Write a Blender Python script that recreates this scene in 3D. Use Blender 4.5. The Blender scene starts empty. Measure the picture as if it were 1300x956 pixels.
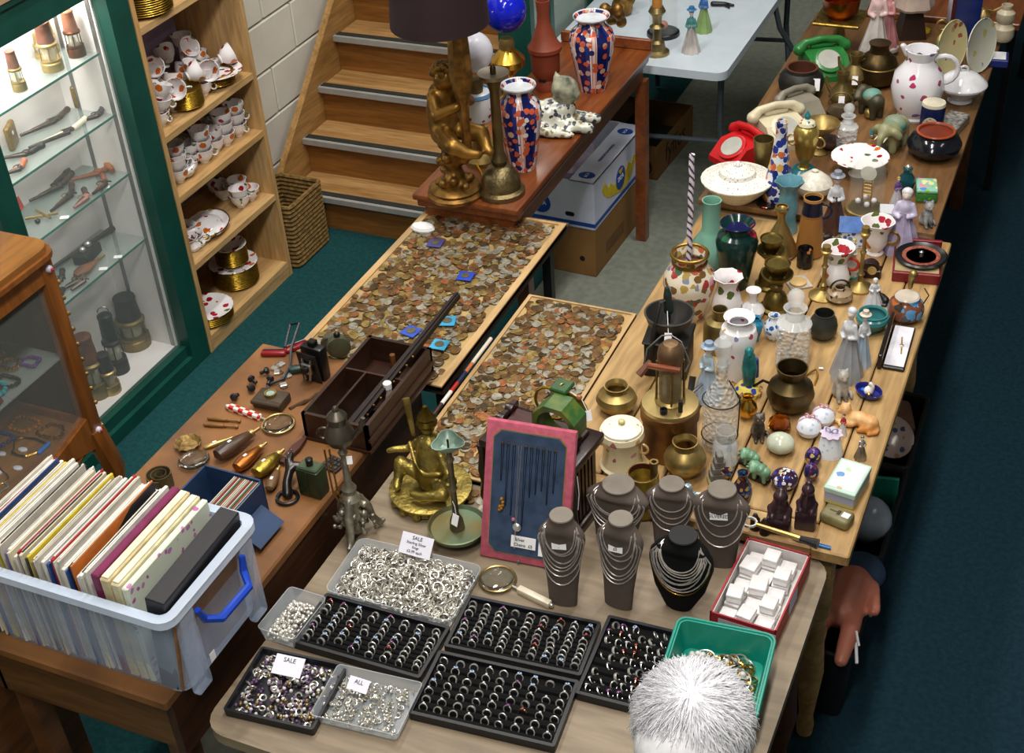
import bpy, bmesh, math, random
from mathutils import Vector, Matrix, Euler
random.seed(7)
RND = random.Random(11)
PI = math.pi
S = bpy.context.scene
C = S.collection
# ---------------------------------------------------------------- camera (solved from the vanishing points of the 1300x956 photo)
F = 1709.2086
RX = Vector((0.91618325, 0.18954652, -0.35310107))
RY = Vector((0.39625952, -0.56012624, 0.72748676))
RZ = Vector((-0.05988859, -0.80643085, -0.58828789))
CAM = Vector((0, 0, 3.0))
cd = bpy.data.cameras.new('camera'); cam = bpy.data.objects.new('camera', cd); C.objects.link(cam)
cam.matrix_world = Matrix(((RX[0], -RX[1], -RX[2], 0), (RY[0], -RY[1], -RY[2], 0), (RZ[0], -RZ[1], -RZ[2], 3.0), (0, 0, 0, 1)))
cd.sensor_fit = 'HORIZONTAL'; cd.sensor_width = 36; cd.lens = F/1300*36; cd.clip_start = .05
S.camera = cam
# ---------------------------------------------------------------- world, lamps, exposure
W = bpy.data.worlds.new('world'); S.world = W; W.use_nodes = True
W.node_tree.nodes['Background'].inputs[0].default_value = (.55, .6, .7, 1)
W.node_tree.nodes['Background'].inputs[1].default_value = .3
S.view_settings.view_transform = 'Standard'; S.view_settings.look = 'None'
S.view_settings.gamma = 1; S.view_settings.use_curve_mapping = False
S.view_settings.exposure = 0.42
def area(name, loc, sx, sy, e, col, rot=(0, 0, 0)):
    l = bpy.data.lights.new(name, 'AREA'); l.shape = 'RECTANGLE'; l.size = sx; l.size_y = sy; l.energy = e; l.color = col
    o = bpy.data.objects.new(name, l); C.objects.link(o); o.location = loc; o.rotation_euler = rot
    return o
LAMPS = [(-2.2, 3.2, 45), (-.7, 2.0, 58), (-.7, 4.6, 38), (1.6, 3.2, 12), (-2.6, 6.6, 16), (-.4, -.2, 60)]
for i, (x, y, e) in enumerate(LAMPS):
    area('tube_light', (x, y, 4.42), .25, 1.4, e, (1, .965, .91))
# ---------------------------------------------------------------- pixel -> place
def ray(u, v):
    d = Vector((u-650, v-478, F)); return Vector((RX.dot(d), RY.dot(d), RZ.dot(d)))
def P(u, v, z):
    d = ray(u, v); return CAM + d*((z-3.0)/d.z)
def PX(u, v, x):
    d = ray(u, v); return CAM + d*(x/d.x)
def PY(u, v, y):
    d = ray(u, v); return CAM + d*(y/d.y)
def cc(p):
    q = Vector(p)-CAM
    return Vector((q.x*RX[0]+q.y*RY[0]+q.z*RZ[0], q.x*RX[1]+q.y*RY[1]+q.z*RZ[1], q.x*RX[2]+q.y*RY[2]+q.z*RZ[2]))
def mpp(p): return cc(p).z/F
def hgt(p, v):
    c = cc(p); V = (v-478)/F
    return (V*c.z-c.y)/(RZ[1]-V*RZ[2])
# ---------------------------------------------------------------- materials
MATS = {}
def hexc(h):
    f = lambda s: ((int(s, 16)/255+.055)/1.055)**2.4 if int(s, 16) > 10 else int(s, 16)/255/12.92
    return (f(h[0:2]), f(h[2:4]), f(h[4:6]), 1)
class NT:
    def __init__(s, name):
        s.m = bpy.data.materials.new(name); s.m.use_nodes = True; s.t = s.m.node_tree
        s.b = s.t.nodes['Principled BSDF']
    def n(s, kind, **kw):
        x = s.t.nodes.new(kind)
        for k, v in kw.items():
            if k[0] == 'i' and k[1:].isdigit(): x.inputs[int(k[1:])].default_value = v
            else: setattr(x, k, v)
        return x
    def l(s, a, b): s.t.links.new(a, b)
    def co(s): return s.n('ShaderNodeTexCoord').outputs['Object']
    def ramp(s, fac, stops, mode='LINEAR'):
        r = s.n('ShaderNodeValToRGB'); r.color_ramp.interpolation = mode
        e = r.color_ramp.elements
        while len(e) < len(stops): e.new(.5)
        for i, (p, c) in enumerate(stops): e[i].position = p; e[i].color = c if len(c) == 4 else (*c, 1)
        s.l(fac, r.inputs[0]); return r.outputs[0]
    def mix(s, fac, a, b, mode='MIX'):
        x = s.n('ShaderNodeMix', data_type='RGBA', blend_type=mode)
        for sock, v in ((x.inputs[0], fac), (x.inputs[6], a), (x.inputs[7], b)):
            if hasattr(v, 'node'): s.l(v, sock)
            else: sock.default_value = v
        return x.outputs[2]
    def bump(s, h, st, d=.005):
        b = s.n('ShaderNodeBump'); b.inputs['Strength'].default_value = st; b.inputs['Distance'].default_value = d
        s.l(h, b.inputs['Height']); s.l(b.outputs[0], s.b.inputs['Normal'])
def mat(h, rough=.45, metal=0, var=.12, sc=14, bump=0, coat=0, h2=None, spec=None, bsc=None):
    """plain or mottled surface: hex colour, second hex for the mottling"""
    key = ('m', h, rough, metal, var, sc, bump, coat, h2, spec, bsc)
    if key in MATS: return MATS[key]
    t = NT('mat_'+h); b = t.b
    c = hexc(h); d = hexc(h2) if h2 else tuple(x*(1-var*2) for x in c[:3])+(1,)
    n = t.n('ShaderNodeTexNoise'); n.inputs['Scale'].default_value = sc; n.inputs['Detail'].default_value = 4
    t.l(t.co(), n.inputs['Vector'])
    t.l(t.ramp(n.outputs['Fac'], [(.38, d), (.62, c)]), b.inputs['Base Color'])
    b.inputs['Roughness'].default_value = rough; b.inputs['Metallic'].default_value = metal
    if spec is not None: b.inputs['Specular IOR Level'].default_value = spec
    if coat: b.inputs['Coat Weight'].default_value = coat; b.inputs['Coat Roughness'].default_value = .08
    if bump:
        n2 = t.n('ShaderNodeTexNoise'); n2.inputs['Scale'].default_value = bsc or sc*3; n2.inputs['Detail'].default_value = 3
        t.l(t.co(), n2.inputs['Vector']); t.bump(n2.outputs['Fac'], bump)
    MATS[key] = t.m; return t.m
def wood(h1, h2, axis='Y', rough=.5, sc=6, stretch=12, coat=0):
    key = ('w', h1, h2, axis, rough, sc, stretch, coat)
    if key in MATS: return MATS[key]
    t = NT('wood_'+h1)
    mp = t.n('ShaderNodeMapping'); s = [stretch]*3; s['XYZ'.index(axis)] = 1
    mp.inputs['Scale'].default_value = s; t.l(t.co(), mp.inputs[0])
    n = t.n('ShaderNodeTexNoise'); n.inputs['Scale'].default_value = sc*.35; n.inputs['Detail'].default_value = 6; n.inputs['Distortion'].default_value = .6
    t.l(mp.outputs[0], n.inputs['Vector'])
    n2 = t.n('ShaderNodeTexNoise'); n2.inputs['Scale'].default_value = sc*1.6; n2.inputs['Detail'].default_value = 5
    t.l(mp.outputs[0], n2.inputs['Vector'])
    a = t.ramp(n.outputs['Fac'], [(.3, hexc(h2)), (.65, hexc(h1))])
    bq = t.ramp(n2.outputs['Fac'], [(.35, (.72, .72, .72)), (.6, (1, 1, 1))])
    t.l(t.mix(1.0, a, bq, 'MULTIPLY'), t.b.inputs['Base Color'])
    t.b.inputs['Roughness'].default_value = rough
    if coat: t.b.inputs['Coat Weight'].default_value = coat; t.b.inputs['Coat Roughness'].default_value = .15
    t.bump(n2.outputs['Fac'], .15, .002); MATS[key] = t.m; return t.m
def floral(base, cols, sc=40, dens=.33, rough=.15, r0=.36):
    """glazed china with scattered round sprigs: voronoi cells, a share of them painted"""
    key = ('f', base, tuple(cols), sc, dens, rough, r0)
    if key in MATS: return MATS[key]
    t = NT('china_'+base)
    nz = t.n('ShaderNodeTexNoise'); nz.inputs['Scale'].default_value = sc*1.3; t.l(t.co(), nz.inputs['Vector'])
    vv = t.n('ShaderNodeVectorMath', operation='MULTIPLY_ADD'); t.l(nz.outputs['Color'], vv.inputs[0]); vv.inputs[1].default_value = (.6/sc,)*3; t.l(t.co(), vv.inputs[2])
    vo = t.n('ShaderNodeTexVoronoi'); vo.inputs['Scale'].default_value = sc; t.l(vv.outputs[0], vo.inputs['Vector'])
    sp = t.n('ShaderNodeSeparateColor'); t.l(vo.outputs['Color'], sp.inputs[0])
    k = len(cols)
    col = t.ramp(sp.outputs[0], [(i/k, hexc(c)) for i, c in enumerate(cols)], 'CONSTANT')
    m1 = t.n('ShaderNodeMath', operation='LESS_THAN'); t.l(vo.outputs['Distance'], m1.inputs[0]); m1.inputs[1].default_value = r0
    m2 = t.n('ShaderNodeMath', operation='LESS_THAN'); t.l(sp.outputs[1], m2.inputs[0]); m2.inputs[1].default_value = dens
    m3 = t.n('ShaderNodeMath', operation='MULTIPLY'); t.l(m1.outputs[0], m3.inputs[0]); t.l(m2.outputs[0], m3.inputs[1])
    t.l(t.mix(m3.outputs[0], hexc(base), col), t.b.inputs['Base Color'])
    t.b.inputs['Roughness'].default_value = rough; MATS[key] = t.m; return t.m
def imari(sc=1.0):
    key = ('imari', sc)
    if key in MATS: return MATS[key]
    t = NT('imari'); co = t.co()
    sx = t.n('ShaderNodeSeparateXYZ'); t.l(co, sx.inputs[0])
    at = t.n('ShaderNodeMath', operation='ARCTAN2'); t.l(sx.outputs[0], at.inputs[0]); t.l(sx.outputs[1], at.inputs[1])
    mu = t.n('ShaderNodeMath', operation='MULTIPLY'); t.l(at.outputs[0], mu.inputs[0]); mu.inputs[1].default_value = 3/PI
    fr = t.n('ShaderNodeMath', operation='FRACT'); t.l(mu.outputs[0], fr.inputs[0])
    panel = t.ramp(fr.outputs[0], [(0, hexc('141c58')), (.5, hexc('ddd0d0')), (.53, hexc('c4583a')), (.57, hexc('dcc4bc')), (.7, hexc('c4583a')), (.74, hexc('e0d8d8')), (.82, hexc('2a3478'))], 'CONSTANT')
    vo = t.n('ShaderNodeTexVoronoi'); vo.inputs['Scale'].default_value = 46*sc; t.l(co, vo.inputs['Vector'])
    sp = t.n('ShaderNodeSeparateColor'); t.l(vo.outputs['Color'], sp.inputs[0])
    flow = t.ramp(sp.outputs[0], [(0, hexc('c85a3a')), (.35, hexc('e6dcdc')), (.6, hexc('1b2668')), (.8, hexc('c9a08c'))], 'CONSTANT')
    m1 = t.n('ShaderNodeMath', operation='LESS_THAN'); t.l(vo.outputs['Distance'], m1.inputs[0]); m1.inputs[1].default_value = .52
    m2 = t.n('ShaderNodeMath', operation='LESS_THAN'); t.l(sp.outputs[1], m2.inputs[0]); m2.inputs[1].default_value = .75
    m3 = t.n('ShaderNodeMath', operation='MULTIPLY'); t.l(m1.outputs[0], m3.inputs[0]); t.l(m2.outputs[0], m3.inputs[1])
    t.l(t.mix(m3.outputs[0], panel, flow), t.b.inputs['Base Color'])
    t.b.inputs['Roughness'].default_value = .16; MATS[key] = t.m; return t.m
def bands(stops, axis=2, length=1.0, rough=.3, metal=0, sc=0, amp=0, mode='CONSTANT'):
    """colour bands along a local axis"""
    key = ('b', tuple(stops), axis, round(length, 4), rough, metal, mode)
    if key in MATS: return MATS[key]
    t = NT('bands'); sx = t.n('ShaderNodeSeparateXYZ'); t.l(t.co(), sx.inputs[0])
    d = t.n('ShaderNodeMath', operation='DIVIDE'); t.l(sx.outputs[axis], d.inputs[0]); d.inputs[1].default_value = length
    t.l(t.ramp(d.outputs[0], [(p, hexc(h)) for p, h in stops], mode), t.b.inputs['Base Color'])
    t.b.inputs['Roughness'].default_value = rough; t.b.inputs['Metallic'].default_value = metal
    MATS[key] = t.m; return t.m
def checker(a, b, sc, rough=.3):
    key = ('c', a, b, sc)
    if key in MATS: return MATS[key]
    t = NT('checker'); c = t.n('ShaderNodeTexChecker'); c.inputs['Scale'].default_value = sc
    c.inputs['Color1'].default_value = hexc(a); c.inputs['Color2'].default_value = hexc(b)
    t.l(t.co(), c.inputs['Vector']); t.l(c.outputs[0], t.b.inputs['Base Color']); t.b.inputs['Roughness'].default_value = rough
    MATS[key] = t.m; return t.m
def thin(h, clear, rough=.08, key0='thin', facets=0):
    """thin clear sheet or plastic: part see-through, part coloured, with a gloss"""
    key = (key0, h, clear, rough, facets)
    if key in MATS: return MATS[key]
    t = NT('thin_'+h); t.b.inputs['Base Color'].default_value = hexc(h); t.b.inputs['Roughness'].default_value = rough
    if facets:
        vo = t.n('ShaderNodeTexVoronoi'); vo.inputs['Scale'].default_value = facets; t.l(t.co(), vo.inputs['Vector']); t.bump(vo.outputs['Distance'], 1, .01); t.b.inputs['Specular IOR Level'].default_value = .9
    tr = t.n('ShaderNodeBsdfTransparent'); mx = t.n('ShaderNodeMixShader'); mx.inputs[0].default_value = 1-clear
    t.l(tr.outputs[0], mx.inputs[1]); t.l(t.b.outputs[0], mx.inputs[2])
    t.l(mx.outputs[0], t.t.nodes['Material Output'].inputs['Surface']); MATS[key] = t.m; return t.m
def glass(h='f4f8f8', rough=.02, ior=1.45):
    key = ('g', h, rough, ior)
    if key in MATS: return MATS[key]
    t = NT('glass_'+h); b = t.b; b.inputs['Base Color'].default_value = hexc(h); b.inputs['Roughness'].default_value = rough
    b.inputs['Transmission Weight'].default_value = 1; b.inputs['IOR'].default_value = ior; MATS[key] = t.m; return t.m
def glow(h, e):
    key = ('e', h, e)
    if key in MATS: return MATS[key]
    t = NT('glow_'+h); t.b.inputs['Base Color'].default_value = hexc(h); t.b.inputs['Emission Color'].default_value = hexc(h); t.b.inputs['Emission Strength'].default_value = e
    MATS[key] = t.m; return t.m
BRASS = mat('b89e62', .4, .85, .18, 18); OLDBRASS = mat('8a7648', .48, .85, .2, 20); DBRASS = mat('9a8654', .45, .85, .22, 16)
GILT = mat('a67c40', .42, .85, .3, 25, bump=.2); GOLD = mat('d8ab48', .25, 1, .08); SILVER = mat('e2e0dc', .3, .85, .1, 30)
PEWTER = mat('a8a292', .45, .8, .25, 25); STEEL = mat('b0b2b4', .3, 1, .08); IRON = mat('33322f', .55, .5, .25, 20, bump=.2)
COPPER = mat('7a4a2c', .4, 1, .3, 14); WHITE = mat('f2f0f0', .14, 0, .02); BONE = mat('e8dfc8', .35, 0, .05); BLACK = mat('131214', .35, 0, .1)
PAPER = mat('f3f3f6', .7, 0, .02); VELBLK = mat('0b0b0d', .9, 0, .1, 40, spec=.2); BRONZE = mat('4b3f2c', .45, .9, .3, 22); INK = mat('1a1a22', .8, 0, 0)
# ---------------------------------------------------------------- mesh pieces: (verts, faces)
def lathe(pr, n=20, lobes=0, amp=0, lz=.6):
    v, f = [], []; zs = [p[1] for p in pr]; z0, z1 = min(zs), max(zs)
    for r, z in pr:
        for i in range(n):
            a = 2*PI*i/n; k = 1
            if lobes:
                w = max(0, ((z-z0)/(z1-z0+1e-9)-lz)/(1-lz+1e-9)) if lz >= 0 else 1
                k = 1+amp*w*math.cos(lobes*a)
            v.append((r*k*math.cos(a), r*k*math.sin(a), z))
    for j in range(len(pr)-1):
        for i in range(n):
            q = (i+1) % n; f.append((j*n+i, j*n+q, (j+1)*n+q, (j+1)*n+i))
    f.append(tuple(range(n-1, -1, -1))); b = (len(pr)-1)*n; f.append(tuple(b+i for i in range(n)))
    return v, f
def box(x0, x1, y0, y1, z0, z1):
    v = [(x, y, z) for z in (z0, z1) for y in (y0, y1) for x in (x0, x1)]
    return v, [(0, 2, 3, 1), (4, 5, 7, 6), (0, 1, 5, 4), (1, 3, 7, 5), (3, 2, 6, 7), (2, 0, 4, 6)]
def bbox(sx, sy, sz, b=.003, seg=1, c=(0, 0, 0)):
    bm = bmesh.new(); vv, ff = box(-sx/2+c[0], sx/2+c[0], -sy/2+c[1], sy/2+c[1], c[2], c[2]+sz)
    vs = [bm.verts.new(p) for p in vv]
    for q in ff: bm.faces.new([vs[i] for i in q])
    bmesh.ops.bevel(bm, geom=bm.edges[:], offset=min(b, .45*min(sx, sy, sz)), segments=seg, affect='EDGES', profile=.5)
    bm.verts.index_update(); out = [tuple(p.co) for p in bm.verts], [tuple(p.index for p in q.verts) for q in bm.faces]
    bm.free(); return out
def xf(m, loc=(0, 0, 0), rot=(0, 0, 0), sc=(1, 1, 1)):
    if not hasattr(sc, '__len__'): sc = (sc,)*3
    M = Matrix.LocRotScale(Vector(loc), Euler(rot), Vector(sc)); return [tuple(M @ Vector(p)) for p in m[0]], m[1]
def join(*ms):
    v, f = [], []
    for m in ms:
        o = len(v); v += list(m[0]); f += [tuple(i+o for i in q) for q in m[1]]
    return v, f
def ball(r=1, c=(0, 0, 0), nu=14, nv=8, sc=(1, 1, 1)):
    pr = [(max(1e-4, r*math.sin(PI*k/nv)), -r*math.cos(PI*k/nv)) for k in range(nv+1)]
    return xf(lathe(pr, nu), c, (0, 0, 0), sc)
def tube(pts, r, n=8, closed=False):
    pts = [Vector(p) for p in pts]; k = len(pts); rs = r if hasattr(r, '__len__') else [r]*k
    v, f = [], []; up = None
    for i, p in enumerate(pts):
        a = pts[(i-1) % k] if (closed or i) else p; b = pts[(i+1) % k] if (closed or i < k-1) else p
        d = (b-a).normalized() if (b-a).length > 1e-9 else Vector((0, 0, 1))
        if up is None: up = Vector((0, 0, 1)) if abs(d.z) < .9 else Vector((1, 0, 0))
        s = d.cross(up)
        if s.length < 1e-6: s = d.cross(Vector((.3, 1, .2)))
        s.normalize(); t = s.cross(d).normalized(); up = t
        for j in range(n):
            q = 2*PI*j/n; v.append(tuple(p+s*(rs[i]*math.cos(q))+t*(rs[i]*math.sin(q))))
    for i in range(k if closed else k-1):
        for j in range(n):
            q = (j+1) % n; ii = (i+1) % k; f.append((i*n+j, i*n+q, ii*n+q, ii*n+j))
    if not closed: f += [tuple(range(n-1, -1, -1)), tuple((k-1)*n+j for j in range(n))]
    return v, f
def torus(R, r, n=20, m=8, c=(0, 0, 0), rot=(0, 0, 0), a0=0, a1=2*PI):
    full = a1-a0 > 6.28; k = n if full else n+1
    return xf(tube([(R*math.cos(a0+(a1-a0)*i/n), R*math.sin(a0+(a1-a0)*i/n), 0) for i in range(k)], r, m, full), c, rot)
def prism(poly, h, z=0):
    n = len(poly); v = [(x, y, z) for x, y in poly]+[(x, y, z+h) for x, y in poly]
    return v, [tuple(range(n-1, -1, -1)), tuple(range(n, 2*n))]+[(i, (i+1) % n, n+(i+1) % n, n+i) for i in range(n)]
def rrect(sx, sy, r, k=4):
    o = []
    for cx, cy, a in ((sx/2-r, sy/2-r, 0), (-sx/2+r, sy/2-r, PI/2), (-sx/2+r, -sy/2+r, PI), (sx/2-r, -sy/2+r, 1.5*PI)):
        o += [(cx+r*math.cos(a+PI/2*i/k), cy+r*math.sin(a+PI/2*i/k)) for i in range(k+1)]
    return o
def tray(sx, sy, h, r, t, flare=0):
    """open box with rounded corners and real wall thickness"""
    rings = [(rrect(sx-2*flare, sy-2*flare, r), 0), (rrect(sx, sy, r), h), (rrect(sx-2*t, sy-2*t, max(r-t, .001)), h), (rrect(sx-2*flare-2*t, sy-2*flare-2*t, max(r-t, .001)), t)]
    n = len(rings[0][0]); v = [(x, y, z) for q, z in rings for x, y in q]
    f = [tuple(range(n-1, -1, -1)), tuple(range(3*n, 4*n))]
    for k in range(3): f += [(k*n+i, k*n+(i+1) % n, (k+1)*n+(i+1) % n, (k+1)*n+i) for i in range(n)]
    return v, f
def mesh(name, m, smooth=35):
    me = bpy.data.meshes.new(name); me.from_pydata(m[0], [], m[1]); me.update()
    if smooth:
        me.polygons.foreach_set('use_smooth', [True]*len(me.polygons)); me.set_sharp_from_angle(angle=math.radians(smooth))
    return me
def blob(chains, vox=.02, it=2):
    """one continuous skin over tapered limbs: each chain is a list of (x,y,z,r)"""
    ms = []
    for ch in chains:
        for i, a in enumerate(ch):
            ms.append(ball(a[3], a[:3], 12, 8))
            if i:
                b = ch[i-1]
                if (Vector(a[:3])-Vector(b[:3])).length > 1e-5: ms.append(tube([b[:3], a[:3]], [b[3], a[3]], 12))
    me = bpy.data.meshes.new('tmp'); j = join(*ms); me.from_pydata(j[0], [], j[1])
    o = bpy.data.objects.new('tmp', me); C.objects.link(o)
    r = o.modifiers.new('r', 'REMESH'); r.mode = 'VOXEL'; r.voxel_size = vox
    sm = o.modifiers.new('s', 'SMOOTH'); sm.iterations = it; sm.factor = .5
    dg = bpy.context.evaluated_depsgraph_get(); ev = o.evaluated_get(dg); em = ev.to_mesh()
    out = [tuple(p.co) for p in em.vertices], [tuple(p.vertices) for p in em.polygons]
    ev.to_mesh_clear(); bpy.data.objects.remove(o); bpy.data.meshes.remove(me)
    return out
# ---------------------------------------------------------------- things and parts
def tag(o, label=None, cat=None, group=None, kind=None):
    if label: o['label'] = label
    if cat: o['category'] = cat
    if group: o['group'] = group
    if kind: o['kind'] = kind
    return o
def obj(name, m, ma, parent=None, loc=(0, 0, 0), rot=(0, 0, 0), smooth=35):
    me = m if isinstance(m, bpy.types.Mesh) else mesh(name, m, smooth)
    if ma and not me.materials: me.materials.append(ma)
    o = bpy.data.objects.new(name, me); C.objects.link(o); o.parent = parent; o.location = loc; o.rotation_euler = rot
    return o
def thing(name, label, cat, loc, rz=0, group=None):
    o = bpy.data.objects.new(name, None); C.objects.link(o); o.location = loc; o.rotation_euler = (0, 0, rz) if not hasattr(rz, '__len__') else rz
    o.empty_display_size = .02
    return tag(o, label, cat, group)
def one(name, label, cat, m, ma, loc, rot=(0, 0, 0), group=None, smooth=35):
    if not hasattr(rot, '__len__'): rot = (0, 0, rot)
    return tag(obj(name, m, ma, None, loc, rot, smooth), label, cat, group)
def struct(name, m, ma, loc=(0, 0, 0), rot=(0, 0, 0), parent=None, smooth=35):
    o = obj(name, m, ma, parent, loc, rot, smooth)
    if not parent: o['kind'] = 'structure'
    return o
def copy_tree(o, parent=None):
    c = o.copy(); C.objects.link(c); c.parent = parent
    for ch in o.children: copy_tree(ch, c)
    return c
def prof(pr, R, H): return [(max(r*R, 1e-4), z*H) for r, z in pr]
def hollow(pr, R, H, t=.06, fl=.08):
    o = prof(pr, R, H); tt = t*R
    inn = [(max(r-tt, .002), max(z, fl*H)) for r, z in reversed(o) if z > fl*H]
    return o+inn+[(.001, fl*H)]
PR = dict(
    baluster=[(.48, 0), (.5, .03), (.62, .2), (.85, .45), (1, .68), (.93, .79), (.6, .88), (.52, .93), (.66, 1)],
    bulb=[(.42, 0), (.45, .03), (.85, .25), (1, .45), (.88, .65), (.5, .82), (.45, .9), (.58, 1)],
    lota=[(.5, 0), (.55, .03), (.9, .28), (1, .48), (.88, .66), (.52, .8), (.48, .88), (.6, 1)],
    bottle=[(.7, 0), (.95, .08), (1, .25), (.8, .42), (.4, .56), (.3, .65), (.28, .95), (.34, 1)],
    cone=[(.8, 0), (1, .04), (1, .12), (.5, .5), (.24, .68), (.2, .8), (.32, .92), (.4, .95), (.36, 1)],
    cyl=[(.92, 0), (1, .03), (1, .97), (.97, 1)],
    cup=[(.42, 0), (.45, .05), (.42, .1), (.7, .3), (.9, .6), (.94, .85), (1, 1)],
    bowl=[(.45, 0), (.47, .06), (.8, .3), (1, .65), (.95, .82), (.82, .9), (.88, 1)],
    potb=[(.55, 0), (.6, .02), (.95, .25), (1, .5), (.9, .75), (.72, .88), (.7, 1)],
    shoulder=[(.6, 0), (.62, .03), (.72, .2), (.95, .6), (1, .72), (.9, .82), (.6, .88), (.55, .92), (.82, 1)],
    flare=[(.7, 0), (.75, .03), (.95, .2), (1, .38), (.8, .6), (.62, .75), (.7, .88), (.95, 1)],
    jug=[(.9, 0), (1, .03), (.98, .15), (.72, .75), (.66, .85), (.68, 1)],
    stick=[(1, 0), (1, .03), (.8, .05), (.5, .09), (.22, .13), (.18, .2), (.3, .24), (.16, .28), (.15, .55), (.26, .6), (.15, .64), (.15, .8), (.28, .84), (.4, .9), (.3, .92), (.3, 1)],
    dome=[(1, 0), (1, .6), (.92, .78), (.7, .92), (.35, .99), (.001, 1)],
)
def base(u, v, vt, w, z):
    p = P(u, v, z); h = hgt(p, vt); q = p+Vector((0, 0, h*.5)); return p, h, w*.5*mpp(q)
def pot(name, label, cat, u, v, vt, w, pr, ma, z, n=24, open_=True, lobes=0, amp=0, lz=.6, rz=0, group=None, t=.06):
    """a turned vessel standing at pixel (u,v), mouth centre at pixel height vt, greatest width w pixels -> (object, radius, height)"""
    p, h, R = base(u, v, vt, w, z); pr = PR[pr] if isinstance(pr, str) else pr
    o = one(name, label, cat, lathe(hollow(pr, R, h, t) if open_ else prof(pr, R, h), n, lobes, amp, lz), ma, p, (0, 0, rz), group)
    return o, R, h
def price_tag(par, loc, rz=0, s=.014, tilt=1.2):
    obj('price_tag', xf(bbox(s, s*.06, s*1.5, .0005), (0, 0, -s*1.5)), PAPER, par, loc, (tilt-PI/2, 0, rz), 0)
def text(body, size, par, loc, rot, ma, name='lettering', ext=.0003, align='CENTER'):
    cu = bpy.data.curves.new(name, 'FONT'); cu.body = body; cu.size = size; cu.extrude = ext; cu.align_x = align; cu.align_y = 'CENTER'; cu.resolution_u = 2
    o = bpy.data.objects.new('tmp', cu); C.objects.link(o)
    dg = bpy.context.evaluated_depsgraph_get(); me = bpy.data.meshes.new_from_object(o.evaluated_get(dg)); bpy.data.objects.remove(o)
    me.materials.clear(); me.materials.append(ma)
    q = bpy.data.objects.new(name, me); C.objects.link(q); q.parent = par; q.location = loc; q.rotation_euler = rot; return q
# ================================================================ THE SETTING
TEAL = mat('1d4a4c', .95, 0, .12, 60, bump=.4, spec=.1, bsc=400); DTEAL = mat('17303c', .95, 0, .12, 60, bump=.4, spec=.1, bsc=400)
LINO = mat('868d82', .6, 0, .1, 30, h2='7a7e74')
struct('floor', box(-1.95, -.75, -1.5, 9, -.1, 0), LINO)
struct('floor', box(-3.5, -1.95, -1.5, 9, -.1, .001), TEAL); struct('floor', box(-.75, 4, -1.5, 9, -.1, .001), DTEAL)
WALLP = mat('dedbd0', .8, 0, .04, 5)
wl = struct('wall_left', box(-3.6, -3.352, -1.5, 9, 0, 4.6), mat('b9b6aa', .9, 0, .05))
blk = mesh('block', bbox(.016, .43, .206, .004, 1), 0)
for j in range(12):
    for i in range(5):
        y = 4.02+i*.44+(.22 if j % 2 else 0); obj('block', blk, WALLP, wl, (-3.346, y, .02+j*.216))
struct('wall_back', box(-3.6, 4, 9, 9.15, 0, 4.6), mat('6f6f66', .9)); struct('wall_right', box(4, 4.15, -1.5, 9.15, 0, 4.6), mat('a8a89c', .9))
struct('wall_front', box(-3.6, 4.15, -1.65, -1.5, 0, 4.6), mat('a8a89c', .9)); struct('ceiling', box(-3.6, 4.15, -1.65, 9.15, 4.6, 4.7), mat('d8d6cc', .9))
for i, (x, y, e) in enumerate(LAMPS):
    t = thing('ceiling_light', 'white fluorescent batten fitting fixed to the ceiling', 'light', (x, y, 4.46), 0, 'ceiling battens')
    obj('housing', bbox(.3, 1.5, .1, .01, 1, (0, 0, .02)), mat('e8e8e4', .5), t); obj('tube', tube([(-.06, -.7, .0), (-.06, .7, .0)], .014), glow('fff4e0', 3), t); obj('tube', tube([(.06, -.7, .0), (.06, .7, .0)], .014), glow('fff4e0', 3), t)
# ---- stairs
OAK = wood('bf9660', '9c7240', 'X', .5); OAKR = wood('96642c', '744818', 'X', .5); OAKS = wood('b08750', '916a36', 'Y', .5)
st = thing('staircase', 'pine staircase with metal-edged treads climbing beside the white block wall', 'stairs', (-2.76, 4.45, 0))
for k in range(1, 9):
    y = .02+(k-1)*.187; z = .17*k
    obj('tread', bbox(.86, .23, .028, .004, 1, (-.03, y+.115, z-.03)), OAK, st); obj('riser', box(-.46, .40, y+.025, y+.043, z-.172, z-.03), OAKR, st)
    n = obj('nosing', box(-.46, .40, y-.006, y+.05, z-.022, z+.003), mat('b6b6b4', .4, .35, .06), st)
    obj('grip_strip', box(-.455, .395, y+.012, y+.045, z+.003, z+.006), mat('22241f', .8), n)
def slope_board(x): return [(x+dx, y, z) for dx in (0, .03) for y, z in ((-.02, 0), (.25, 0), (1.7, 1.32), (1.5, 1.62), (-.02, .24))], [(0, 1, 2, 3, 4), (9, 8, 7, 6, 5)]+[(i, 5+i, 5+(i+1) % 5, (i+1) % 5) for i in range(5)]
obj('stringer', slope_board(-.492), OAKS, st, smooth=0); obj('stringer', slope_board(.402), OAKS, st, smooth=0)
# ---- wicker basket
WICK = mat('8a6a34', .8, 0, .3, 60, bump=.6)
wb = thing('wicker_basket', 'tall rectangular wicker basket between the china bookcase and the stairs', 'basket', (-3.10, 4.27, .0))
for k in range(15):
    h = .02*k; q = rrect(.22, .26, .02, 2); obj('wicker_band', tube([(x, y, h+.012+.002*(i % 2)) for i, (x, y) in enumerate(q)], .0105, 6, True), WICK, wb)
obj('basket_bottom', box(-.1, .1, -.12, .12, .002, .01), WICK, wb)
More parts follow.
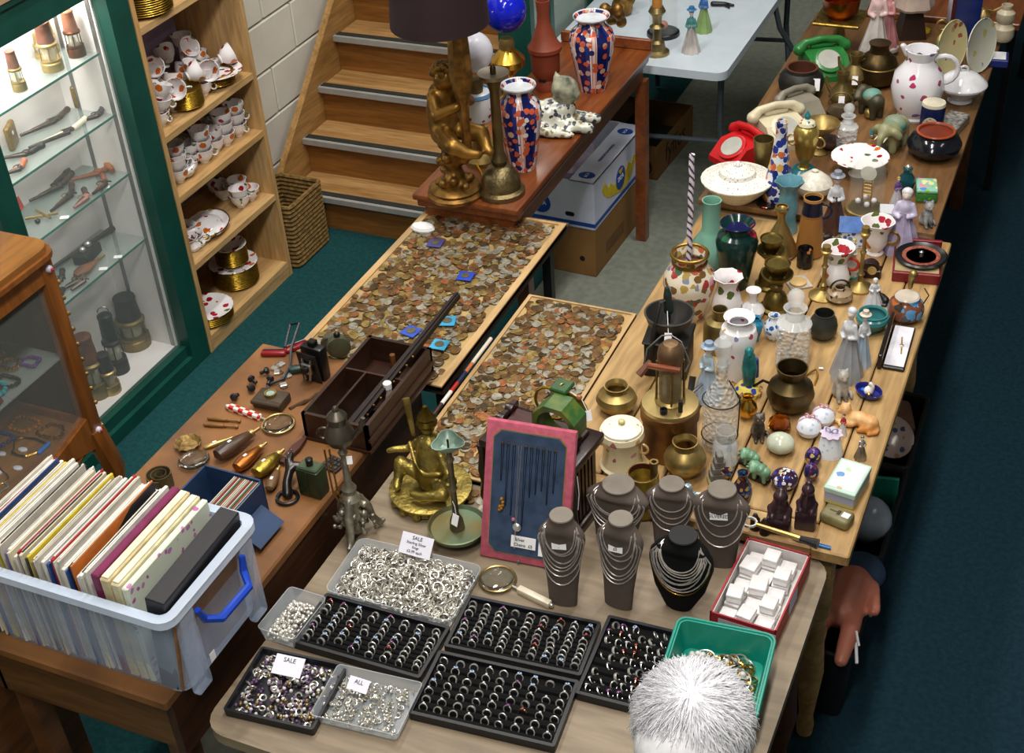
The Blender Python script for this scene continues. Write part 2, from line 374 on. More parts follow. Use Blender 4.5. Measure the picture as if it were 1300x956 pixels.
# ---- green display cabinet
GRN = mat('0f4a40', .4, 0, .1, 8); CWH = mat('e9e6e4', .5, 0, .02); CLEAR = thin('dfeeea', .93, .03)
gc = thing('display_cabinet', 'tall dark green display cabinet with glass shelves of lamps and pistols', 'cabinet', (-3.03, 2.76, 0))
def gp(n, m, ma=GRN, sm=35): return obj(n, m, ma, gc, smooth=sm)
def yb(y0, y1, x0, x1, z0, z1): return box(x0+3.03, x1+3.03, y0-2.76, y1-2.76, z0, z1)
gp('post', yb(3.36, 3.465, -3.30, -3.0, 0, 2.05), GRN, 0); gp('post', yb(2.68, 2.77, -3.06, -3.02, 0, 2.05), GRN, 0); gp('post', yb(2.0, 2.06, -3.30, -3.02, 0, 2.05), GRN, 0)
gp('top_rail', yb(2.06, 3.36, -3.07, -3.0, 1.52, 1.62)); gp('cornice', yb(2.0, 3.465, -3.30, -2.99, 1.62, 2.05)); gp('cornice_trim', yb(2.0, 3.465, -2.99, -2.985, 1.64, 1.665), mat('b99a78', .5))
bt = gp('bottom_rail', yb(2.06, 3.36, -3.07, -3.0, 0, .055)); obj('bottom_moulding', yb(2.06, 3.36, -3.065, -3.02, .055, .1), GRN, bt)
gp('back_panel', yb(2.06, 3.36, -3.30, -3.285, .1, 1.62), CWH); gp('floor_panel', yb(2.06, 3.36, -3.285, -3.065, .06, .1), CWH); gp('side_panel', yb(3.352, 3.36, -3.285, -3.06, .1, 1.62), CWH); gp('roof_panel', yb(2.06, 3.36, -3.285, -3.07, 1.6, 1.62), CWH)
for x in (-3.225, -3.075):
    s_ = gp('shelf_strip', yb(3.349, 3.352, x-.008, x+.008, .1, 1.6), mat('8f8f90', .4, .8))
SHZ = [1.30, 1.075, .85, .583]
for z in SHZ:
    g = gp('glass_shelf', yb(2.07, 3.35, -3.283, -3.075, z-.008, z), thin('cfe6df', .86, .05)); obj('glass_edge', yb(2.07, 3.35, -3.075, -3.0735, z-.008, z), mat('1f7565', .2), g)
gp('glass_pane', yb(2.77, 3.36, -3.05, -3.046, .1, 1.52), CLEAR); gp('glass_pane', yb(2.06, 2.68, -3.05, -3.046, .1, 1.52), CLEAR)
gp('cabinet_lamp', tube([(-.12, -.6, 1.585), (-.12, .5, 1.585)], .01), glow('fff6e6', 6))
area('cabinet_light', (-3.16, 2.9, 1.57), .12, .85, 6, (1, .95, .88))
# ---- china bookcase
BEECH = wood('d2ac76', 'c49a62', 'Y', .5, 5, 8); BEECHV = wood('d2ac76', 'c2965c', 'Z', .5, 5, 8)
bc = thing('bookcase', 'light beech bookcase with lilac back, crowded with rose-pattern china', 'bookcase', (-3.15, 3.79, 0))
def bp(n, m, ma=BEECH): return obj(n, m, ma, bc, smooth=0)
def bb(x0, x1, y0, y1, z0, z1): return box(x0+3.15, x1+3.15, y0-3.79, y1-3.79, z0, z1)
bp('side_panel', bb(-3.335, -3.0, 3.47, 3.492, 0, 2.0), BEECHV); bp('side_panel', bb(-3.335, -3.0, 4.075, 4.098, 0, 2.0), BEECHV)
bp('back_panel', bb(-3.335, -3.325, 3.492, 4.075, .06, 2.0), mat('a898c0', .7, 0, .03)); bp('top_panel', bb(-3.335, -3.0, 3.492, 4.075, 1.975, 2.0)); bp('plinth', bb(-3.02, -3.002, 3.492, 4.075, 0, .05))
BSZ = [.07, .395, .685, .93, 1.335, 1.66]
for z in BSZ: bp('shelf', bb(-3.325, -3.0, 3.492, 4.075, z-.024, z))
# ================================================================ TABLES
ZJ, ZL, ZF, ZT = .72, .76, .80, .80
def leg(par, x, y, h, ma, s=.05): obj('leg', box(x-s/2, x+s/2, y-s/2, y+s/2, 0, h), ma, par, smooth=0)
PINE = wood('bd9a66', '9c7848', 'Y', .5, 5, 9); PINEX = wood('bd9a66', '987244', 'X', .5, 5, 9)
ft = thing('plank_table', 'long scrubbed pine plank table crowded with brass, glass and china', 'table', (-.715, 3.12, 0))
xs = [-.40, -.245, -.09, .07, .23, .315]
for i in range(5): obj('plank', bbox(xs[i+1]-xs[i]-.005, 1.38, .032, .003, 1, ((xs[i]+xs[i+1])/2, .03, ZL-.032)), PINE, ft)
obj('plank', bbox(.09, 1.51, .034, .004, 1, (.361, 0, ZL-.034)), PINE, ft)
obj('end_cleat', bbox(.713, .09, .032, .004, 1, (-.04, -.708, ZL-.032)), PINEX, ft); obj('end_cleat', bbox(.713, .03, .032, .004, 1, (-.04, .738, ZL-.032)), PINEX, ft)
obj('apron', box(-.36, .36, -.70, -.68, .62, .727), PINEX, ft); obj('apron', box(.34, .36, -.68, .7, .62, .727), PINE, ft); obj('apron', box(-.36, -.34, -.68, .7, .62, .727), PINE, ft)
for x in (-.33, .33):
    for y in (-.665, .68): obj('leg', xf(lathe(prof([(.6, 0), (.7, .05), (.55, .1), (1, .35), (.8, .5), (.9, .55), (.7, .6), (1, .65), (1, 1)], .035, .727), 14), (x, y, 0)), PINE, ft)
DOAK = wood('6d4526', '4c2d17', 'Y', .4, 5, 9, .2)
fz = thing('dark_oak_table', 'dark moulded-edge oak table behind the plank table, holding telephones and pots', 'table', (-.745, 4.70, 0))
OAKT = wood('84603a', '664526', 'Y', .45, 5, 9, .15); obj('top', bbox(.77, 1.72, .022, .006, 2, (0, 0, ZF-.022)), OAKT, fz); obj('top_moulding', bbox(.74, 1.69, .015, .005, 2, (0, 0, ZF-.037)), DOAK, fz)
obj('apron', box(-.33, .33, -.78, -.76, .66, .763), DOAK, fz); obj('apron', box(.31, .33, -.76, .8, .66, .763), DOAK, fz)
for x in (-.3, .3):
    for y in (-.74, .8): leg(fz, x, y, .763, DOAK)
RED = wood('7d4420', '5b2c12', 'Y', .4, 5, 9, .2)
rt = thing('red_oak_table', 'reddish wooden table at the far end with black metal legs', 'table', (-.62, 6.3, 0))
obj('top', bbox(.62, 1.45, .03, .004, 1, (0, 0, .79)), RED, rt)
for x in (-.27, .28):
    for y in (-.6, .66): leg(rt, x, y, .79, BLACK, .03)
GREYW = wood('8f7f69', '776752', 'X', .5, 4, 7)
jt = thing('jewellery_table', 'worn grey-brown table with rounded corners carrying trays of rings', 'table', (-.925, 1.9, 0))
q = rrect(1.15, .96, .06, 5); obj('top', prism(q, .03, ZJ-.03), GREYW, jt)
for x in (-.5, .5):
    for y in (-.38, .42): obj('leg', xf(lathe(prof([(.5, 0), (.6, .04), (.5, .1), (1, .3), (.8, .52), (.9, .56), (.6, .6), (1, .66), (1, 1)], .04, .69), 14), (x, y, 0)), wood('5a3a20', '40260f', 'Z', .4), jt)
obj('apron', box(-.5, .5, .42, .44, .6, .69), DOAK, jt); obj('apron', box(.5, .52, -.38, .42, .6, .69), DOAK, jt); obj('apron', box(-.52, -.5, -.38, .42, .6, .69), DOAK, jt)
WORN = mat('8a5c30', .55, 0, .25, 5, h2='6b4524', bump=.1)
lt = thing('tool_table', 'worn brown drop-side table covered with flasks, tools and camera', 'table', (-1.82, 2.02, 0))
obj('top', bbox(.53, 1.24, .03, .005, 1, (0, 0, ZT-.03)), WORN, lt); obj('apron', box(.24, .262, -.6, .6, .60, .77), wood('4a2a16', '331b0d', 'Y', .45), lt); obj('apron', box(-.25, .24, -.6, -.58, .62, .77), wood('6f4c28', '513417', 'X', .5), lt); obj('apron', box(-.262, -.24, -.6, .6, .62, .77), DOAK, lt)
for x in (-.22, .22):
    for y in (-.56, .56): leg(lt, x, y, .77, DOAK)
sup = thing('trestle_table', 'narrow trestle table on black legs supporting the larger coin board', 'table', (-1.74, 3.15, 0))
obj('top', bbox(.46, .98, .025, .003, 1, (0, 0, .73)), mat('4b3a2c', .6), sup)
for x in (-.2, .2):
    for y in (-.44, .36): leg(sup, x, y, .73, BLACK, .03)
su2 = thing('trestle_table', 'dark trestle table under the smaller coin board', 'table', (-1.30, 2.80, 0))
obj('top', bbox(.33, .8, .025, .003, 1, (0, 0, ZJ-.028)), mat('4b3a2c', .6), su2)
for x in (-.13, .13):
    for y in (-.36, .36): leg(su2, x, y, .69, BLACK, .03)
# ---- cherry side table with a raised back rail
CHER = wood('8a4a20', '6c3312', 'Y', .35, 5, 10, .3)
A, B, D_ = P(517, 252, .86), P(657, 268, .86), P(822, 62, .86)
X0, X1, Y0, Y1 = A.x, B.x, B.y, D_.y
ct = thing('cherry_side_table', 'polished cherry side table holding lamps, patterned vases and china cat', 'table', ((X0+X1)/2, (Y0+Y1)/2, 0))
sw, sl = X1-X0, Y1-Y0
obj('top', bbox(sw, sl, .022, .006, 2, (0, 0, .838)), CHER, ct); obj('moulding', bbox(sw-.02, sl-.02, .03, .008, 2, (0, 0, .81)), CHER, ct); obj('apron', box(-sw/2+.03, sw/2-.03, -sl/2+.03, sl/2-.03, .74, .81), CHER, ct)
obj('back_rail', bbox(sw, .018, .045, .004, 1, (0, sl/2-.01, .86)), CHER, ct)
for x in (-sw/2+.04, sw/2-.035):
    for y in (-sl/2+.1, sl/2-.03): leg(ct, x, y, .74, CHER, .045)
# ---- white folding table
FW = mat('c6d2dc', .45, 0, .03); GT = mat('59646c', .4, .4, .1)
A = P(912, 92, .74); B = P(978, 2, .74); wx1, wy0 = A.x+.03, A.y-.01
wt = thing('folding_table', 'white plastic folding table with grey tubular legs behind the side table', 'table', (wx1-.40, wy0+.75, 0))
obj('top', prism(rrect(.80, 1.5, .05, 5), .035, .705), FW, wt)
for y in (-.55, .6):
    obj('leg', tube([(-.33, y, .7), (-.33, y, .02)], .014), GT, wt); obj('leg', tube([(.33, y, .7), (.33, y, .42), (.345, y, .3), (.37, y, .02)], .014), GT, wt); obj('brace', tube([(-.33, y, .3), (.34, y, .34)], .011), GT, wt)
obj('strut', tube([(.39, .1, .70), (.41, .12, .6), (.47, .2, .45), (.50, .24, .02)], .013), GT, wt)
# ================================================================ GREEN CABINET CONTENTS
def miner_lamp(name, label, u, v, vt, w, z, bon, body, bail=False, rng=(-3.24, -3.12), group=None):
    p, h, R = base(u, v, vt, w, z)
    if rng: p.x = min(max(p.x, rng[0]), rng[1]); p.y = min(p.y, 3.31)
    t = thing(name, label, 'lamp', p, 0, group)
    obj('oil_base', lathe(prof([(1, 0), (1, .16), (.9, .19), (.98, .2), (.98, .23), (.8, .24)], R, h), 18), body, t)
    obj('lamp_glass', lathe(prof([(.62, .24), (.62, .5)], R, h), 16), thin('e6e2cc', .6, .1), t)
    obj('wick_tube', lathe(prof([(.22, .24), (.22, .36), (.1, .42)], R, h), 10), BRASS, t)
    for k in range(5):
        a = k*1.257+.4; obj('pillar', tube([(R*.85*math.cos(a), R*.85*math.sin(a), .23*h), (R*.8*math.cos(a), R*.8*math.sin(a), .52*h)], R*.06, 6), body, t)
    obj('collar', lathe(prof([(.7, .5), (.95, .5), (.95, .54), (.78, .57)], R, h), 18), body, t)
    obj('bonnet', lathe(prof([(.8, .56), (.78, .6), (.66, .93), (.72, .94), (.7, .97), (.4, 1), (.001, 1)], R, h), 18), bon, t)
    if bail: obj('hook', torus(R*.5, R*.06, 14, 6, (0, 0, h*1.03), (PI/2, 0, .6), 0, PI), STEEL, t)
    return t
RUST = mat('7a4a38', .6, .3, .2, 30); TERR = mat('a86a4e', .6, .2, .15, 30); DIRON = mat('2c2526', .55, .4, .2, 20)
g = 'lamps on the top glass shelf'
for a in [('miners_lamp', 'copper-topped miners lamp standing beside the cabinet post', 112, 62, 4, 23, 1.30, TERR, COPPER), ('miners_lamp', 'large brown-bonneted miners lamp with brass gauze, on the top glass shelf', 68, 88, 26, 28, 1.30, RUST, BRASS),
          ('miners_lamp', 'small grey-brown miners lamp near the cabinet stile', 26, 114, 63, 19, 1.30, RUST, DBRASS), ('miners_lamp', 'plain brass lamp behind the copper-topped miners lamp', 86, 46, 8, 20, 1.30, BRASS, BRASS), ('miners_lamp', 'low brass lamp behind the brown-bonneted miners lamp', 42, 70, 40, 22, 1.30, BRASS, BRASS)]: miner_lamp(*a, group=g)
g = 'lamps on the cabinet floor'
for a in [('miners_lamp', 'dark iron miners lamp with broad bonnet in the cabinet corner', 174, 436, 374, 40, .1, DIRON, OLDBRASS), ('miners_lamp', 'slim black miners lamp with wire hook on the cabinet floor', 152, 470, 398, 27, .1, BLACK, DIRON, True), ('miners_lamp', 'squat brown miners lamp with ribbed bonnet', 125, 500, 425, 34, .1, RUST, OLDBRASS),
          ('miners_lamp', 'short black lamp in front of the slim hooked one', 158, 500, 452, 25, .1, DIRON, BRASS), ('miners_lamp', 'blackened miners lamp beside the vitrine post', 108, 540, 468, 29, .1, DIRON, OLDBRASS, True)]: miner_lamp(*a, group=g)
for u, v, l in ((97, 132, 'yellow-brown upright tobacco box near the side panel'), (9, 185, 'olive upright tobacco box near the cabinet stile')):
    p = P(u, v, 1.075); p.x = max(p.x, -3.25); t = thing('tobacco_box', l, 'box', p, .5)
    obj('body', bbox(.022, .085, .085, .012, 3), mat('8e7030', .4, .4, .2, 30), t); obj('price_label', xf(bbox(.001, .012, .012, .0002), (.0115, -.01, .05)), PAPER, t)
STK = mat('4a3025', .5, 0, .25, 30); GUN = mat('4a423e', .4, .8, .2, 30)
def pistol(label, u0, v0, u1, v1, z, stock=STK, barrel=GUN, grip=None, group='antique pistols on glass shelves', name='pistol'):
    a, b = P(u0, v0, z), P(u1, v1, z)
    for q in (a, b): q.x = min(max(q.x, -3.27), -3.085); q.y = min(q.y, 3.335)
    L = (b-a).length; t = thing(name, label, 'pistol', a+Vector((0, 0, .012)), math.atan2(b.y-a.y, b.x-a.x), group)
    obj('barrel', tube([(0, 0, 0), (.62*L, 0, 0)], [.0055, .008], 10), barrel, t)
    obj('stock', blob([[(.2*L, .008, -.002, .006), (.62*L, .01, -.001, .010), (.75*L, .018, 0, .011), (.9*L, .04, 0, .010), (.98*L, .05, 0, .012)]], .0035), grip or stock, t)
    obj('lock_plate', bbox(.16*L, .018, .012, .003, 1, (.62*L, .006, -.0)), barrel, t); obj('hammer', tube([(.62*L, 0, .008), (.66*L, -.016, .01), (.62*L, -.022, .012)], .003, 6), barrel, t)
    obj('trigger_guard', torus(.014, .0018, 12, 5, (.6*L, .024, 0), (0, 0, 0)), BRASS if stock == STK else barrel, t)
    return t
for a in [('slim dark flintlock with plain butt', 26, 176, 98, 147, 1.075), ('long flintlock with ivory grip', 38, 192, 122, 160, 1.075, STK, GUN, BONE), ('percussion pistol with grey butt beside the green post', 104, 158, 166, 134, 1.075, mat('453e42', .5), GUN), ('black heavy pistol by the cabinet stile', 4, 205, 55, 197, 1.075, BLACK, GUN), ('short pistol with copper-coloured butt', 8, 225, 46, 216, 1.075, mat('b06a4a', .4), GUN),
          ('brown leather holster pistol lying across others', 92, 232, 152, 216, .85, mat('7a3f1c', .6), mat('7a3f1c', .6)), ('thin dark pistol near the holster', 58, 238, 96, 214, .85), ('long-barrelled flintlock under the holster', 34, 258, 104, 228, .85), ('small brown pistol with rounded butt', 66, 272, 108, 240, .85), ('pocket pistol with pinkish metal frame', 96, 268, 124, 247, .85, STK, mat('b98a80', .4, .7)), ('tiny reddish pocket pistol by the shelf edge', 120, 250, 150, 230, .85, mat('8a4a30', .5), GUN),
          ('small hooked iron pistol frame', 60, 370, 92, 352, .583, GUN, GUN), ('little iron pistol frame with curled end', 78, 372, 118, 352, .583, GUN, GUN), ('bright small pistol frame near the shelf edge', 92, 372, 124, 354, .583, mat('7a6a5a', .4, .7), mat('8c8078', .35, .9)), ('broken pocket pistol lock at the shelf front', 66, 385, 84, 380, .583, GUN, GUN)]: pistol(*a)
p0, p1 = P(97, 203, .85), P(177, 216, .85); p0.x = -3.2; p1.x = -3.12; p1.y = 3.32
one('wooden_scabbard', 'long orange-brown wooden scabbard on the third glass shelf', 'scabbard', tube([p0, p0.lerp(p1, .5), p1], [.007, .014, .009], 10), mat('a8622c', .5, 0, .2), (0, 0, .014))
p0, p1 = P(52, 350, .583), P(136, 290, .583); p0.x = max(p0.x, -3.26); p1.x = -3.22
one('gun_barrel', 'long loose gun barrel on the lowest glass shelf', 'gun part', tube([p0, p0.lerp(p1, .7), p1], [.006, .009, .012], 10), mat('4c403c', .45, .7), (0, 0, .014))
p = P(124, 330, .583); p.x = -3.19
t = thing('ink_stand', 'black desk box with knobs beside the leather flask', 'box', p, .2); obj('body', bbox(.06, .11, .04, .004), BLACK, t); obj('knob', ball(.013, (0, .02, .046)), SILVER, t); obj('knob', ball(.012, (0, -.02, .046)), SILVER, t)
p = P(112, 345, .583); p.x = -3.13
t = thing('leather_flask', 'pear-shaped brown leather shot flask', 'flask', p+Vector((0, 0, .018)), 1.5); obj('body', xf(lathe(prof([(.2, 0), (.3, .1), (1, .6), (.9, .85), (.4, 1)], .026, .12), 14), (.06, 0, 0), (0, -PI/2, 0), (.6, 1, 1)), mat('7a4a30', .6, 0, .2), t); obj('spout', tube([(.06, 0, 0), (.09, 0, 0)], .006), BRASS, t)
t = thing('brass_tool', 'brass toggle tool with folding arms on third shelf', 'tool', P(48, 277, .85)+Vector((.02, .0, .012)), .3)
obj('arm', tube([(-.05, -.02, 0), (.05, .02, 0)], .005), BRASS, t); obj('arm', tube([(-.03, .03, .004), (.04, -.02, .004)], .005), BRASS, t); obj('knob', ball(.01, (.0, -.035, 0)), BLACK, t)
one('red_price_card', 'bright red price card propped by the cabinet stile', 'card', bbox(.003, .035, .045, .001), mat('d8301c', .5), P(28, 266, .85), (0, -.2, .3))
for i, (u, v) in enumerate(((148, 240), (92, 278), (154, 327), (150, 345))):
    z = .85 if i < 2 else .583; p = P(u, v, z); p.x = min(max(p.x, -3.26), -3.09); one('price_card', 'small white price card lying on the glass', 'card', bbox(.03, .02, .0015, .0003), PAPER, p, .5, 'price cards in the cabinet')
# ================================================================ ROSE CHINA ON THE BOOKCASE
ROSE = floral('f4f0f2', ['a01428', 'b02838', 'c86820', '5a6a34'], 30, .5, .12, .4); GRIM = mat('b8912e', .3, .9, .25, 60)
cup_m = mesh('cup', join(lathe(hollow(PR['cup'], .042, .056, .07, .12), 18), torus(.012, .003, 12, 6, (.043, 0, .033), (PI/2, 0, 0)))); cup_m.materials.append(ROSE)
def plate_mesh(R, n=24, lob=8): return join(lathe([(R*.5, 0), (R*.62, .002), (R, .013), (R, .0155), (R*.62, .0055), (.001, .004)], n, lob, .025, .5), torus(R*.995, .0022, n, 5, (0, 0, .0145)))
saucer_m = mesh('saucer', plate_mesh(.068)); saucer_m.materials.append(ROSE); dish_m = mesh('plate', plate_mesh(.1)); dish_m.materials.append(ROSE)
gsau = mesh('saucer', plate_mesh(.066)); gsau.materials.append(GRIM); gdish = mesh('plate', plate_mesh(.095)); gdish.materials.append(GRIM)
def shp(u, v, z):
    p = P(u, v, z); p.x = min(max(p.x, -3.255), -3.075); p.y = min(max(p.y, 3.56), 4.01); return p
def cup(u, v, z, rot, label, grp, dz=0): return one('teacup', label, 'teacup', cup_m, None, shp(u, v, z)+Vector((0, 0, dz)), rot, grp)
def stack(u, v, z, n, me, step, nm, label, grp, top=None):
    p = shp(u, v, z)
    for k in range(n): one(nm, ('topmost ' if k == n-1 else 'lowest ' if k == 0 else '')+label, nm, top if (top and k == n-1) else me, None, p+Vector((0, 0, k*step)), (0, 0, k*.3), grp)
    return p+Vector((0, 0, n*step))
z = .93
a = stack(243, 136, z, 11, gsau, .006, 'saucer', 'gilt-edged saucer in the stack under two tilted cups', 'front saucer stack')
b = stack(290, 108, z, 8, gsau, .006, 'saucer', 'gilt-edged saucer in the stack nearest the bookcase end panel', 'end saucer stack', dish_m)
for q, l in ((a, 'rose teacup lying tilted on the front saucer stack'), (b, 'rose teacup lying tilted on the end saucer stack')):
    for dx, dy, r in ((.02, -.045, (1.35, 0, .4)), (.0, .035, (1.3, .3, 2.4))): one('teacup', l, 'teacup', cup_m, None, q+Vector((dx, dy, .038)), r, l.split(' on ')[1]+' cups')
for i, (u, v, dz, r) in enumerate([(212, 160, 0, 0), (213, 158, .05, .5), (214, 157, .10, 1.1), (222, 140, 0, 2), (210, 118, .02, 1), (225, 128, .05, 2), (262, 120, 0, .3), (264, 119, .05, 1), (232, 100, .0, 1), (250, 92, .03, 3), (268, 84, .04, 2), (245, 112, .05, .5), (205, 128, .12, .7), (222, 108, .1, 4), (240, 96, .1, 1), (258, 76, .1, 2.2), (275, 96, .0, 4), (248, 70, .03, 1)]):
    cup(u, v, z, (.9 if i in (4, 9, 12, 13, 14) else 0, .2*(i % 3), r), 'rose-pattern teacup '+('tipped on its side' if i in (4, 9, 12, 13, 14) else 'upright on the shelf' if dz < .01 else 'perched on other cups')+' in the jumbled pile', 'jumbled teacups', dz)
z = .685; i = 0
for (u, v, n) in [(310, 172, 3), (292, 184, 3), (305, 158, 2), (278, 172, 2), (266, 206, 3), (274, 192, 2), (262, 184, 2), (250, 222, 1), (229, 224, 3), (240, 232, 2), (254, 196, 1), (244, 210, 2), (286, 160, 1), (268, 166, 1), (232, 204, 2)]:
    p = shp(u, v, z)
    for k in range(n): one('teacup', 'rose-pattern teacup '+('standing alone' if n == 1 else ('topmost' if k == n-1 else 'lowest' if k == 0 else 'in the middle')+' of a stack of '+('two' if n == 2 else 'three'))+' below the jumbled cups', 'teacup', cup_m, None, p+Vector((0, 0, .042*k)), (0, 0, i*.7), 'stacked teacups'); i += 1
one('sugar_bowl', 'white round sugar bowl lying among the stacked cups', 'bowl', lathe(hollow(PR['bowl'], .045, .06, .06), 18), WHITE, shp(253, 224, z), (.3, 0, 0))
z = .395
for (u, v, n) in [(325, 248, 1), (307, 262, 2), (285, 252, 1), (290, 236, 1), (317, 240, 2)]:
    p = shp(u, v, z)
    for k in range(n): one('teacup', 'shallow wide rose teacup seen into, on the shelf with the oval dish', 'teacup', cup_m, None, p+Vector((0, 0, .03*k)), (0, 0, k+u), 'wide teacups')
p = shp(264, 292, z)
t = thing('oval_dish', 'large white rose-painted dish with gilt lobed rim and lid', 'dish', p, .4); obj('dish', xf(lathe(hollow([(.5, 0), (.6, .2), (1, .9), (1, 1)], .095, .03, .05), 28, 8, .04, .3), sc=(.95, 1.25, 1)), ROSE, t); obj('gilt_rim', xf(torus(.094, .003, 28, 6, (0, 0, .03)), sc=(.95, 1.25, 1)), GRIM, t); obj('cover', xf(ball(.07, (0, 0, .03), 18, 8), sc=(.9, 1.2, .5)), ROSE, t)
for u, v, r in ((247, 316, 0), (256, 312, .5), (238, 300, 2)): one('cream_jug', 'small white rose-painted cream jug beside the oval dish', 'jug', join(lathe(hollow(PR['flare'], .035, .06, .07), 16), torus(.016, .0035, 12, 6, (.036, 0, .035), (PI/2, 0, 0))), ROSE, shp(u, v, z), (.2, 0, r), 'cream jugs')
z = .07
a = stack(301, 357, z, 12, gdish, .0075, 'plate', 'gilt-edged dinner plate in the lower half of the tall stack', 'tall plate stack', dish_m)
for k in range(12): one('saucer', 'gilt-edged saucer in the upper half of the tall stack', 'saucer', saucer_m if k == 11 else gsau, None, a+Vector((0, 0, .002+k*.0068)), (0, 0, k*.4), 'saucers on the tall plate stack')
p = shp(282, 400, z)
p.y = 3.60
for k in range(6): one('cake_plate', 'gilt-rimmed rose cake plate in the low stack on the bottom shelf', 'plate', dish_m if k == 5 else gdish, None, p+Vector((0, 0, k*.008)), (0, 0, k*.2), 'low plate stack')
p = shp(212, 18, 1.335)
for k in range(11): one('dinner_plate', 'gilt-edged plate stacked on the upper bookcase shelf', 'plate', dish_m if k == 10 else gdish, None, p+Vector((0, 0, k*.008)), (0, 0, k*.3), 'upper shelf plates')
one('teapot', 'white round teapot beside the plates on the upper shelf', 'teapot', join(ball(.06, (0, 0, .055), 18, 10), tube([(.05, 0, .05), (.085, 0, .09)], [.012, .006]), torus(.03, .005, 12, 6, (-.06, 0, .06), (PI/2, 0, 0)), ball(.01, (0, 0, .12))), WHITE, Vector((-3.2, 3.565, 1.335)))
# ================================================================ SMALL VITRINE WITH GILT MOUNTS
MAH = wood('8a5220', '6a3a12', 'Z', .35, 5, 8, .3)
vt = thing('vitrine', 'small honey-wood vitrine with enamel studs and glass sides', 'cabinet', (-2.64, 1.96, 0))
vx, vy = .22, .27
for x in (-1, 1):
    for y in (-1, 1):
        obj('corner_post', bbox(.045, .045, .60, .008, 2, (x*vx, y*vy, .68)), MAH, vt); obj('leg', tube([(x*vx, y*vy, .70), (x*(vx+.02), y*(vy+.02), .55), (x*(vx-.02), y*(vy-.02), .2), (x*(vx+.015), y*(vy+.015), 0)], [.034, .032, .018, .014], 8), MAH, vt)
n = 10
top = [(x*.9, y*.9) for x, y in rrect(.60, .70, .05, 4)]
obj('top', prism(rrect(.50, .61, .05, 4), .018, 1.282), wood('a06a2c', '84521e', 'Y', .35, 5, 8, .3), vt); obj('top_moulding', prism(rrect(.52, .63, .055, 4), .014, 1.268), MAH, vt)
for y0, y1, x0, x1 in ((-vy, vy, vx-.012, vx+.018), (-vy, vy, -vx-.018, -vx+.012)):
    obj('top_rail', box(x0, x1, y0, y1, 1.2, 1.268), MAH, vt, smooth=0)
    br = [(y0+(y1-y0)*i/n, .64+.05*math.sin(PI*i/n)) for i in range(n+1)]+[(y1-(y1-y0)*i/n, .76-.045*math.sin(PI*i/n)) for i in range(n+1)]
    m = prism(br, x1-x0); obj('bottom_rail', ([(x0+z_, a_, b_) for a_, b_, z_ in m[0]], m[1]), MAH, vt, smooth=0)
    if x0 > 0: obj('glass_pane', box((x0+x1)/2-.002, (x0+x1)/2+.002, y0, y1, .72, 1.2), thin('cfd8d4', .93, .03), vt)
    else: obj('back_panel', box((x0+x1)/2-.004, (x0+x1)/2+.004, y0, y1, .72, 1.2), wood('3a2412', '2a180a', 'Z', .5), vt, smooth=0)
for s in (-1, 1):
    obj('top_rail', box(-vx, vx, s*vy-.015, s*vy+.015, 1.2, 1.268), MAH, vt, smooth=0); obj('bottom_rail', box(-vx, vx, s*vy-.015, s*vy+.015, .66, .74), MAH, vt, smooth=0); obj('end_panel', box(-vx, vx, s*vy-.004, s*vy+.004, .74, 1.2), wood('3a2412', '2a180a', 'Z', .5), vt, smooth=0)
obj('floor_panel', box(-vx, vx, -vy, vy, .70, .715), wood('8a6030', '6c4820', 'Y'), vt); obj('inner_shelf', box(-vx+.01, vx-.01, -vy+.01, vy-.01, .955, .96), thin('cfe0da', .85, .05), vt)
for y in (-vy, vy):
    for z in (.70, 1.235): s_ = obj('enamel_stud', ball(.011, (vx+.024, y, z), 12, 6), mat('c9c4d8', .2), vt); obj('stud_flower', ball(.005, (vx+.034, y, z), 8, 4), mat('b0304a', .3), s_)
for k in range(9): obj('gilt_bead', ball(.006, (vx+.02, vy+.024, 1.18-.05*k), 8, 5), BRASS, vt)
arc = torus(.06, .012, 14, 8, (0, 0, 0), (PI/2, 0, PI/2), 0, PI); obj('leg_bracket', xf(arc, (vx+.005, vy-.06, .60)), MAH, vt)
def trinket(nm, label, cat, m, ma, dx, dy, z, grp=None): one(nm, label, cat, m, ma, (-2.64+dx, 1.96+dy, z), 0, grp)
def coil(R, n, r, seed):
    q = random.Random(seed); return tube([(R*(1+.25*math.sin(3*a+seed))*math.cos(a), R*(1+.2*math.cos(2*a+seed))*math.sin(a), r+.002*math.sin(5*a)) for a in [2*PI*i/n for i in range(n)]], r, 6, True)
def beads(R, n, r, seed): return join(*[ball(r, (R*(1+.2*math.sin(3*a+seed))*math.cos(a), R*(1+.25*math.cos(2*a))*math.sin(a), r), 8, 5) for a in [2*PI*i/n for i in range(n)]])
for i, (nm, label, ma, dx, dy, z, R, r) in enumerate([('gold_chain', 'heap of gold chain on the vitrine floor', GOLD, .12, .12, .715, .045, .004), ('gold_chain', 'loose gold necklace beside white ovals in vitrine', GOLD, .10, -.02, .715, .05, .003), ('turquoise_beads', 'turquoise bead string inside the vitrine', mat('1d8c96', .3), .13, .06, .961, .04, .007), ('gilt_brooch', 'pile of gilt brooches on the vitrine shelf', GOLD, .1, .17, .961, .03, .006), ('amethyst_beads', 'small purple bead bracelet in the vitrine', mat('5a3a7a', .3), .15, .2, .961, .025, .005), ('silver_chain', 'silver chain coiled in the vitrine', SILVER, .15, -.06, .715, .035, .0025), ('pearl_string', 'string of pearls on vitrine shelf', BONE, .06, -.02, .961, .045, .006), ('bronze_chain', 'dark bronze chain hanging in the vitrine shelf heap', BRONZE, .15, .1, .961, .03, .006)]):
    trinket(nm, label, 'jewellery', beads(R, 22, r, i) if r > .0045 else coil(R, 40, r, i), ma, dx, dy, z)
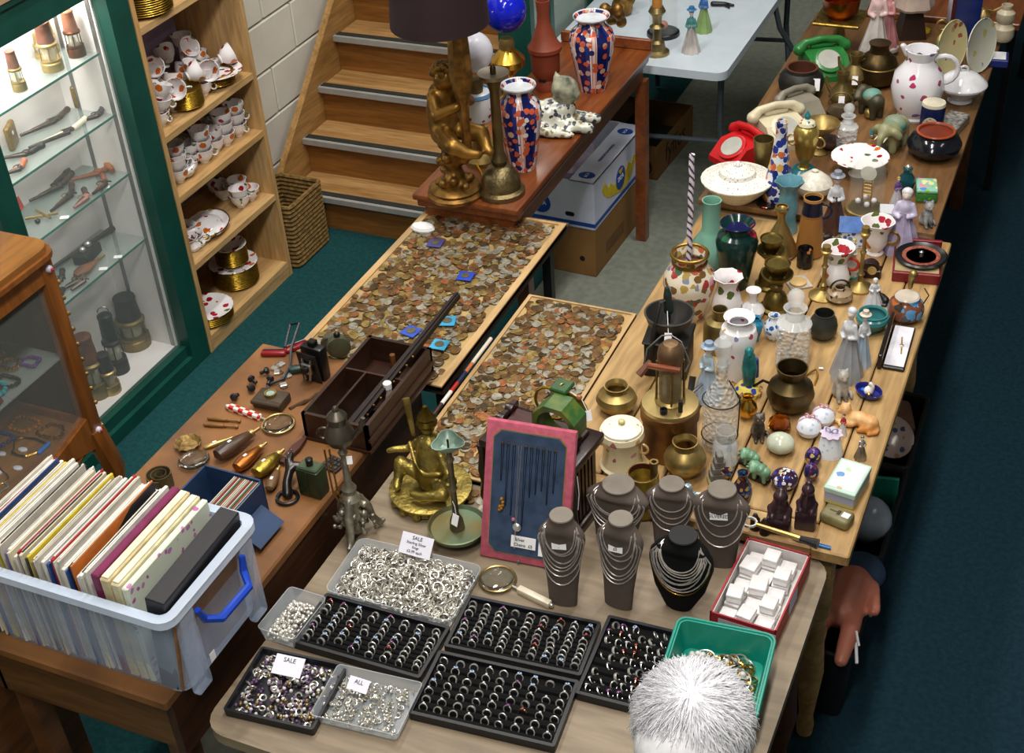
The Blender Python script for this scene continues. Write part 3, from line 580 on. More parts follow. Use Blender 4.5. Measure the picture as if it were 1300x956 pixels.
for i, (lab, ma, dx, dy, z) in enumerate([('green bead string heaped on the vitrine shelf', mat('2a6a4a', .3), .05, .1, .961), ('coral bead string on vitrine shelf', mat('a8543c', .3), .02, .18, .961), ('gilt chain spilling over the vitrine shelf', GOLD, -.02, .05, .961), ('blue glass bead string on the vitrine floor', mat('24408a', .2), .02, .12, .715), ('amber bead string on the vitrine floor', mat('a86a20', .2), .04, .2, .715), ('pale crystal bead string on the vitrine floor', mat('c8d0d8', .15), -.04, .03, .715), ('brass bead bracelet on the vitrine floor', GOLD, .14, .2, .715), ('garnet bead string beside turquoise beads', mat('5a1424', .2), .17, .0, .961)]): trinket('bead_string', lab, 'jewellery', beads(.035+.004*(i % 3), 18, .006, i+3), ma, dx, dy, z)
for i in range(7): trinket('white_cameo', 'white oval cameo lying on the vitrine floor', 'jewellery', xf(ball(.012, (0, 0, .004), 10, 5), sc=(1.3, .8, .4)), mat('d8dce6', .25), .11+.05*math.sin(i*2.1), -.1+i*.035, .715, 'cameos in the vitrine')
trinket('blue_pendant', 'bright blue glass pendant in the vitrine', 'jewellery', bbox(.012, .05, .012, .003), mat('2a6ac0', .25), .17, .13, .715)
# ================================================================ CLEAR BIN OF RECORDS
BINM = thin('c4d6f4', .66, .25, 'bin'); BINR = thin('d4e2f6', .35, .2, 'bin')
def bin_(label, x0, x1, y0, y1, z0, h):
    cx, cy = (x0+x1)/2, (y0+y1)/2; sx, sy = x1-x0, y1-y0
    t = thing('storage_bin', label, 'bin', (cx, cy, z0))
    obj('tub', tray(sx-.03, sy-.03, h-.012, .03, .004, .018), BINM, t)
    o = rrect(sx, sy, .035, 4); i_ = rrect(sx-.045, sy-.045, .02, 4); k = len(o)
    v = [(x, y, z) for q, z in ((o, h-.02), (o, h), (i_, h), (i_, h-.02)) for x, y in q]
    f = [(a*k+j, a*k+(j+1) % k, ((a+1) % 4)*k+(j+1) % k, ((a+1) % 4)*k+j) for a in range(4) for j in range(k)]
    obj('rim', (v, f), BINR, t)
    for s in (-1, 1):
        for yy in (-.32, .32): obj('corner_rib', bbox(.022, .05, h-.02, .006, 2, (s*(sx/2-.012), yy*sy, 0)), BINM, t)
        hd = obj('handle', tube([(s*(sx/2+.004), -.085, h-.035), (s*(sx/2+.008), -.075, h-.07), (s*(sx/2+.03), -.05, h-.085), (s*(sx/2+.034), .05, h-.085), (s*(sx/2+.008), .075, h-.07), (s*(sx/2+.004), .085, h-.035)], [.007, .009, .010, .010, .009, .007], 8), mat('1240b4', .35), t)
    return t
tb = bin_('clear plastic storage bin with blue handle, full of record sleeves', -2.06, -1.49, 1.405, 1.755, ZT, .25)
obj('bar_label', xf(bbox(.001, .018, .026, .0003), (.272, -.06, .03)), PAPER, tb)
COLN = [('f0ece0', 'white'), ('d9cfb2', 'cream'), ('c9c2b4', 'pale grey'), ('1f5a3a', 'green'), ('b01c28', 'red'), ('2a4a8a', 'blue'), ('d8c23a', 'yellow'), ('3a2a2a', 'dark brown'), ('e8e4dc', 'ivory'), ('7a3a4a', 'maroon'), ('8a7a5a', 'tan'), ('cfd4da', 'silver-grey'), ('201e22', 'black'), ('c8702c', 'orange'), ('6a5a8a', 'violet')]
seq = [3, 0, 4, 1, 5, 0, 2, 6, 4, 0, 11, 8, 6, 12, 2, 14, 0, 1, 8, 9, 4, 1, 12, 6, 10, 8, 2, 0, 8, 5, 4, 0, 2, 8, 1, 0, 5, 13, 12, 11, 1, 0, 12, 8]
x = -2.035; rr = random.Random(3)
for i, k in enumerate(seq):
    th = rr.choice((.0045, .006, .008, .0095)); hh = .285+rr.uniform(-.012, .012)
    c, nm = COLN[k]; t = thing('record_sleeve', nm+'-edged record sleeve'+(' beside the end of the clear bin' if i == 0 else ' between '+COLN[seq[i-1]][1]+' and '+(COLN[seq[i+1]][1] if i+1 < len(seq) else 'magenta')+' ones in the clear bin'), 'record', (x+th/2, 1.585+rr.uniform(-.006, .006), ZT+.006), (0, rr.uniform(-.03, .02), rr.uniform(-.015, .015)), 'records in the bin')
    obj('sleeve', bbox(th*.85, .29, hh, .0012), mat(c, .5, 0, .08, 30), t); obj('disc_edge', box(-th*.2, th*.2, -.135, .135, hh, hh+.002), mat(rr.choice(('e8e2d2', 'd8d2c4', '2a2626', 'f2efe6')), .6), t)
    x += th+.0006
def album(label, x, th, c, hh, edge=None, m2=None, rz=0, ty=0):
    t = thing('boxed_set', label, 'box set', (x, 1.585, ZT+.006), (0, ty, rz)); obj('case', bbox(th, .295, hh, .003), m2 or mat(c, .5, 0, .12, 30), t)
    if edge: obj('page_block', bbox(th*.7, .285, .004, .001, 1, (0, 0, hh)), mat(edge, .7), t)
    return t
album('magenta record album standing before the cream boxes', x+.012, .02, '7a1f50', .295)
album('cream boxed record set beside the magenta album', x+.036, .024, 'd8c89a', .29, 'efe6c8')
album('second cream boxed set with pale yellow edges', x+.062, .022, 'e2d8b0', .285, 'f2ecd2')
album('pale boxed set with pink printed lettering', x+.084, .016, 'd6dccc', .28, None, floral('d6ddcc', ['b860a8', 'c080b4'], 60, .4, .5, .4))
album('black boxed record set with worn edges leaning in the bin', -1.570, .048, '17151c', .27, None, None, .03, .10)
album('brown cardboard sleeve behind the black boxed set', -1.536, .006, '9a6a3c', .24, None, None, 0, .14)
bin_('second clear plastic bin on the dark cabinet', -2.70, -2.13, 1.24, 1.58, ZT, .25)
t = thing('side_cabinet', 'low dark cabinet carrying the second plastic bin', 'cabinet', (-2.42, 1.34, 0)); obj('body', bbox(.62, .56, .775, .005), DOAK, t); obj('top', bbox(.66, .6, .025, .004, 1, (0, 0, .775)), WORN, t)
# ================================================================ TOOL TABLE
def seg(u0, v0, u1, v1, z):
    a, b = P(u0, v0, z), P(u1, v1, z); return a, b, (b-a).length, math.atan2(b.y-a.y, b.x-a.x)
def quad(c):
    """four pixels (far-left, far-right, near-right, near-left) at height z -> centre, size x, size y, turn"""
    z = c[8]; q = [P(c[i*2], c[i*2+1], z) for i in range(4)]
    ex = ((q[1]-q[0])+(q[2]-q[3]))/2; ey = ((q[0]-q[3])+(q[1]-q[2]))/2
    return sum(q, Vector())/4, ex.length, ey.length, math.atan2(ex.y, ex.x)
sp = [((.004+.0023*a/1.2)*math.cos(a), (.004+.0023*a/1.2)*math.sin(a)) for a in [i*.35 for i in range(52)]]
spv = [(x, y, z) for z in (0, .045) for x, y in sp]+[(x*.93, y*.93, z) for z in (0, .045) for x, y in sp]; k = 52
spf = [(a+i, a+i+1, b+i+1, b+i) for a, b in ((0, k), (3*k, 2*k), (2*k, 0), (k, 3*k)) for i in range(k-1)]
one('rolled_strap', 'khaki webbing strap rolled into a coil by the record bin', 'strap', (spv, spf), mat('5a4c28', .9, 0, .2, 40), P(207, 618, ZT))
p, sx, sy, rz = quad((262, 592, 332, 607, 296, 655, 218, 628, ZT+.11))
bx = thing('card_file', 'open navy blue file box of postcards beside the record bin', 'box', (p.x, p.y, ZT), rz); NAVY = mat('1f3a60', .6, 0, .1)
for nm, m in (('front_panel', box(-sx/2, sx/2, -sy/2, -sy/2+.005, 0, .11)), ('rear_panel', box(-sx/2, sx/2, sy/2-.005, sy/2, 0, .11)), ('side_panel', box(-sx/2, -sx/2+.005, -sy/2, sy/2, 0, .11)), ('side_panel', box(sx/2-.005, sx/2, -sy/2, sy/2, 0, .11)), ('bottom_panel', box(-sx/2, sx/2, -sy/2, sy/2, 0, .004)), ('flap', xf(box(0, .07, -sy/2, sy/2*.6, 0, .004), (sx/2, 0, .05), (0, .55, 0)))): obj(nm, m, NAVY, bx, smooth=0)
cm = mesh('postcard', bbox(.0022, sy*.82, .1, .0005), 0)
for i in range(15):
    c = ['efe9dc', 'd8c8b0', 'b03030', 'e8e4da', '3a7a5a', 'c8602c', 'f2eee4'][i % 7]
    me = cm.copy(); me.materials.append(mat(c, .6)); one('postcard', ['cream', 'buff', 'red', 'white', 'green', 'orange', 'ivory'][i % 7]+' postcard filed upright in the navy box', 'postcard', me, None, Vector((p.x, p.y, ZT+.012))+Matrix.Rotation(rz, 3, 'Z') @ Vector((-.01+.0052*i, 0, 0)), (0, .22, rz), 'postcards in the navy box')
one('glass_lens', 'large loose clear lens lying beside the navy box', 'lens', xf(ball(1, (0, 0, 0), 24, 8), sc=(.042, .042, .009)), glass('eef4f2'), P(247, 587, ZT)+Vector((0, 0, .01)))
one('pressed_dish', 'small pressed gilt dish with scalloped rim beside loose lens', 'dish', lathe(hollow([(.3, 0), (.7, .3), (1, 1)], .036, .016, .05), 24, 12, .06, .2), mat('a88850', .4, .6, .3, 60, bump=.4), P(240, 567, ZT))
def flask(label, u0, v0, u1, v1, ma, w=.02, cat='powder flask'):
    a, b, L, rz = seg(u0, v0, u1, v1, ZT); t = thing('powder_flask', label, cat, a+Vector((0, 0, w)), rz, None)
    obj('body', xf(lathe(prof([(.05, 0), (.75, .06), (1, .25), (.85, .5), (.5, .78), (.4, .8)], w, L), 16), (0, 0, 0), (0, PI/2, 0), (.8, 1, 1)), ma, t)
    obj('collar', xf(lathe(prof([(.42, .78), (.45, .8), (.45, .85), (.3, .86)], w, L), 12), (0, 0, 0), (0, PI/2, 0)), BRASS, t); obj('spout', tube([(.85*L, 0, 0), (L, 0, 0)], w*.2), BRASS, t); obj('price_sticker', bbox(.011, .007, .001, .0002, 1, (.35*L, 0, w*.78)), PAPER, t)
flask('dark horn powder flask with brass spout', 275, 590, 331, 553, mat('4a3020', .35, 0, .3), .025)
flask('bright copper powder flask', 300, 604, 340, 570, mat('b06a30', .35, .9, .2), .021); flask('embossed yellow brass powder flask', 325, 612, 362, 580, mat('a8903c', .35, .9, .2, 30, bump=.4), .024)
flask('slim pale brass flask with white sticker', 258, 572, 302, 556, mat('c0a868', .35, .8), .008); flask('short brown leather shot flask', 342, 628, 356, 597, mat('6a4a2c', .5), .015)
for i, (u0, v0, u1, v1) in enumerate(((264, 533, 306, 537), (259, 541, 303, 544))):
    a, b, L, rz = seg(u0, v0, u1, v1, ZT); one('lace_bobbin', 'turned wooden lace bobbin beside the chequered magnifier', 'bobbin', xf(lathe(prof([(.6, 0), (1, .04), (.8, .1), (1, .2), (.9, .55), (.55, .58), (.9, .62), (.5, .66), (.5, .9), (.9, .93), (.6, 1)], .006, L), 12), (0, 0, .006), (0, PI/2, 0)), wood('9a6a30', '6c4418', 'X'), a, rz, 'lace bobbins')
def magnifier(label, uc, vc, w, u1, v1, z, grip, u0=None, v0=None):
    c = P(uc, vc, z); R = w*.5*mpp(c); h = P(u1, v1, z); d = h-c; L = d.length; t = thing('magnifying_glass', label, 'magnifier', c+Vector((0, 0, .008)), math.atan2(d.y, d.x))
    obj('lens', xf(ball(1, (0, 0, 0), 28, 8), sc=(R*.96, R*.96, .006)), glass('f0f6f4'), t); obj('rim', torus(R, .003, 32, 8), mat('b09a60', .3, 1), t)
    obj('neck', tube([(R, 0, 0), (R+.018, 0, 0)], .0035), SILVER, t); obj('handle', xf(bbox(L-R-.018, .018, .018, .004, 2, ((L-R-.018)/2, 0, -.009)), (R+.018, 0, 0)), grip, t); obj('end_cap', ball(.006, (L+.003, 0, 0)), SILVER, t)
magnifier('magnifying glass with red and white chequered handle', 354, 541, 41, 290, 519, ZT, checker('c01a1c', 'f0e8dc', 60))
c = P(346, 513, ZT); t = thing('compass_case', 'brown leather case with a brass compass on top', 'case', c, .05); obj('case', bbox(.09, .06, .03, .005, 2), mat('4a3a28', .6, 0, .2), t); obj('flap', bbox(.09, .018, .012, .003, 1, (0, -.03, .018)), mat('40301f', .6), t); k = obj('compass', lathe([(.017, .03), (.017, .04), (.013, .04), (.012, .037)], 20), BRASS, t); obj('compass_face', lathe([(.012, .0375), (.012, .038)], 16), mat('9ab0a8', .2), k)
one('leather_strap', 'narrow brown leather strap curling beside the compass case', 'strap', tube([P(u, v, ZT)+Vector((0, 0, .004+.006*math.sin(u))) for u, v in ((368, 520), (376, 515), (386, 513), (394, 507), (402, 502), (408, 500))], .006, 6), mat('4a3018', .6), (0, 0, 0))
for i, (u, v) in enumerate(((303, 505), (316, 495), (331, 478), (341, 492), (326, 490))):
    one('drawer_knob', 'turned black drawer knob lying loose near the padlocks', 'knob', xf(lathe(prof([(.5, 0), (.55, .3), (.35, .4), (1, .65), (.9, .9), (.3, 1)], .011, .028), 14), (0, 0, .011), (1.3, 0, i*1.1)), mat('1f1a1a', .4), P(u, v, ZT), 0, 'loose drawer knobs')
for i, (u, v) in enumerate(((349, 469), (357, 464), (366, 478), (360, 490), (352, 474))):
    t = thing('padlock', 'small tarnished padlock on the tool table', 'padlock', P(u, v, ZT), i*1.3, 'padlocks'); obj('body', bbox(.022, .018, .008, .002), SILVER, t); obj('shackle', torus(.008, .0018, 12, 6, (0, .009, .004), (0, 0, 0), 0, PI), STEEL, t)
one('coiled_cord', 'black corded handset curving over the padlocks', 'cord', tube([P(363, 448, ZT)+Vector((0, 0, .02)), P(372, 430, ZT)+Vector((0, 0, .05)), P(384, 432, ZT)+Vector((0, 0, .06)), P(372, 452, ZT)+Vector((0, 0, .03)), P(369, 470, ZT)+Vector((0, 0, .012)), P(360, 485, ZT)+Vector((0, 0, .01)), P(340, 492, ZT)+Vector((0, 0, .008)), P(345, 505, ZT)+Vector((0, 0, .008))], .004, 8), mat('20242c', .4), (0, 0, 0))
for lab, u, v, r in (('dark red folding penknife with rounded ends', 348, 451, .35), ('crimson penknife propped beside the camera', 377, 443, .95)):
    t = thing('penknife', lab, 'penknife', P(u, v, ZT), r); obj('scales', bbox(.075, .024, .016, .007, 3), mat('8a1420', .3), t); obj('blade', bbox(.06, .004, .004, .001, 1, (0, .006, .016)), STEEL, t)
c = P(404, 478, ZT); t = thing('folding_camera', 'black folding camera with chrome struts', 'camera', c, -.1); t.scale = (1.2,)*3
obj('body', bbox(.06, .028, .09, .006, 2), BLACK, t); obj('door', xf(bbox(.056, .004, .085, .002), (0, -.02, 0), (.12, 0, 0)), mat('18181a', .25), t); obj('strut', tube([(-.012, -.03, .07), (-.006, -.036, .015)], .003), STEEL, t); obj('strut', tube([(.012, -.03, .07), (.006, -.036, .015)], .003), STEEL, t); obj('lens_board', bbox(.028, .01, .03, .003, 1, (0, -.034, .03)), STEEL, t); obj('lens', tube([(0, -.039, .045), (0, -.047, .045)], .009, 14), BLACK, t); obj('viewfinder', bbox(.02, .018, .014, .002, 1, (.0, 0, .09)), BLACK, t)
c = P(380, 472, ZT); one('bottle_green_case', 'dark green spectacle case beside the camera', 'case', bbox(.06, .025, .022, .009, 3), mat('1a3a34', .4), c, .6)
t = thing('round_tin', 'khaki round field flask beside the camera', 'flask', P(432, 452, ZT)+Vector((0, 0, .035)), .6); obj('body', xf(lathe(prof([(.6, 0), (1, .15), (1, .85), (.6, 1)], .034, .035), 20), (0, .0175, 0), (PI/2, 0, 0)), mat('4a4a34', .6, 0, .2), t); obj('cap', ball(.01, (0, 0, .04)), BLACK, t)
t = thing('round_tin', 'grey-green round tin leaning behind the open wooden box', 'tin', P(422, 446, ZT)+Vector((0, 0, .03)), .2); obj('body', xf(lathe(prof([(.9, 0), (1, .1), (1, .9), (.9, 1)], .028, .03), 20), (0, .015, 0), (PI/2, 0, 0)), mat('5a584a', .5, .3), t)
a, b, L, rz = seg(358, 592, 389, 560, ZT); t = thing('sheath_knife', 'sheath knife in brown leather with studs', 'knife', a+Vector((0, 0, .006)), rz); obj('sheath', prism([(0, -.008), (L*.6, -.012), (L, -.004), (L, .004), (L*.6, .012), (0, .008)], .01), mat('4a2418', .5), t)
for i in range(3): obj('stud', ball(.003, (.02+.014*i, 0, .011), 8, 5), STEEL, t)
t = thing('pewter_spout', 'grey pewter horn-shaped spout with flared foot', 'spout', P(366, 632, ZT), .3)
obj('body', blob([[(0, 0, .012, .014), (-.004, .02, .03, .012), (0, .045, .05, .012), (.012, .06, .056, .011), (.05, .062, .05, .009), (.07, .066, .046, .006)], [(0, .045, .05, .011), (-.006, .07, .062, .012), (-.004, .09, .066, .008)]], .004), mat('4c4848', .3, .9, .2), t)
obj('flared_foot', torus(.026, .005, 20, 8, (0, -.005, .006)), mat('4c4848', .3, .9, .2), t)
c = P(400, 625, ZT); t = thing('oil_can', 'olive green square tin bottle with black cap', 'tin', c, -.05); t.scale = (1.3,)*3; obj('body', bbox(.05, .035, .065, .004, 2), mat('2c3a22', .4, .2, .2), t); obj('shoulder', bbox(.045, .03, .006, .003, 1, (0, 0, .064)), mat('4a5a40', .45, .2, .2), t); obj('cap', lathe([(.007, .07), (.0075, .084), (.005, .086)], 12), BLACK, t); obj('seam', box(-.002, .002, -.0185, -.0172, .005, .06), mat('22301a', .4), t)
c = P(424, 591, ZT); t = thing('printing_block', 'small dark printing block with raised type', 'block', c, -.2); obj('base', bbox(.055, .05, .008, .001), mat('2a2224', .5), t)
for i in range(4):
    for j in range(3): obj('type', bbox(.009, .011, .004, .001, 1, (-.018+.012*i, -.014+.014*j, .008)), mat('55504e', .4, .6), t)
# ---- the open wooden box-box
a = P(388, 556, ZT); b = P(473, 572, ZT); hh = hgt(a, 524); fl = P(467, 425, ZT+hh); w = b.x-a.x; d = fl.y-a.y
DW = wood('3c2114', '28140b', 'Y', .4, 5, 9, .2); DWX = wood('3c2114', '28140b', 'X', .4, 5, 9, .2)
t = thing('compartment_box', 'dark wooden open box with dividers on the tool table', 'box', a, .0); k = .01
obj('front_panel', box(0, w, 0, k, 0, hh), DWX, t, smooth=0); obj('rear_panel', box(0, w, d-k, d, 0, hh), DWX, t, smooth=0); obj('side_panel', box(0, k, 0, d, 0, hh), DW, t, smooth=0); obj('side_panel', box(w-k, w, 0, d, 0, hh), DW, t, smooth=0); obj('bottom_panel', box(-.006, w+.006, -.006, d, -.0, .008), DW, t, smooth=0)
obj('divider', box(k, w-k, d*.58, d*.58+.006, 0, hh*.95), DWX, t, smooth=0); obj('divider', box(w*.36, w*.36+.006, k, d*.58, 0, hh*.95), DW, t, smooth=0); obj('pull_knob', ball(.008, (w*.45, -.008, hh*.45)), BRONZE, t); obj('side_moulding', box(w, w+.006, 0, d, hh*.4, hh*.5), DW, t, smooth=0)
q0 = a+Vector((w*.75, d*.1, .03))
t = thing('glass_vial', 'white-capped glass vial standing in the open wooden box', 'vial', a+Vector((w*.8, d*.5, .012))); obj('body', lathe([(.011, 0), (.011, .055), (.008, .06)], 16), thin('c8b8a0', .5, .1), t); obj('cap', lathe([(.012, .058), (.012, .074), (.01, .076)], 16), WHITE, t)
one('black_clip', 'black ribbed clip inside the open wooden box', 'clip', bbox(.055, .018, .018, .003), BLACK, a+Vector((w*.62, d*.36, .01)), .3); one('silver_pin', 'short steel rod inside the open wooden box', 'rod', tube([(0, 0, 0), (.0, .04, .0)], .004), STEEL, a+Vector((w*.72, d*.2, .014)), .2)
for i in range(5): one('brass_washer', 'brass washer in the corner of the open wooden box', 'washer', torus(.010, .0025, 14, 6), BRASS, a+Vector((w*.2+.008*math.sin(i*2), d*.12+.012*i, .012+.003*i)), (.2*i, .1, 0), 'brass washers in the open box')
one('turquoise_pencil', 'thin turquoise pencil among the brass washers', 'pencil', tube([(0, 0, 0), (.03, .05, .006)], .003, 6), mat('3a9aa8', .5), a+Vector((w*.1, d*.1, .016)))
one('wooden_reel', 'light wooden reel at the back of the open wooden box', 'reel', lathe(prof(PR['cyl'], .008, .05), 12), wood('7a4c22', '5a3414', 'Z'), a+Vector((w*.45, d*.93-.008, .01)))
p0 = a+Vector((w*.62, d*.12, hh*.35)); p1 = PY(582, 377, a.y+d+.17)
dv = p1-p0; t = thing('ebony_moulding', 'long dark ebony stick with gilt inlay resting across the open box', 'stick', p0, (0, -math.atan2(dv.z, math.hypot(dv.x, dv.y)), math.atan2(dv.y, dv.x))); L = dv.length
obj('shaft', prism([(0, -.016), (L, -.008), (L, .008), (0, .016)], .016), mat('1c1110', .35), t); obj('ridge', box(0, L, -.003, .003, .016, .02), mat('2a1a16', .3), t)
for i in range(8): obj('gilt_inlay', ball(.0045, (L*(.1+.06*i), -.014, .005+.004*(i % 2)), 8, 5), GILT, t)
# ================================================================ COIN BOARDS
PLY = wood('c9a878', 'b58f5c', 'Y', .6, 4, 6); PLYI = mat('b89a64', .7, 0, .2, 10)
COINC = [('old brown bronze', '7c5c36', 34), ('bright copper', 'a66a40', 10), ('worn silver-grey', 'a8a292', 28), ('brassy yellow', 'a0884e', 16), ('almost black', '584730', 12)]
cms = []
for nm, h, wgt in COINC:
    for R in (.0105, .013, .0155):
        me = mesh('coin', join(lathe([(R*.96, 0), (R, .0004), (R, .0016), (R*.96, .002), (R*.9, .002), (R*.88, .0016), (.001, .0017)], 16)), 40); me.materials.append(mat(h, .5, .6, .2, 60)); cms.append((nm, me, wgt, R))
rc = random.Random(5); ALL = []
def board(label, x0, x1, y0, y1, z, n, bn, edge=.018, skip=None):
    t = thing('coin_board', label, 'board', ((x0+x1)/2, (y0+y1)/2, z)); sx, sy = x1-x0, y1-y0
    obj('panel', box(-sx/2, sx/2, -sy/2, sy/2, 0, .012), PLYI, t, smooth=0)
    for nm, m in (('edge_strip', box(-sx/2, -sx/2+edge, -sy/2, sy/2, 0, .017)), ('edge_strip', box(sx/2-edge, sx/2, -sy/2, sy/2, 0, .017)), ('edge_strip', box(-sx/2+edge, sx/2-edge, sy/2-edge*.6, sy/2, 0, .017)), ('edge_strip', box(-sx/2+edge, sx/2-edge, -sy/2, -sy/2+edge*.6, 0, .017))): obj(nm, m, PLY, t, smooth=0)
    ws = [c[2] for c in cms]
    for i in range(n):
        nm, me, wg, R = rc.choices(cms, ws)[0]; e = edge+R*.9
        x, y = rc.uniform(x0+e, x1-e), rc.uniform(y0+e, y1-e)
        if skip and skip(x, y): continue
        ALL.append((nm, me, Vector((x, y, z+.0122+rc.random()*.006)), (rc.uniform(-.14, .14), rc.uniform(-.14, .14), rc.random()*6), bn))
    return t
B1Z, B2Z = .757, .7205
board('larger pale-edged plywood board heaped with loose coins', -2.0, -1.505, 2.645, 3.60, B1Z, 1650, 'the larger coin board', .022)
board('smaller pale-edged board of coins beside the plank table', -1.48, -1.128, 2.35, 3.215, B2Z, 1500, 'the smaller coin board', .012)

# coins scattered onto the jewellery table around the brass figure
for i in range(40):
    nm, me, wg, R = rc.choices(cms, [c[2] for c in cms])[0]; ALL.append((nm, me, Vector((rc.uniform(-1.42, -1.16), rc.uniform(2.26, 2.34), ZJ+.001+rc.random()*.005)), (rc.uniform(-.1, .1), rc.uniform(-.1, .1), rc.random()*6), 'the grey-brown table'))
ALL.sort(key=lambda a: (a[2]-CAM).length)
for nm, me, p, r, bn in ALL[:300]: one('coin', nm+' coin lying loose on '+bn, 'coin', me, None, p, r, 'loose coins')
vs, fs, mi, order = [], [], [], []
for nm, me, p, r, bn in ALL[300:]:
    M = Matrix.LocRotScale(p, Euler(r), None); o = len(vs); vs += [tuple(M @ v.co) for v in me.vertices]; m0 = me.materials[0]
    if m0 not in order: order.append(m0)
    for f in me.polygons: fs.append(tuple(i+o for i in f.vertices)); mi.append(order.index(m0))
me = mesh('coin_heap', (vs, fs), 40)
for m0 in order: me.materials.append(m0)
me.polygons.foreach_set('material_index', mi)
o = obj('coin_heap', me, None); tag(o, 'mass of mixed old coins spread over the far parts of both boards', 'coins', None, 'stuff')
for lab, u, v, c, r in (('violet-blue coin packet near the cherry table', 553, 309, '4a4a8a', .1), ('royal blue coin packet in the middle of larger board', 591, 351, '2a4ac0', .1), ('blue coin packet beside the open wooden box', 522, 421, '3a58c0', -.2), ('sky blue coin packet under the ebony stick', 568, 408, '3aa0d0', .3), ('pale turquoise coin packet near the board corner', 558, 438, '48b0dc', .05)):
    t = thing('coin_packet', lab, 'coin packet', P(u, v, B1Z+.022), r); obj('wallet', bbox(.05, .05, .003, .001), mat(c, .35), t); obj('coin', lathe([(.014, .003), (.014, .005)], 18), mat('9a927a', .35, .8), t)
one('crumpled_paper', 'crumpled white tissue at the corner of the larger coin board', 'paper', xf(ball(.04, (0, 0, .012), 9, 6), sc=(1.1, .7, .45)), PAPER, P(537, 291, B1Z+.02), 0, None, 0)
# striped ruler / flag pole lying in the gap between the boards
a, b = P(572, 520, .735), P(640, 425, .735)
a = Vector((-1.492, 2.50, .74)); L = .45; one('striped_stick', 'thin striped stick lying between the two coin boards', 'stick', tube([(0, 0, 0), (0, L, 0)], .006, 8), bands([(0, '3a2418'), (.25, 'e8e0d8'), (.38, 'b02020'), (.48, '1a2a4a'), (.6, 'c87048'), (.7, 'e0d0c0')], 1, L), a)
# ================================================================ JEWELLERY TABLE
# ---- ring trays
RS = mat('e6e4e0', .3, .85, .05, 50)
def ring_mesh(kind):
    if kind == 0: return [(torus(.0092, .0016, 16, 6), RS)]
    if kind == 1: return [(torus(.0092, .0013, 16, 6), RS), (ball(.0032, (0, .0105, 0), 8, 5), mat('e8e8ee', .1))]
    if kind == 2: return [(torus(.0092, .0013, 16, 6), RS), (xf(ball(.0042, (0, 0, 0), 8, 5), (0, .0108, 0), sc=(1, .7, 1)), mat('8a4a8a', .1))]
    if kind == 3: return [(xf(torus(.0092, .0016, 16, 6), sc=(1, 1, 2.2)), RS)]
    if kind == 4: return [(torus(.0092, .0014, 16, 6), mat('d8a878', .2, 1)), (ball(.003, (0, .0105, 0), 8, 5), mat('d05a70', .1))]
    return [(torus(.0092, .0013, 16, 6), RS), (join(*[ball(.0022, (.0035*math.cos(a), .0108, .0035*math.sin(a)), 6, 4) for a in [i*1.05 for i in range(6)]]), mat('bcd0e8', .08)), (ball(.0026, (0, .0112, 0), 6, 4), mat('2a4aa0', .1))]
RKN = ['plain silver band', 'silver ring with clear stone', 'silver ring with purple stone', 'broad silver band', 'rose-gold ring with pink stone', 'silver cluster ring with blue centre']
rings = []
for k in range(6):
    ps = ring_mesh(k); v, f, mi = [], [], []
    for i, (m, ma) in enumerate(ps):
        o = len(v); v += m[0]; f += [tuple(j+o for j in q) for q in m[1]]; mi += [i]*len(m[1])
    me = mesh('ring', (v, f), 50)
    for m, ma in ps: me.materials.append(ma)
    me.polygons.foreach_set('material_index', mi); rings.append(me)
TRK = mat('14161c', .45, 0, .1); rk = random.Random(21); NR = 0
def ring_tray(label, c, nx, ny, where, loose=False, h=.022):
    global NR
    p, sx, sy, rz = quad(c); t = thing('ring_tray', label, 'tray', (p.x, p.y, ZJ), rz)
    obj('frame', tray(sx, sy, h, .006, .008), TRK, t); obj('velvet_bed', box(-sx/2+.008, sx/2-.008, -sy/2+.008, sy/2-.008, .006, .009), VELBLK, t)
    M = Matrix.LocRotScale(Vector((p.x, p.y, ZJ)), Euler((0, 0, rz)), None); ux, uy = (sx-.045)/(nx-1 if nx > 1 else 1), (sy-.05)/(ny-1 if ny > 1 else 1)
    for j in range(ny):
        y = -(sy-.05)/2+uy*j; obj('foam_roll', xf(tube([(-sx/2+.01, 0, 0), (sx/2-.01, 0, 0)], uy*.42, 8), (0, y-uy*.5, .009)), VELBLK, t)
        for i in range(nx):
            if rk.random() < .08: continue
            k = rk.choices(range(6), [30, 24, 7, 20, 7, 12])[0]; q = M @ Vector((-(sx-.045)/2+ux*i+rk.uniform(-.003, .003), y, .017))
            one('ring', RKN[k]+' slotted in the '+where, 'ring', rings[k], None, q, (PI/2-.5+rk.uniform(-.15, .15), 0, rz+(rk.uniform(-.3, .3) if not loose else PI/2+rk.uniform(-.5, .5))), 'rings in the '+where); NR += 1
    return t
ring_tray('black ring tray touching the small tub of silver beads', (413, 752, 569, 796, 536, 862, 371, 816, ZJ+.02), 8, 9, 'black tray beside the bead tub')
ring_tray('black ring tray in front of the ivory-handled magnifier', (597, 755, 763, 791, 738, 858, 561, 821, ZJ+.02), 9, 9, 'black tray beside the magnifier')
ring_tray('black ring tray in front of the tray by the magnifier', (558, 826, 734, 864, 706, 950, 517, 905, ZJ+.02), 9, 7, 'front black tray')
ring_tray('narrow black tray of upright rings beside the teal basket', (772, 781, 860, 801, 826, 905, 730, 880, ZJ+.02), 6, 9, 'narrow black tray', True)
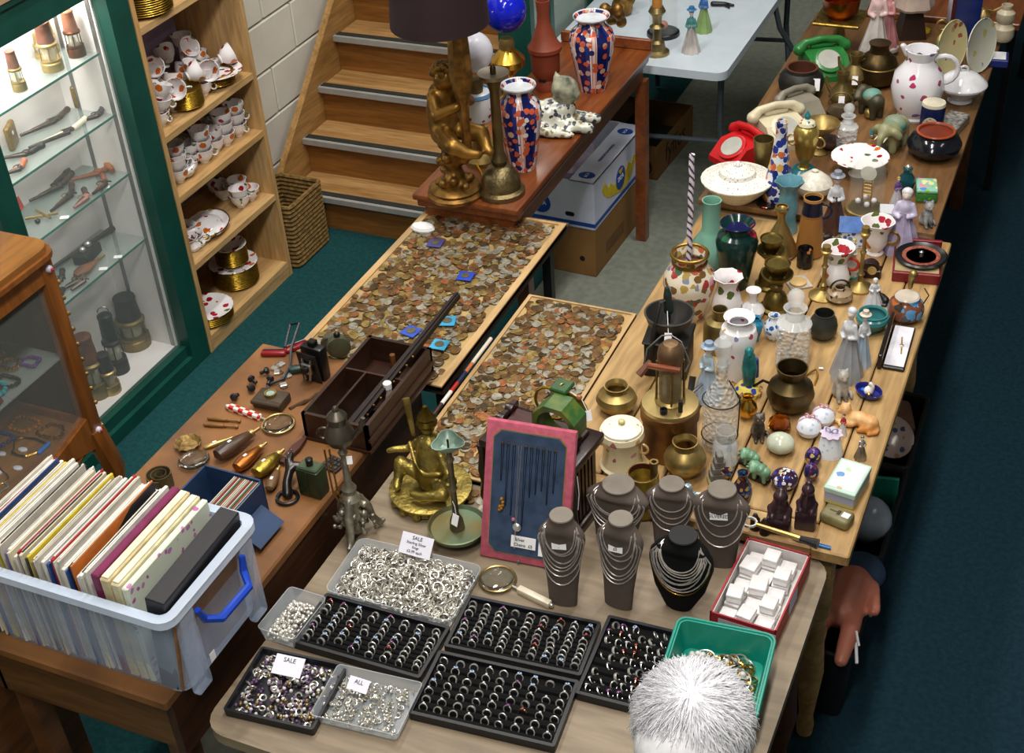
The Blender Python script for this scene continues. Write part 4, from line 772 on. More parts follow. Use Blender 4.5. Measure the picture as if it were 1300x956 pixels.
# ---- tubs of loose silver
def tub(nm, label, c, h, ma, r=.02, fl=.006, t_=.002):
    p, sx, sy, rz = quad(c); t = thing(nm, label, 'tub', (p.x, p.y, ZJ), rz); obj('tub', tray(sx, sy, h, r, t_, fl), ma, t); return p, sx, sy, rz
def heap(nm, label, p, sx, sy, rz, n, hmax, parts, seed, cat):
    q = random.Random(seed); v, f, mi, ms = [], [], [], []
    for i in range(n):
        m, ma = q.choice(parts); x, y = q.uniform(-.5, .5), q.uniform(-.5, .5); e = (1-abs(2*x)**4)*(1-abs(2*y)**4)
        M = Matrix.LocRotScale(Vector((x*sx, y*sy, .006+q.random()*hmax*e)), Euler((q.uniform(0, 6), q.uniform(0, 6), q.uniform(0, 6))) if q.random() < .45 else Euler((q.uniform(-.6, .6), q.uniform(-.6, .6), 0)), None)
        o = len(v); v += [tuple(M @ Vector(a)) for a in m[0]]; f += [tuple(j+o for j in k) for k in m[1]]
        if ma not in ms: ms.append(ma)
        mi += [ms.index(ma)]*len(m[1])
    me = mesh(nm, (v, f), 50)
    for ma in ms: me.materials.append(ma)
    me.polygons.foreach_set('material_index', mi); o = obj(nm, me, None, None, (p.x, p.y, ZJ), (0, 0, rz)); tag(o, label, cat, None, 'stuff'); return o
TUB = thin('cfd6dc', .6, .2, 'bin')
SR = mat('eae6de', .33, .8, .08, 60); LR = [(torus(.0122, .0019, 16, 6), SR), (torus(.0108, .0016, 16, 6), SR), (xf(torus(.0095, .0016, 12, 5), sc=(1, 1, 2)), SR), (torus(.0085, .0014, 12, 5), mat('8f8a84', .3, 1, .1, 40)), (join(torus(.009, .0013, 12, 5), ball(.004, (0, .01, 0), 6, 4)), SR)]
p, sx, sy, rz = tub('ring_tub', 'wide shallow clear tub heaped with loose silver rings', (455, 682, 611, 716, 575, 792, 413, 748, ZJ+.03), .03, TUB)
heap('loose_rings', 'heap of loose silver rings filling the wide clear tub', p, sx*.9, sy*.9, rz, 900, .032, LR, 4, 'rings')
p, sx, sy, rz = tub('bead_tub', 'small clear tub of silver beads beside the record bin', (367, 747, 412, 757, 378, 818, 327, 797, ZJ+.035), .04, TUB, .012)
heap('silver_beads', 'loose silver beads filling the small clear tub', p, sx*.75, sy*.8, rz, 260, .026, [(xf(ball(.0065, (0, 0, 0), 8, 5), sc=(1, .7, .6)), SR), (ball(.005, (0, 0, 0), 8, 5), mat('e8e4dc', .3, .4))], 8, 'beads')
p, sx, sy, rz = tub('brooch_tray', 'black tray of mixed charms with a paper sale sign', (330, 822, 440, 842, 400, 930, 285, 900, ZJ+.02), .022, TRK, .006, .001, .006)
heap('mixed_charms', 'jumble of small metal charms in the black sale tray', p, sx*.88, sy*.86, rz, 420, .02, [(torus(.007, .002, 10, 5), SR), (ball(.005, (0, 0, 0), 7, 4), mat('a08a60', .4, .8)), (bbox(.012, .004, .004, .001), mat('4a4450', .4, .5)), (ball(.0045, (0, 0, 0), 7, 4), mat('d8d4d8', .3)), (ball(.004, (0, 0, 0), 7, 4), mat('6a4a7a', .3))], 9, 'charms')
def card(label, lines, c, w, h, rot, sizes, z=None, name='sale_card', tilt=0):
    q = c if isinstance(c, Vector) else P(c[0], c[1], z); t = thing(name, label, 'sign', q, rot)
    obj('card', bbox(w, .0012, h, .0004), mat('e4e4f2', .7, 0, .01), t, (0, 0, 0), (tilt, 0, 0), 0)
    y = h
    for s, tx in zip(sizes, lines): y -= s*1.15; text(tx, s, t, (0, -.0012*math.cos(tilt)-(y+s*.4)*math.sin(tilt), (y+s*.4)*math.cos(tilt)-.0012*math.sin(tilt)), (PI/2+tilt, 0, 0), INK)
    return t
card('white card reading SALE Sterling Silver Rings in the ring tub', ['SALE', 'Sterling Silver', 'Rings', '£5.99 each'], (525, 706), .085, .052, (0, 0, -.02), [.013, .0095, .0085, .0095], ZJ+.036, 'sale_card', -.75)
card('creased white card reading SALE in the charm tray', ['SALE'], (362, 858), .07, .045, (0, 0, .1), [.014], ZJ+.028, 'sale_card', -1.1)
p, sx, sy, rz = tub('clear_tub', 'small clear tub of tiny charms between ring trays', (430, 843, 537, 867, 505, 935, 392, 908, ZJ+.028), .03, TUB, .01)
heap('tiny_charms', 'tiny silver charms heaped in the clear tub between trays', p, sx*.82, sy*.82, rz, 300, .022, [(torus(.005, .0015, 10, 5), SR), (ball(.0035, (0, 0, 0), 7, 4), SR), (bbox(.009, .003, .003, .0008), mat('b0a890', .4, .7))], 12, 'charms')
t = card('small white card reading ALL in the clear tub of charms', ['ALL'], (452, 878), .05, .03, (0, 0, .0), [.013], ZJ+.024, 'sale_card', -1.0)
# ---- ivory-handled magnifier
magnifier('ivory-handled magnifying glass lying before the pink display board', 632, 738, 46, 699, 771, ZJ, mat('ddd2bc', .3))
# ---- pink board with chains
a, b = P(609, 707, ZJ), P(719, 728, ZJ); w = (b-a).length; rz = math.atan2(b.y-a.y, b.x-a.x); tl = .36
dirv = Vector((-math.sin(rz)*math.sin(tl), math.cos(rz)*math.sin(tl), math.cos(tl)))
lo, hi = .1, .8
for _ in range(40):
    L = (lo+hi)/2; q = cc(a+dirv*L)
    if q.y/q.z*F+478 > 533: lo = L
    else: hi = L
t = thing('chain_display', 'pink-edged display board with navy velvet and fine chains', 'display board', a+Vector((0, 0, .004)), (0, 0, rz))
HB = obj('board', bbox(w, .02, L, .004, 2, (w/2, .01, 0)), mat('c05a70', .8, 0, .12, 60), t, (0, 0, 0), (-tl, 0, 0))
def ch(poly, k): return poly
m_ = .022; c_ = .018; oc = [(m_, m_+c_), (m_+c_, m_), (w-m_-c_, m_), (w-m_, m_+c_), (w-m_, L-m_-c_), (w-m_-c_, L-m_), (m_+c_, L-m_), (m_, L-m_-c_)]
pm = prism(oc, .003); vel = ([(x, -z_-.0005, y) for x, y, z_ in pm[0]], pm[1]); o = obj('velvet_panel', vel, mat('3e4e68', .95, 0, .15, 30, spec=.1), HB, smooth=0)
oc2 = [((x-w/2)*1.03+w/2, (y-L/2)*1.02+L/2) for x, y in oc]; pm = prism(oc2, .0012); obj('gilt_edging', ([(x, -z_-.0002, y) for x, y, z_ in pm[0]], pm[1]), mat('b89a60', .4, .6), HB, smooth=0)
for i in range(10):
    x = .045+i*(w-.09)/9; ln = [.09, .15, .17, .25, .2, .12, .11, .1, .13, .1][i]*1.05
    obj('hook', torus(.004, .0008, 10, 5, (x, -.008, L-.05), (0, PI/2, 0)), GOLD, HB); obj('chain', join(*[tube([(x+dx, -.006, L-.052), (x+dx*.3, -.005, L-.052-ln)], .0007, 5) for dx in (-.003, .003)]), mat('2a3040', .3, .9) if i not in (3, ) else SILVER, HB)
for i in range(6): obj('amber_bead', ball(.0045, (.05+.004*math.sin(i), -.007, .16-.008*i+.012*(i > 3)), 8, 5), mat('b07a2c', .25, .3), HB)
obj('pendant', xf(ball(.011, (0, 0, 0), 14, 8), (w*.42, -.009, L*.27), sc=(1, .5, 1)), SILVER, HB); obj('pink_charm', ball(.005, (.082, -.006, L-.24), 8, 5), mat('c07090', .3), HB)
k = obj('price_card', bbox(.062, .001, .03, .0003, 1, (w*.5, -.005, L*.12)), PAPER, HB); text('Silver', .011, k, (w*.46, -.0065, L*.12+.021), (PI/2, 0, 0), INK); text('Chains  £5', .011, k, (w*.5, -.0065, L*.12+.008), (PI/2, 0, 0), INK)
obj('blank_card', bbox(.02, .001, .05, .0003, 1, (w*.72, -.005, .03)), PAPER, HB)
for x in (.1, .17): obj('button_foot', ball(.004, (x, -.002, .006), 8, 5), STEEL, HB)
# ---- dark mantel clock case behind the board
CW = wood('2e1614', '1c0c0b', 'X', .35, 5, 9, .2); CWZ = wood('2e1614', '1c0c0b', 'Z', .35, 5, 9, .2)
p = P(688, 655, ZJ)+Vector((0, .025, 0)); t = thing('clock_case', 'dark mahogany clock case with scrolled crest standing behind chain board', 'clock', p, -.12)
cw, cdp, chh = .255, .15, .245
obj('case', box(-cw/2+.015, cw/2-.015, -cdp/2+.015, cdp/2-.01, .03, chh-.03), CWZ, t, smooth=0); obj('plinth', bbox(cw, cdp, .03, .006, 2), CW, t); obj('cornice', bbox(cw+.01, cdp+.01, .025, .006, 2, (0, 0, chh-.03)), CW, t); obj('top_panel', bbox(cw-.05, cdp-.03, .01, .003, 1, (.0, 0, chh-.005)), wood('4a2220', '341414', 'X', .35), t)
for i in range(6): obj('side_slat', box(cw/2-.016, cw/2-.008, -cdp/2+.02+.018*i, -cdp/2+.03+.018*i, .04, chh-.04), CWZ, t)
for y in (-.04, .0, .045): obj('crest_scroll', join(xf(lathe(prof(PR['cyl'], .014, .02), 14), (-cw/2+.005, y, chh+.008), (0, PI/2, 0)), bbox(.02, .03, .018, .004, 1, (-cw/2+.012, y+.02, chh-.004))), CW, t)
obj('side_turning', lathe(prof([(.6, .12), (1, .2), (.7, .4), (1, .55), (.6, .75), (.9, .85), (.8, .88)], .016, chh), 12), CWZ, t, (-cw/2-.004, -cdp/2+.01, 0)); obj('side_turning', lathe(prof([(.6, .12), (1, .2), (.7, .4), (1, .55), (.6, .75), (.9, .85), (.8, .88)], .016, chh), 12), CWZ, t, (cw/2-.01, -cdp/2+.005, 0))
obj('tag_string', tube([(cw/2+.002, -.06, chh-.04), (cw/2+.008, -.065, chh-.09), (cw/2+.004, -.066, chh-.14)], .0012, 5), PAPER, t)
ztop = ZJ+chh+.006; p = P(716, 540, ztop); t = thing('watch_stand', 'green and gold octagonal wooden watch stand on the clock case', 'watch stand', p, .55)
R = .062; oc = [(R*math.cos(PI/8+i*PI/4), R*math.sin(PI/8+i*PI/4)) for i in range(8)]; ri = .045
def ringprism(po, ri, n, d):
    v, f = [], []
    for y in (0, d):
        for i in range(n):
            a_ = 2*PI*i/n; e = R*math.cos(PI/8)/max(abs(math.cos((a_+PI/8) % (PI/4)-PI/8)), .5); v.append((e*math.cos(a_), y, e*math.sin(a_)+R*.924)); v.append((ri*math.cos(a_), y, ri*math.sin(a_)+R*.924))
    for i in range(n):
        j = (i+1) % n; A, B = 2*i, 2*j; o = 2*n
        f += [(A, B, B+1, A+1), (o+A+1, o+B+1, o+B, o+A), (A, o+A, o+B, B), (A+1, B+1, o+B+1, o+A+1)]
    return v, f
obj('frame', xf(ringprism(oc, ri, 32, .06), (0, -.03, 0), (0, 0, PI/2+.9)), mat('2f5a2c', .35, 0, .3, 30, h2='5c6a2a'), t); obj('brass_lining', xf(ringprism(oc, ri*.9, 32, .05), (0, -.0, 0)), BRASS, t).scale = (.001,)*3
obj('brass_bezel', torus(ri, .004, 28, 6, (-.0245, .0195, R*.924), (PI/2, 0, PI/2+.9)), mat('c0a030', .3, .9), t); obj('back_plate', xf(lathe([(ri, 0), (ri, .004)], 28), (.018, -.014, R*.924), (PI/2, 0, PI/2+.9)), mat('b89a3a', .35, .6), t)
obj('top_loop', torus(.008, .002, 14, 6, (0, 0, R*1.9), (PI/2, 0, .3)), BRASS, t); obj('top_block', bbox(.05, .045, .012, .003, 1, (0, 0, R*1.8)), mat('2f5a2c', .35, 0, .2), t, rot=(0, 0, .9)); obj('painted_flower', ball(.008, (.035, -.03, R*1.62), 8, 5), mat('b06a4a', .4), t)
obj('tag_string', tube([(0, 0, R*1.9), (.04, -.035, R*1.6), (.05, -.05, R*1.2)], .001, 5), PAPER, t); price_tag(t, (.05, -.05, R*1.2), .2, .018)
bpy.data.objects.remove([o for o in t.children if o.name.startswith('brass_lining')][0])
# ---- necklace busts
TAUPE = mat('5c524c', .8, 0, .06, 30, spec=.2); CHAINS = mat('dcd4d0', .4, .7, .15, 80)
def bust(label, u, v, vt, w, ma, rz, nl, card_=None, z=ZJ, round_=False, gold=False, neckw=.5, low=.6):
    p, h, R = base(u, v, vt, w, z); t = thing('necklace_bust', label, 'jewellery bust', p, rz)
    pr = [(low, 0), (low*1.03, .05), (low*1.12, .25), (low*1.35 if low < .7 else .95, .55), (1, .76), (.98, .81), (.84, .86), (.66, .9), (neckw+.04, .93), (neckw, .95), (neckw, 1)]
    if round_: pr = [(.3, 0), (.42, .04), (.78, .3), (1, .64), (.96, .76), (.78, .85), (.58, .9), (neckw, .94), (neckw, 1)]
    dp = lambda k: .34+.2*(k > .8)+.3*max(0, k-.86)
    n = 24; v, f = [], []
    def ab(k):
        k = min(max(k, 0), 1)
        for (r0, z0), (r1, z1) in zip(pr, pr[1:]):
            if z0 <= k <= z1: r = r0+(r1-r0)*(k-z0)/(z1-z0+1e-9); break
        d = .40 if k < .81 else .40+(.9-.40)*min(1, (k-.81)/.13)
        return r*R, r*R*d*(1 if k < .74 else 1)
    lean = lambda k: .30*R*k*1.2
    ks = [i/26 for i in range(27)]
    for k in ks:
        a_, b_ = ab(k)
        for i in range(n):
            q = 2*PI*i/n; v.append((a_*math.cos(q), b_*math.sin(q)+lean(k), k*h))
    for j in range(26):
        for i in range(n): f.append((j*n+i, j*n+(i+1) % n, (j+1)*n+(i+1) % n, (j+1)*n+i))
    f += [tuple(range(n-1, -1, -1)), tuple(26*n+i for i in range(n))]
    obj('form', (v, f), ma, t, smooth=60); obj('neck_cap', xf(lathe([(neckw*R*.99, 0), (neckw*R*.95, h*.012), (.001, h*.013)], 24), (0, lean(1), h)), mat('7a7268' if not round_ else '101012', .7), t)
    obj('easel_foot', box(-R*.3, R*.3, 0, R*.55, 0, .004), ma, t)
    nq = random.Random(label)
    for i in range(nl):
        ws = R*neckw*(1.2+.9*i/max(nl, 1)+nq.uniform(0, .2)); drop = h*(.2+.42*(i+.6)/nl+nq.uniform(-.03, .03)); z0 = h*.89; pts = []
        for s in range(19):
            s_ = s/18; x = -ws*math.cos(PI*s_)*(1 if i % 2 else .97)+R*.06*math.sin(i)*math.sin(PI*s_); zz = z0-drop*math.sin(PI*s_)**.8*(1); zz = max(zz, h*.06)
            a_, b_ = ab(zz/h); x = max(-a_*.97, min(a_*.97, x)); y = -b_*math.sqrt(max(0, 1-(x/a_)**2))+lean(zz/h)-.002; pts.append((x, y, zz))
        pts = [(pts[0][0]*.75, R*.45, h*.92)]+pts+[(pts[-1][0]*.75, R*.45, h*.92)]
        obj('chain', tube(pts, .0016, 5), (GOLD if gold and i == nl-1 else CHAINS), t)
    if card_:
        k = .7; a_, b_ = ab(k); q = obj('price_card', bbox(R*.62, .001, R*.28, .0003, 1), PAPER, t, (0, -b_+lean(k)-.003, k*h), (-.3, -.12, 0), 0); text(card_, R*.17, q, (0, -.0015, R*.14), (PI/2, 0, 0), INK)
    return t
bust('large taupe necklace bust with heavy silver chains in front of the clock case', 781, 690, 624, 84, TAUPE, .0, 5)
bust('taupe bust with slanting chains between pots and black bust', 850, 690, 622, 66, TAUPE, .15, 4); bust('taupe bust with a hand-lettered SILVERED card beside red box', 911, 715, 630, 74, TAUPE, .12, 3, 'SILVERED')
bust('taupe bust swathed in crossed silver chains in front of the pink board', 715, 765, 662, 62, TAUPE, .12, 7, '..'); bust('taupe bust with slanted price card reading £5', 785, 768, 666, 64, TAUPE, -.1, 6, '£5'); bust('rounded black velvet bust with layered silver chains and one gold', 861, 772, 690, 86, VELBLK, .0, 9, None, ZJ, True, True, .44)
# ---- tall brass lamp stand with teapot-shaped reservoir
p, h, R = base(453, 678, 516, 78, ZJ); t = thing('teapot_lamp', 'pewter teapot-shaped oil lamp on a tall scrolled tripod stand', 'oil lamp', p, .3)
for i in range(3):
    a_ = i*2.094+.5; cx, sx_ = math.cos(a_), math.sin(a_)
    obj('scroll_foot', blob([[(R*.2*cx, R*.2*sx_, h*.3, R*.16), (R*.5*cx, R*.5*sx_, h*.2, R*.17), (R*.62*cx, R*.62*sx_, h*.1, R*.14), (R*.85*cx, R*.85*sx_, h*.035, R*.12), (R*1.0*cx, R*1.0*sx_, h*.05, R*.08)]], R*.05), PEWTER, t)
q = random.Random(2); obj('scroll_work', blob([[(R*.42*math.cos(i), R*.42*math.sin(i), h*(.06+.2*q.random()), R*.13)] for i in range(16)]+[[(R*(.45+.25*q.random())*math.cos(i*.9), R*(.45+.25*q.random())*math.sin(i*.9), h*(.05+.12*q.random()), R*.09)] for i in range(22)]+[[(0, 0, h*.08, R*.35), (0, 0, h*.3, R*.22)]], R*.05, 1), PEWTER, t)
obj('stem', lathe(prof([(.3, .26), (.36, .3), (.2, .34), (.26, .38), (.13, .42), (.09, .62), (.17, .66), (.1, .68), (.14, .7)], R, h), 14), PEWTER, t); obj('teapot', xf(lathe(prof([(.12, .7), (.4, .74), (.5, .79), (.4, .85), (.3, .88), (.34, .93), (.3, .94), (.12, .97), (.1, .99), (.05, 1)], R, h), 18), (0, 0, 0)), mat('6e675c', .4, .9, .2), t)
obj('spout', tube([(.4*R, 0, .78*h), (.7*R, 0, .84*h), (.85*R, 0, .92*h)], [R*.12, R*.09, R*.07], 8), mat('6e675c', .4, .9, .2), t); obj('teapot_handle', torus(R*.22, R*.05, 14, 6, (-.5*R, 0, .8*h), (PI/2, 0, 0)), mat('5c564c', .4, .9), t)
for s in (-.14, .02): obj('chain', tube([(-.35*R+s*R, -.3*R, .72*h), (-.3*R+s*R, -.35*R, .4*h), (-.2*R+s*R, -.3*R, .32*h)], .0025, 6), mat('9a7434', .4, .9, .2, 80), t)
price_tag(t, (.25*R, -.2*R, .66*h), .2, .014)
# ---- brass seated figure on round base
p, h, R = base(548, 630, 522, 108, ZJ); t = thing('brass_figure', 'polished brass seated deity figure on a round lotus base', 'figurine', p, -.25)
BF = mat('ac9850', .38, .85, .25, 22, bump=.5, bsc=90); s = R
obj('round_base', lathe(prof([(.82, 0), (.9, .03), (.86, .06), (1, .10), (1, .12), (.9, .13), (.5, .11)], R, h), 28), BF, t); obj('lotus_petals', join(*[ball(s*.12, (.9*s*math.cos(i*.42), .9*s*math.sin(i*.42), h*.05), 8, 5) for i in range(15)]), BF, t)
obj('body', blob([[(0, .1*s, h*.2, .38*s), (0, .12*s, h*.4, .4*s), (0, .16*s, h*.58, .3*s), (0, .16*s, h*.68, .12*s)], [(0, .14*s, h*.78, .18*s)], [(-.2*s, 0, h*.22, .2*s), (-.7*s, -.2*s, h*.34, .17*s), (-.62*s, -.45*s, h*.19, .11*s), (-.5*s, -.62*s, h*.19, .09*s)], [(.2*s, 0, h*.22, .2*s), (.7*s, -.3*s, h*.23, .16*s), (.25*s, -.6*s, h*.21, .11*s), (.0*s, -.62*s, h*.2, .09*s)], [(-.28*s, .14*s, h*.58, .13*s), (-.55*s, 0, h*.48, .1*s), (-.85*s, -.25*s, h*.48, .08*s), (-.95*s, -.3*s, h*.46, .07*s)], [(.28*s, .14*s, h*.58, .13*s), (.6*s, 0, h*.42, .1*s), (.85*s, -.15*s, h*.36, .09*s)]], .045*s, 2), BF, t)
obj('crown', lathe(prof([(.2, .8), (.26, .84), (.2, .88), (.22, .9), (.12, .95), (.05, 1.02)], R, h), 14, 6, .15, 0), mat('7a662c', .35, 1, .3), t, (0, .14*s, 0)); obj('sash', blob([[(-.5*s, .0, h*.55, .06*s), (-.2*s, -.2*s, h*.42, .06*s), (.1*s, -.28*s, h*.36, .06*s), (.45*s, -.1*s, h*.38, .06*s)]], .03*s), BF, t); obj('conch', torus(.12*s, .06*s, 14, 7, (.9*s, -.25*s, h*.42), (1.2, 0, .4)), BF, t); obj('club', tube([(-.45*s, .1*s, h*.62), (-.75*s, .3*s, h*.95)], [.05*s, .09*s], 10), BF, t)
# ---- bronze pricket stand
p, h, R = base(582, 682, 562, 78, ZJ); t = thing('pricket_stand', 'verdigris bronze oil-lamp stand with wide drip dish and spouted top', 'lamp stand', p)
VERD = mat('6a7c62', .5, .6, .3, 12, h2='7a7048'); VB = mat('80745a', .45, .7, .25)
for i in range(3): obj('foot', tube([(.55*R*math.cos(i*2.1), .55*R*math.sin(i*2.1), 0), (.5*R*math.cos(i*2.1), .5*R*math.sin(i*2.1), h*.1)], [.006, .009], 8), VB, t)
obj('drip_dish', lathe([(R*.4, h*.08), (R*.95, h*.1), (R, h*.14), (R*.96, h*.145), (R*.88, h*.115), (.001, h*.1)], 32), VERD, t); obj('stem', lathe(prof([(.26, .1), (.22, .2), (.11, .26), (.1, .5), (.15, .53), (.1, .56), (.1, .8), (.16, .83), (.09, .86), (.1, .93)], R, h), 12), VB, t)
obj('top_cup', xf(lathe(hollow([(.2, 0), (.6, .3), (.95, .85), (1, 1)], R*.5, h*.1, .06), 24, 3, .2, .0), (0, 0, h*.92)), mat('8fa89a', .4, .4, .25, 16), t); obj('wick_pin', tube([(0, 0, h*.93), (0, 0, h*1.03)], .003, 6), BRONZE, t); price_tag(t, (.12*R, -.2*R, h*.3), -.3, .02)
obj('tag_string', tube([(0, -.13*R, h*.42), (.08*R, -.16*R, h*.38), (.12*R, -.2*R, h*.3)], .001, 5), PAPER, t)
# ---- red box of ring boxes
c = (946, 681, 1029, 703, 986, 803, 905, 777, ZJ+.055); p, sx, sy, rz = quad(c); t = thing('red_box', 'red-edged open carton of small white jewellery boxes', 'carton', (p.x, p.y, ZJ), rz); RDB = mat('a01828', .5, 0, .06); hb = .055
for nm, m in (('side_panel', box(-sx/2, -sx/2+.004, -sy/2, sy/2, 0, hb)), ('side_panel', box(sx/2-.004, sx/2, -sy/2, sy/2, 0, hb)), ('front_panel', box(-sx/2, sx/2, -sy/2, -sy/2+.004, 0, hb)), ('back_panel', box(-sx/2, sx/2, sy/2-.004, sy/2, 0, hb))): obj(nm, m, RDB, t, smooth=0)
obj('lining', tray(sx-.009, sy-.009, hb-.004, .004, .002), mat('dcd6d4', .8), t); k = obj('front_label', box(-sx/2+.02, sx/2, -sy/2-.0006, -sy/2, .004, hb-.012), mat('c8c8d4', .6), t); text('JEWELLERS', .012, k, (.02, -sy/2-.001, hb-.022), (PI/2, 0, 0), INK); obj('side_label', box(sx/2, sx/2+.0006, -.03, .03, .008, hb-.008), mat('b8c8e8', .6), t)
M = Matrix.LocRotScale(Vector((p.x, p.y, ZJ)), Euler((0, 0, rz)), None); q = random.Random(4); k = 0
for lay in range(2):
    for j in range(5):
        for i in range(3):
            if lay and (i+j) % 2 == 0: continue
            x, y = -sx/2+.032+i*.040+q.uniform(-.003, .003), -sy/2+.036+j*(sy-.07)/4+q.uniform(-.003, .003)
            if x > sx/2-.024: continue
            t2 = thing('jewellery_box', 'white card jewellery box '+('on top of others' if lay else 'lying flat')+' in the red carton', 'jewellery box', M @ Vector((x, y, .005+.026*lay)), rz+q.uniform(-.12, .12), 'jewellery boxes'); s2 = q.choice((.034, .038)); obj('base', bbox(s2, s2*1.15, .016, .002), WHITE, t2); obj('lid', bbox(s2+.002, s2*1.15+.002, .009, .003, 2, (0, 0, .015)), mat('ece9e9', .3), t2)
# ---- teal basket of bangles
c = (869, 786, 984, 809, 955, 915, 826, 886, ZJ+.075); p, sx, sy, rz = quad(c); t = thing('teal_basket', 'teal plastic basket of costume jewellery', 'basket', (p.x, p.y, ZJ), rz); TL = mat('0a8a78', .35, 0, .04)
obj('tub', tray(sx, sy, .075, .02, .003, .012), TL, t); o_ = rrect(sx+.008, sy+.008, .022, 4); obj('rim', tube([(x, y, .075) for x, y in o_], .004, 6, True), TL, t)
heap('costume_jewellery', 'tangled bangles and beads in the teal basket', p, sx*.72, sy*.72, rz, 220, .05, [(torus(.02, .002, 18, 5), SILVER), (torus(.016, .0025, 16, 5), GOLD), (ball(.008, (0, 0, 0), 8, 5), mat('d8d8d4', .2)), (torus(.012, .002, 14, 5), PEWTER), (ball(.006, (0, 0, 0), 8, 5), thin('e0ecec', .5, .05)), (ball(.006, (0, 0, 0), 8, 5), mat('b08a40', .3, .8))], 15, 'jewellery')
a, b, L, rz = seg(1010, 691, 1053, 702, ZL); t = thing('blue_pen', 'bright blue pen lying at the edge of the plank table', 'pen', a+Vector((0, .012, .005)), rz); obj('barrel', tube([(0, 0, 0), (L, 0, 0)], .0045, 10), mat('1a78c8', .35), t); obj('tip', tube([(0, 0, 0), (-.012, 0, 0)], [.004, .001], 8), mat('d8d8dc', .3), t); obj('clip', bbox(.035, .002, .002, .0005, 1, (L-.02, 0, .0045)), mat('1460a8', .35), t)
# ---- person with white hair seated on a stool at the near side of the table
hp = P(884, 894, 1.21); t = thing('person', 'person with fluffy white hair and dark coat seated at the jewellery table', 'person', (hp.x, hp.y, 0), 0)
SKIN = mat('d0a088', .5, 0, .08, 20); COAT = mat('2a3040', .85, 0, .1); q = random.Random(6)
def arm(s, r): return [(s*.16, -.2, .93, r*1.25), (s*.21, -.12, .76, r), (s*.14, .06, .765, r*.8)]
obj('body', blob([[(0, -.30, .56, .14), (0, -.28, .74, .13), (0, -.22, .9, .14), (0, -.13, 1.0, .08), (0, -.07, 1.06, .055), (0, -.03, 1.1, .055)], [(0, -.01, 1.18, .085), (0, .035, 1.14, .06)], [(0, .1, 1.165, .014)], [(-.083, 0, 1.17, .018)], [(.083, 0, 1.17, .018)], arm(-1, .045), arm(1, .045)]+[[(s*.09, -.28, .52, .085), (s*.11, .08, .5, .062), (s*.11, .1, .08, .042), (s*.11, .18, .04, .032)] for s in (-1, 1)], .018, 2), SKIN, t)
obj('coat', blob([[(0, -.30, .53, .17), (0, -.28, .74, .155), (0, -.22, .9, .16), (0, -.14, .99, .09)], arm(-1, .06), arm(1, .06)], .018, 2), COAT, t)
obj('trousers', blob([[(s*.09, -.28, .52, .105), (s*.11, .08, .5, .08), (s*.11, .1, .1, .06)] for s in (-1, 1)], .02, 2), mat('22242c', .85), t)
for s in (-1, 1):
    obj('shoe', blob([[(s*.11, .06, .045, .045), (s*.11, .18, .04, .042), (s*.11, .25, .035, .03)]], .013), BLACK, t); obj('eye', ball(.011, (s*.032, .085, 1.185), 10, 6), mat('e8e8e8', .2), t)
    obj('hand', blob([[(s*.13, .07, .765, .028), (s*.12, .11, .758, .026)]]+[[(s*(.10+.013*k), .12, .755, .011), (s*(.098+.013*k), .155+.01*(k in (1, 2)), .748, .0095), (s*(.098+.013*k), .175+.01*(k in (1, 2)), .735, .008)] for k in range(4)]+[[(s*.095, .09, .758, .013), (s*.078, .12, .75, .010), (s*.074, .14, .744, .009)]], .006, 1), SKIN, t)
obj('mouth', xf(ball(.02, (0, 0, 0), 10, 6), (0, .095, 1.125), sc=(1, .3, .25)), mat('9a5850', .5), t)
HAIR = mat('e4e4ea', .6, 0, .06, 60); hc = Vector((0, -.02, 1.195))
ho = obj('hair', blob([[(0, -.02, 1.2, .094)], [(0, -.06, 1.17, .09)], [(-.065, -.02, 1.16, .045)], [(.065, -.02, 1.16, .045)]], .014, 2), HAIR, t)
strands = []
for i in range(4200):
    a_, e = q.uniform(0, 2*PI), math.asin(q.uniform(-.3, 1)); d = Vector((math.cos(a_)*math.cos(e), math.sin(a_)*math.cos(e), math.sin(e))); tg = Vector((0, -.25, 1)).cross(d).cross(d).normalized()+Vector((q.uniform(-1, 1), q.uniform(-1, 1), q.uniform(-1, 1)))*.45; tg = (tg-d*tg.dot(d)); s0 = hc+d*q.uniform(.088, .097); L = q.uniform(.015, .04)
    strands.append(tube([s0, s0+tg*L*.5+d*.008, s0+tg*L+d*q.uniform(.002, .010)], [.0009, .0008, .0003], 3))
so = obj('hair_strands', join(*strands), HAIR, ho); so['kind'] = 'stuff'
t = thing('stool', 'round wooden stool under the seated person', 'stool', (hp.x, hp.y-.3, 0)); obj('seat', lathe([(.16, .39), (.17, .40), (.17, .42), (.16, .43)], 26), DOAK, t)
for i in range(4): a_ = i*PI/2+.7; obj('leg', tube([(.1*math.cos(a_), .1*math.sin(a_), .39), (.15*math.cos(a_), .15*math.sin(a_), 0)], .016, 8), DOAK, t)
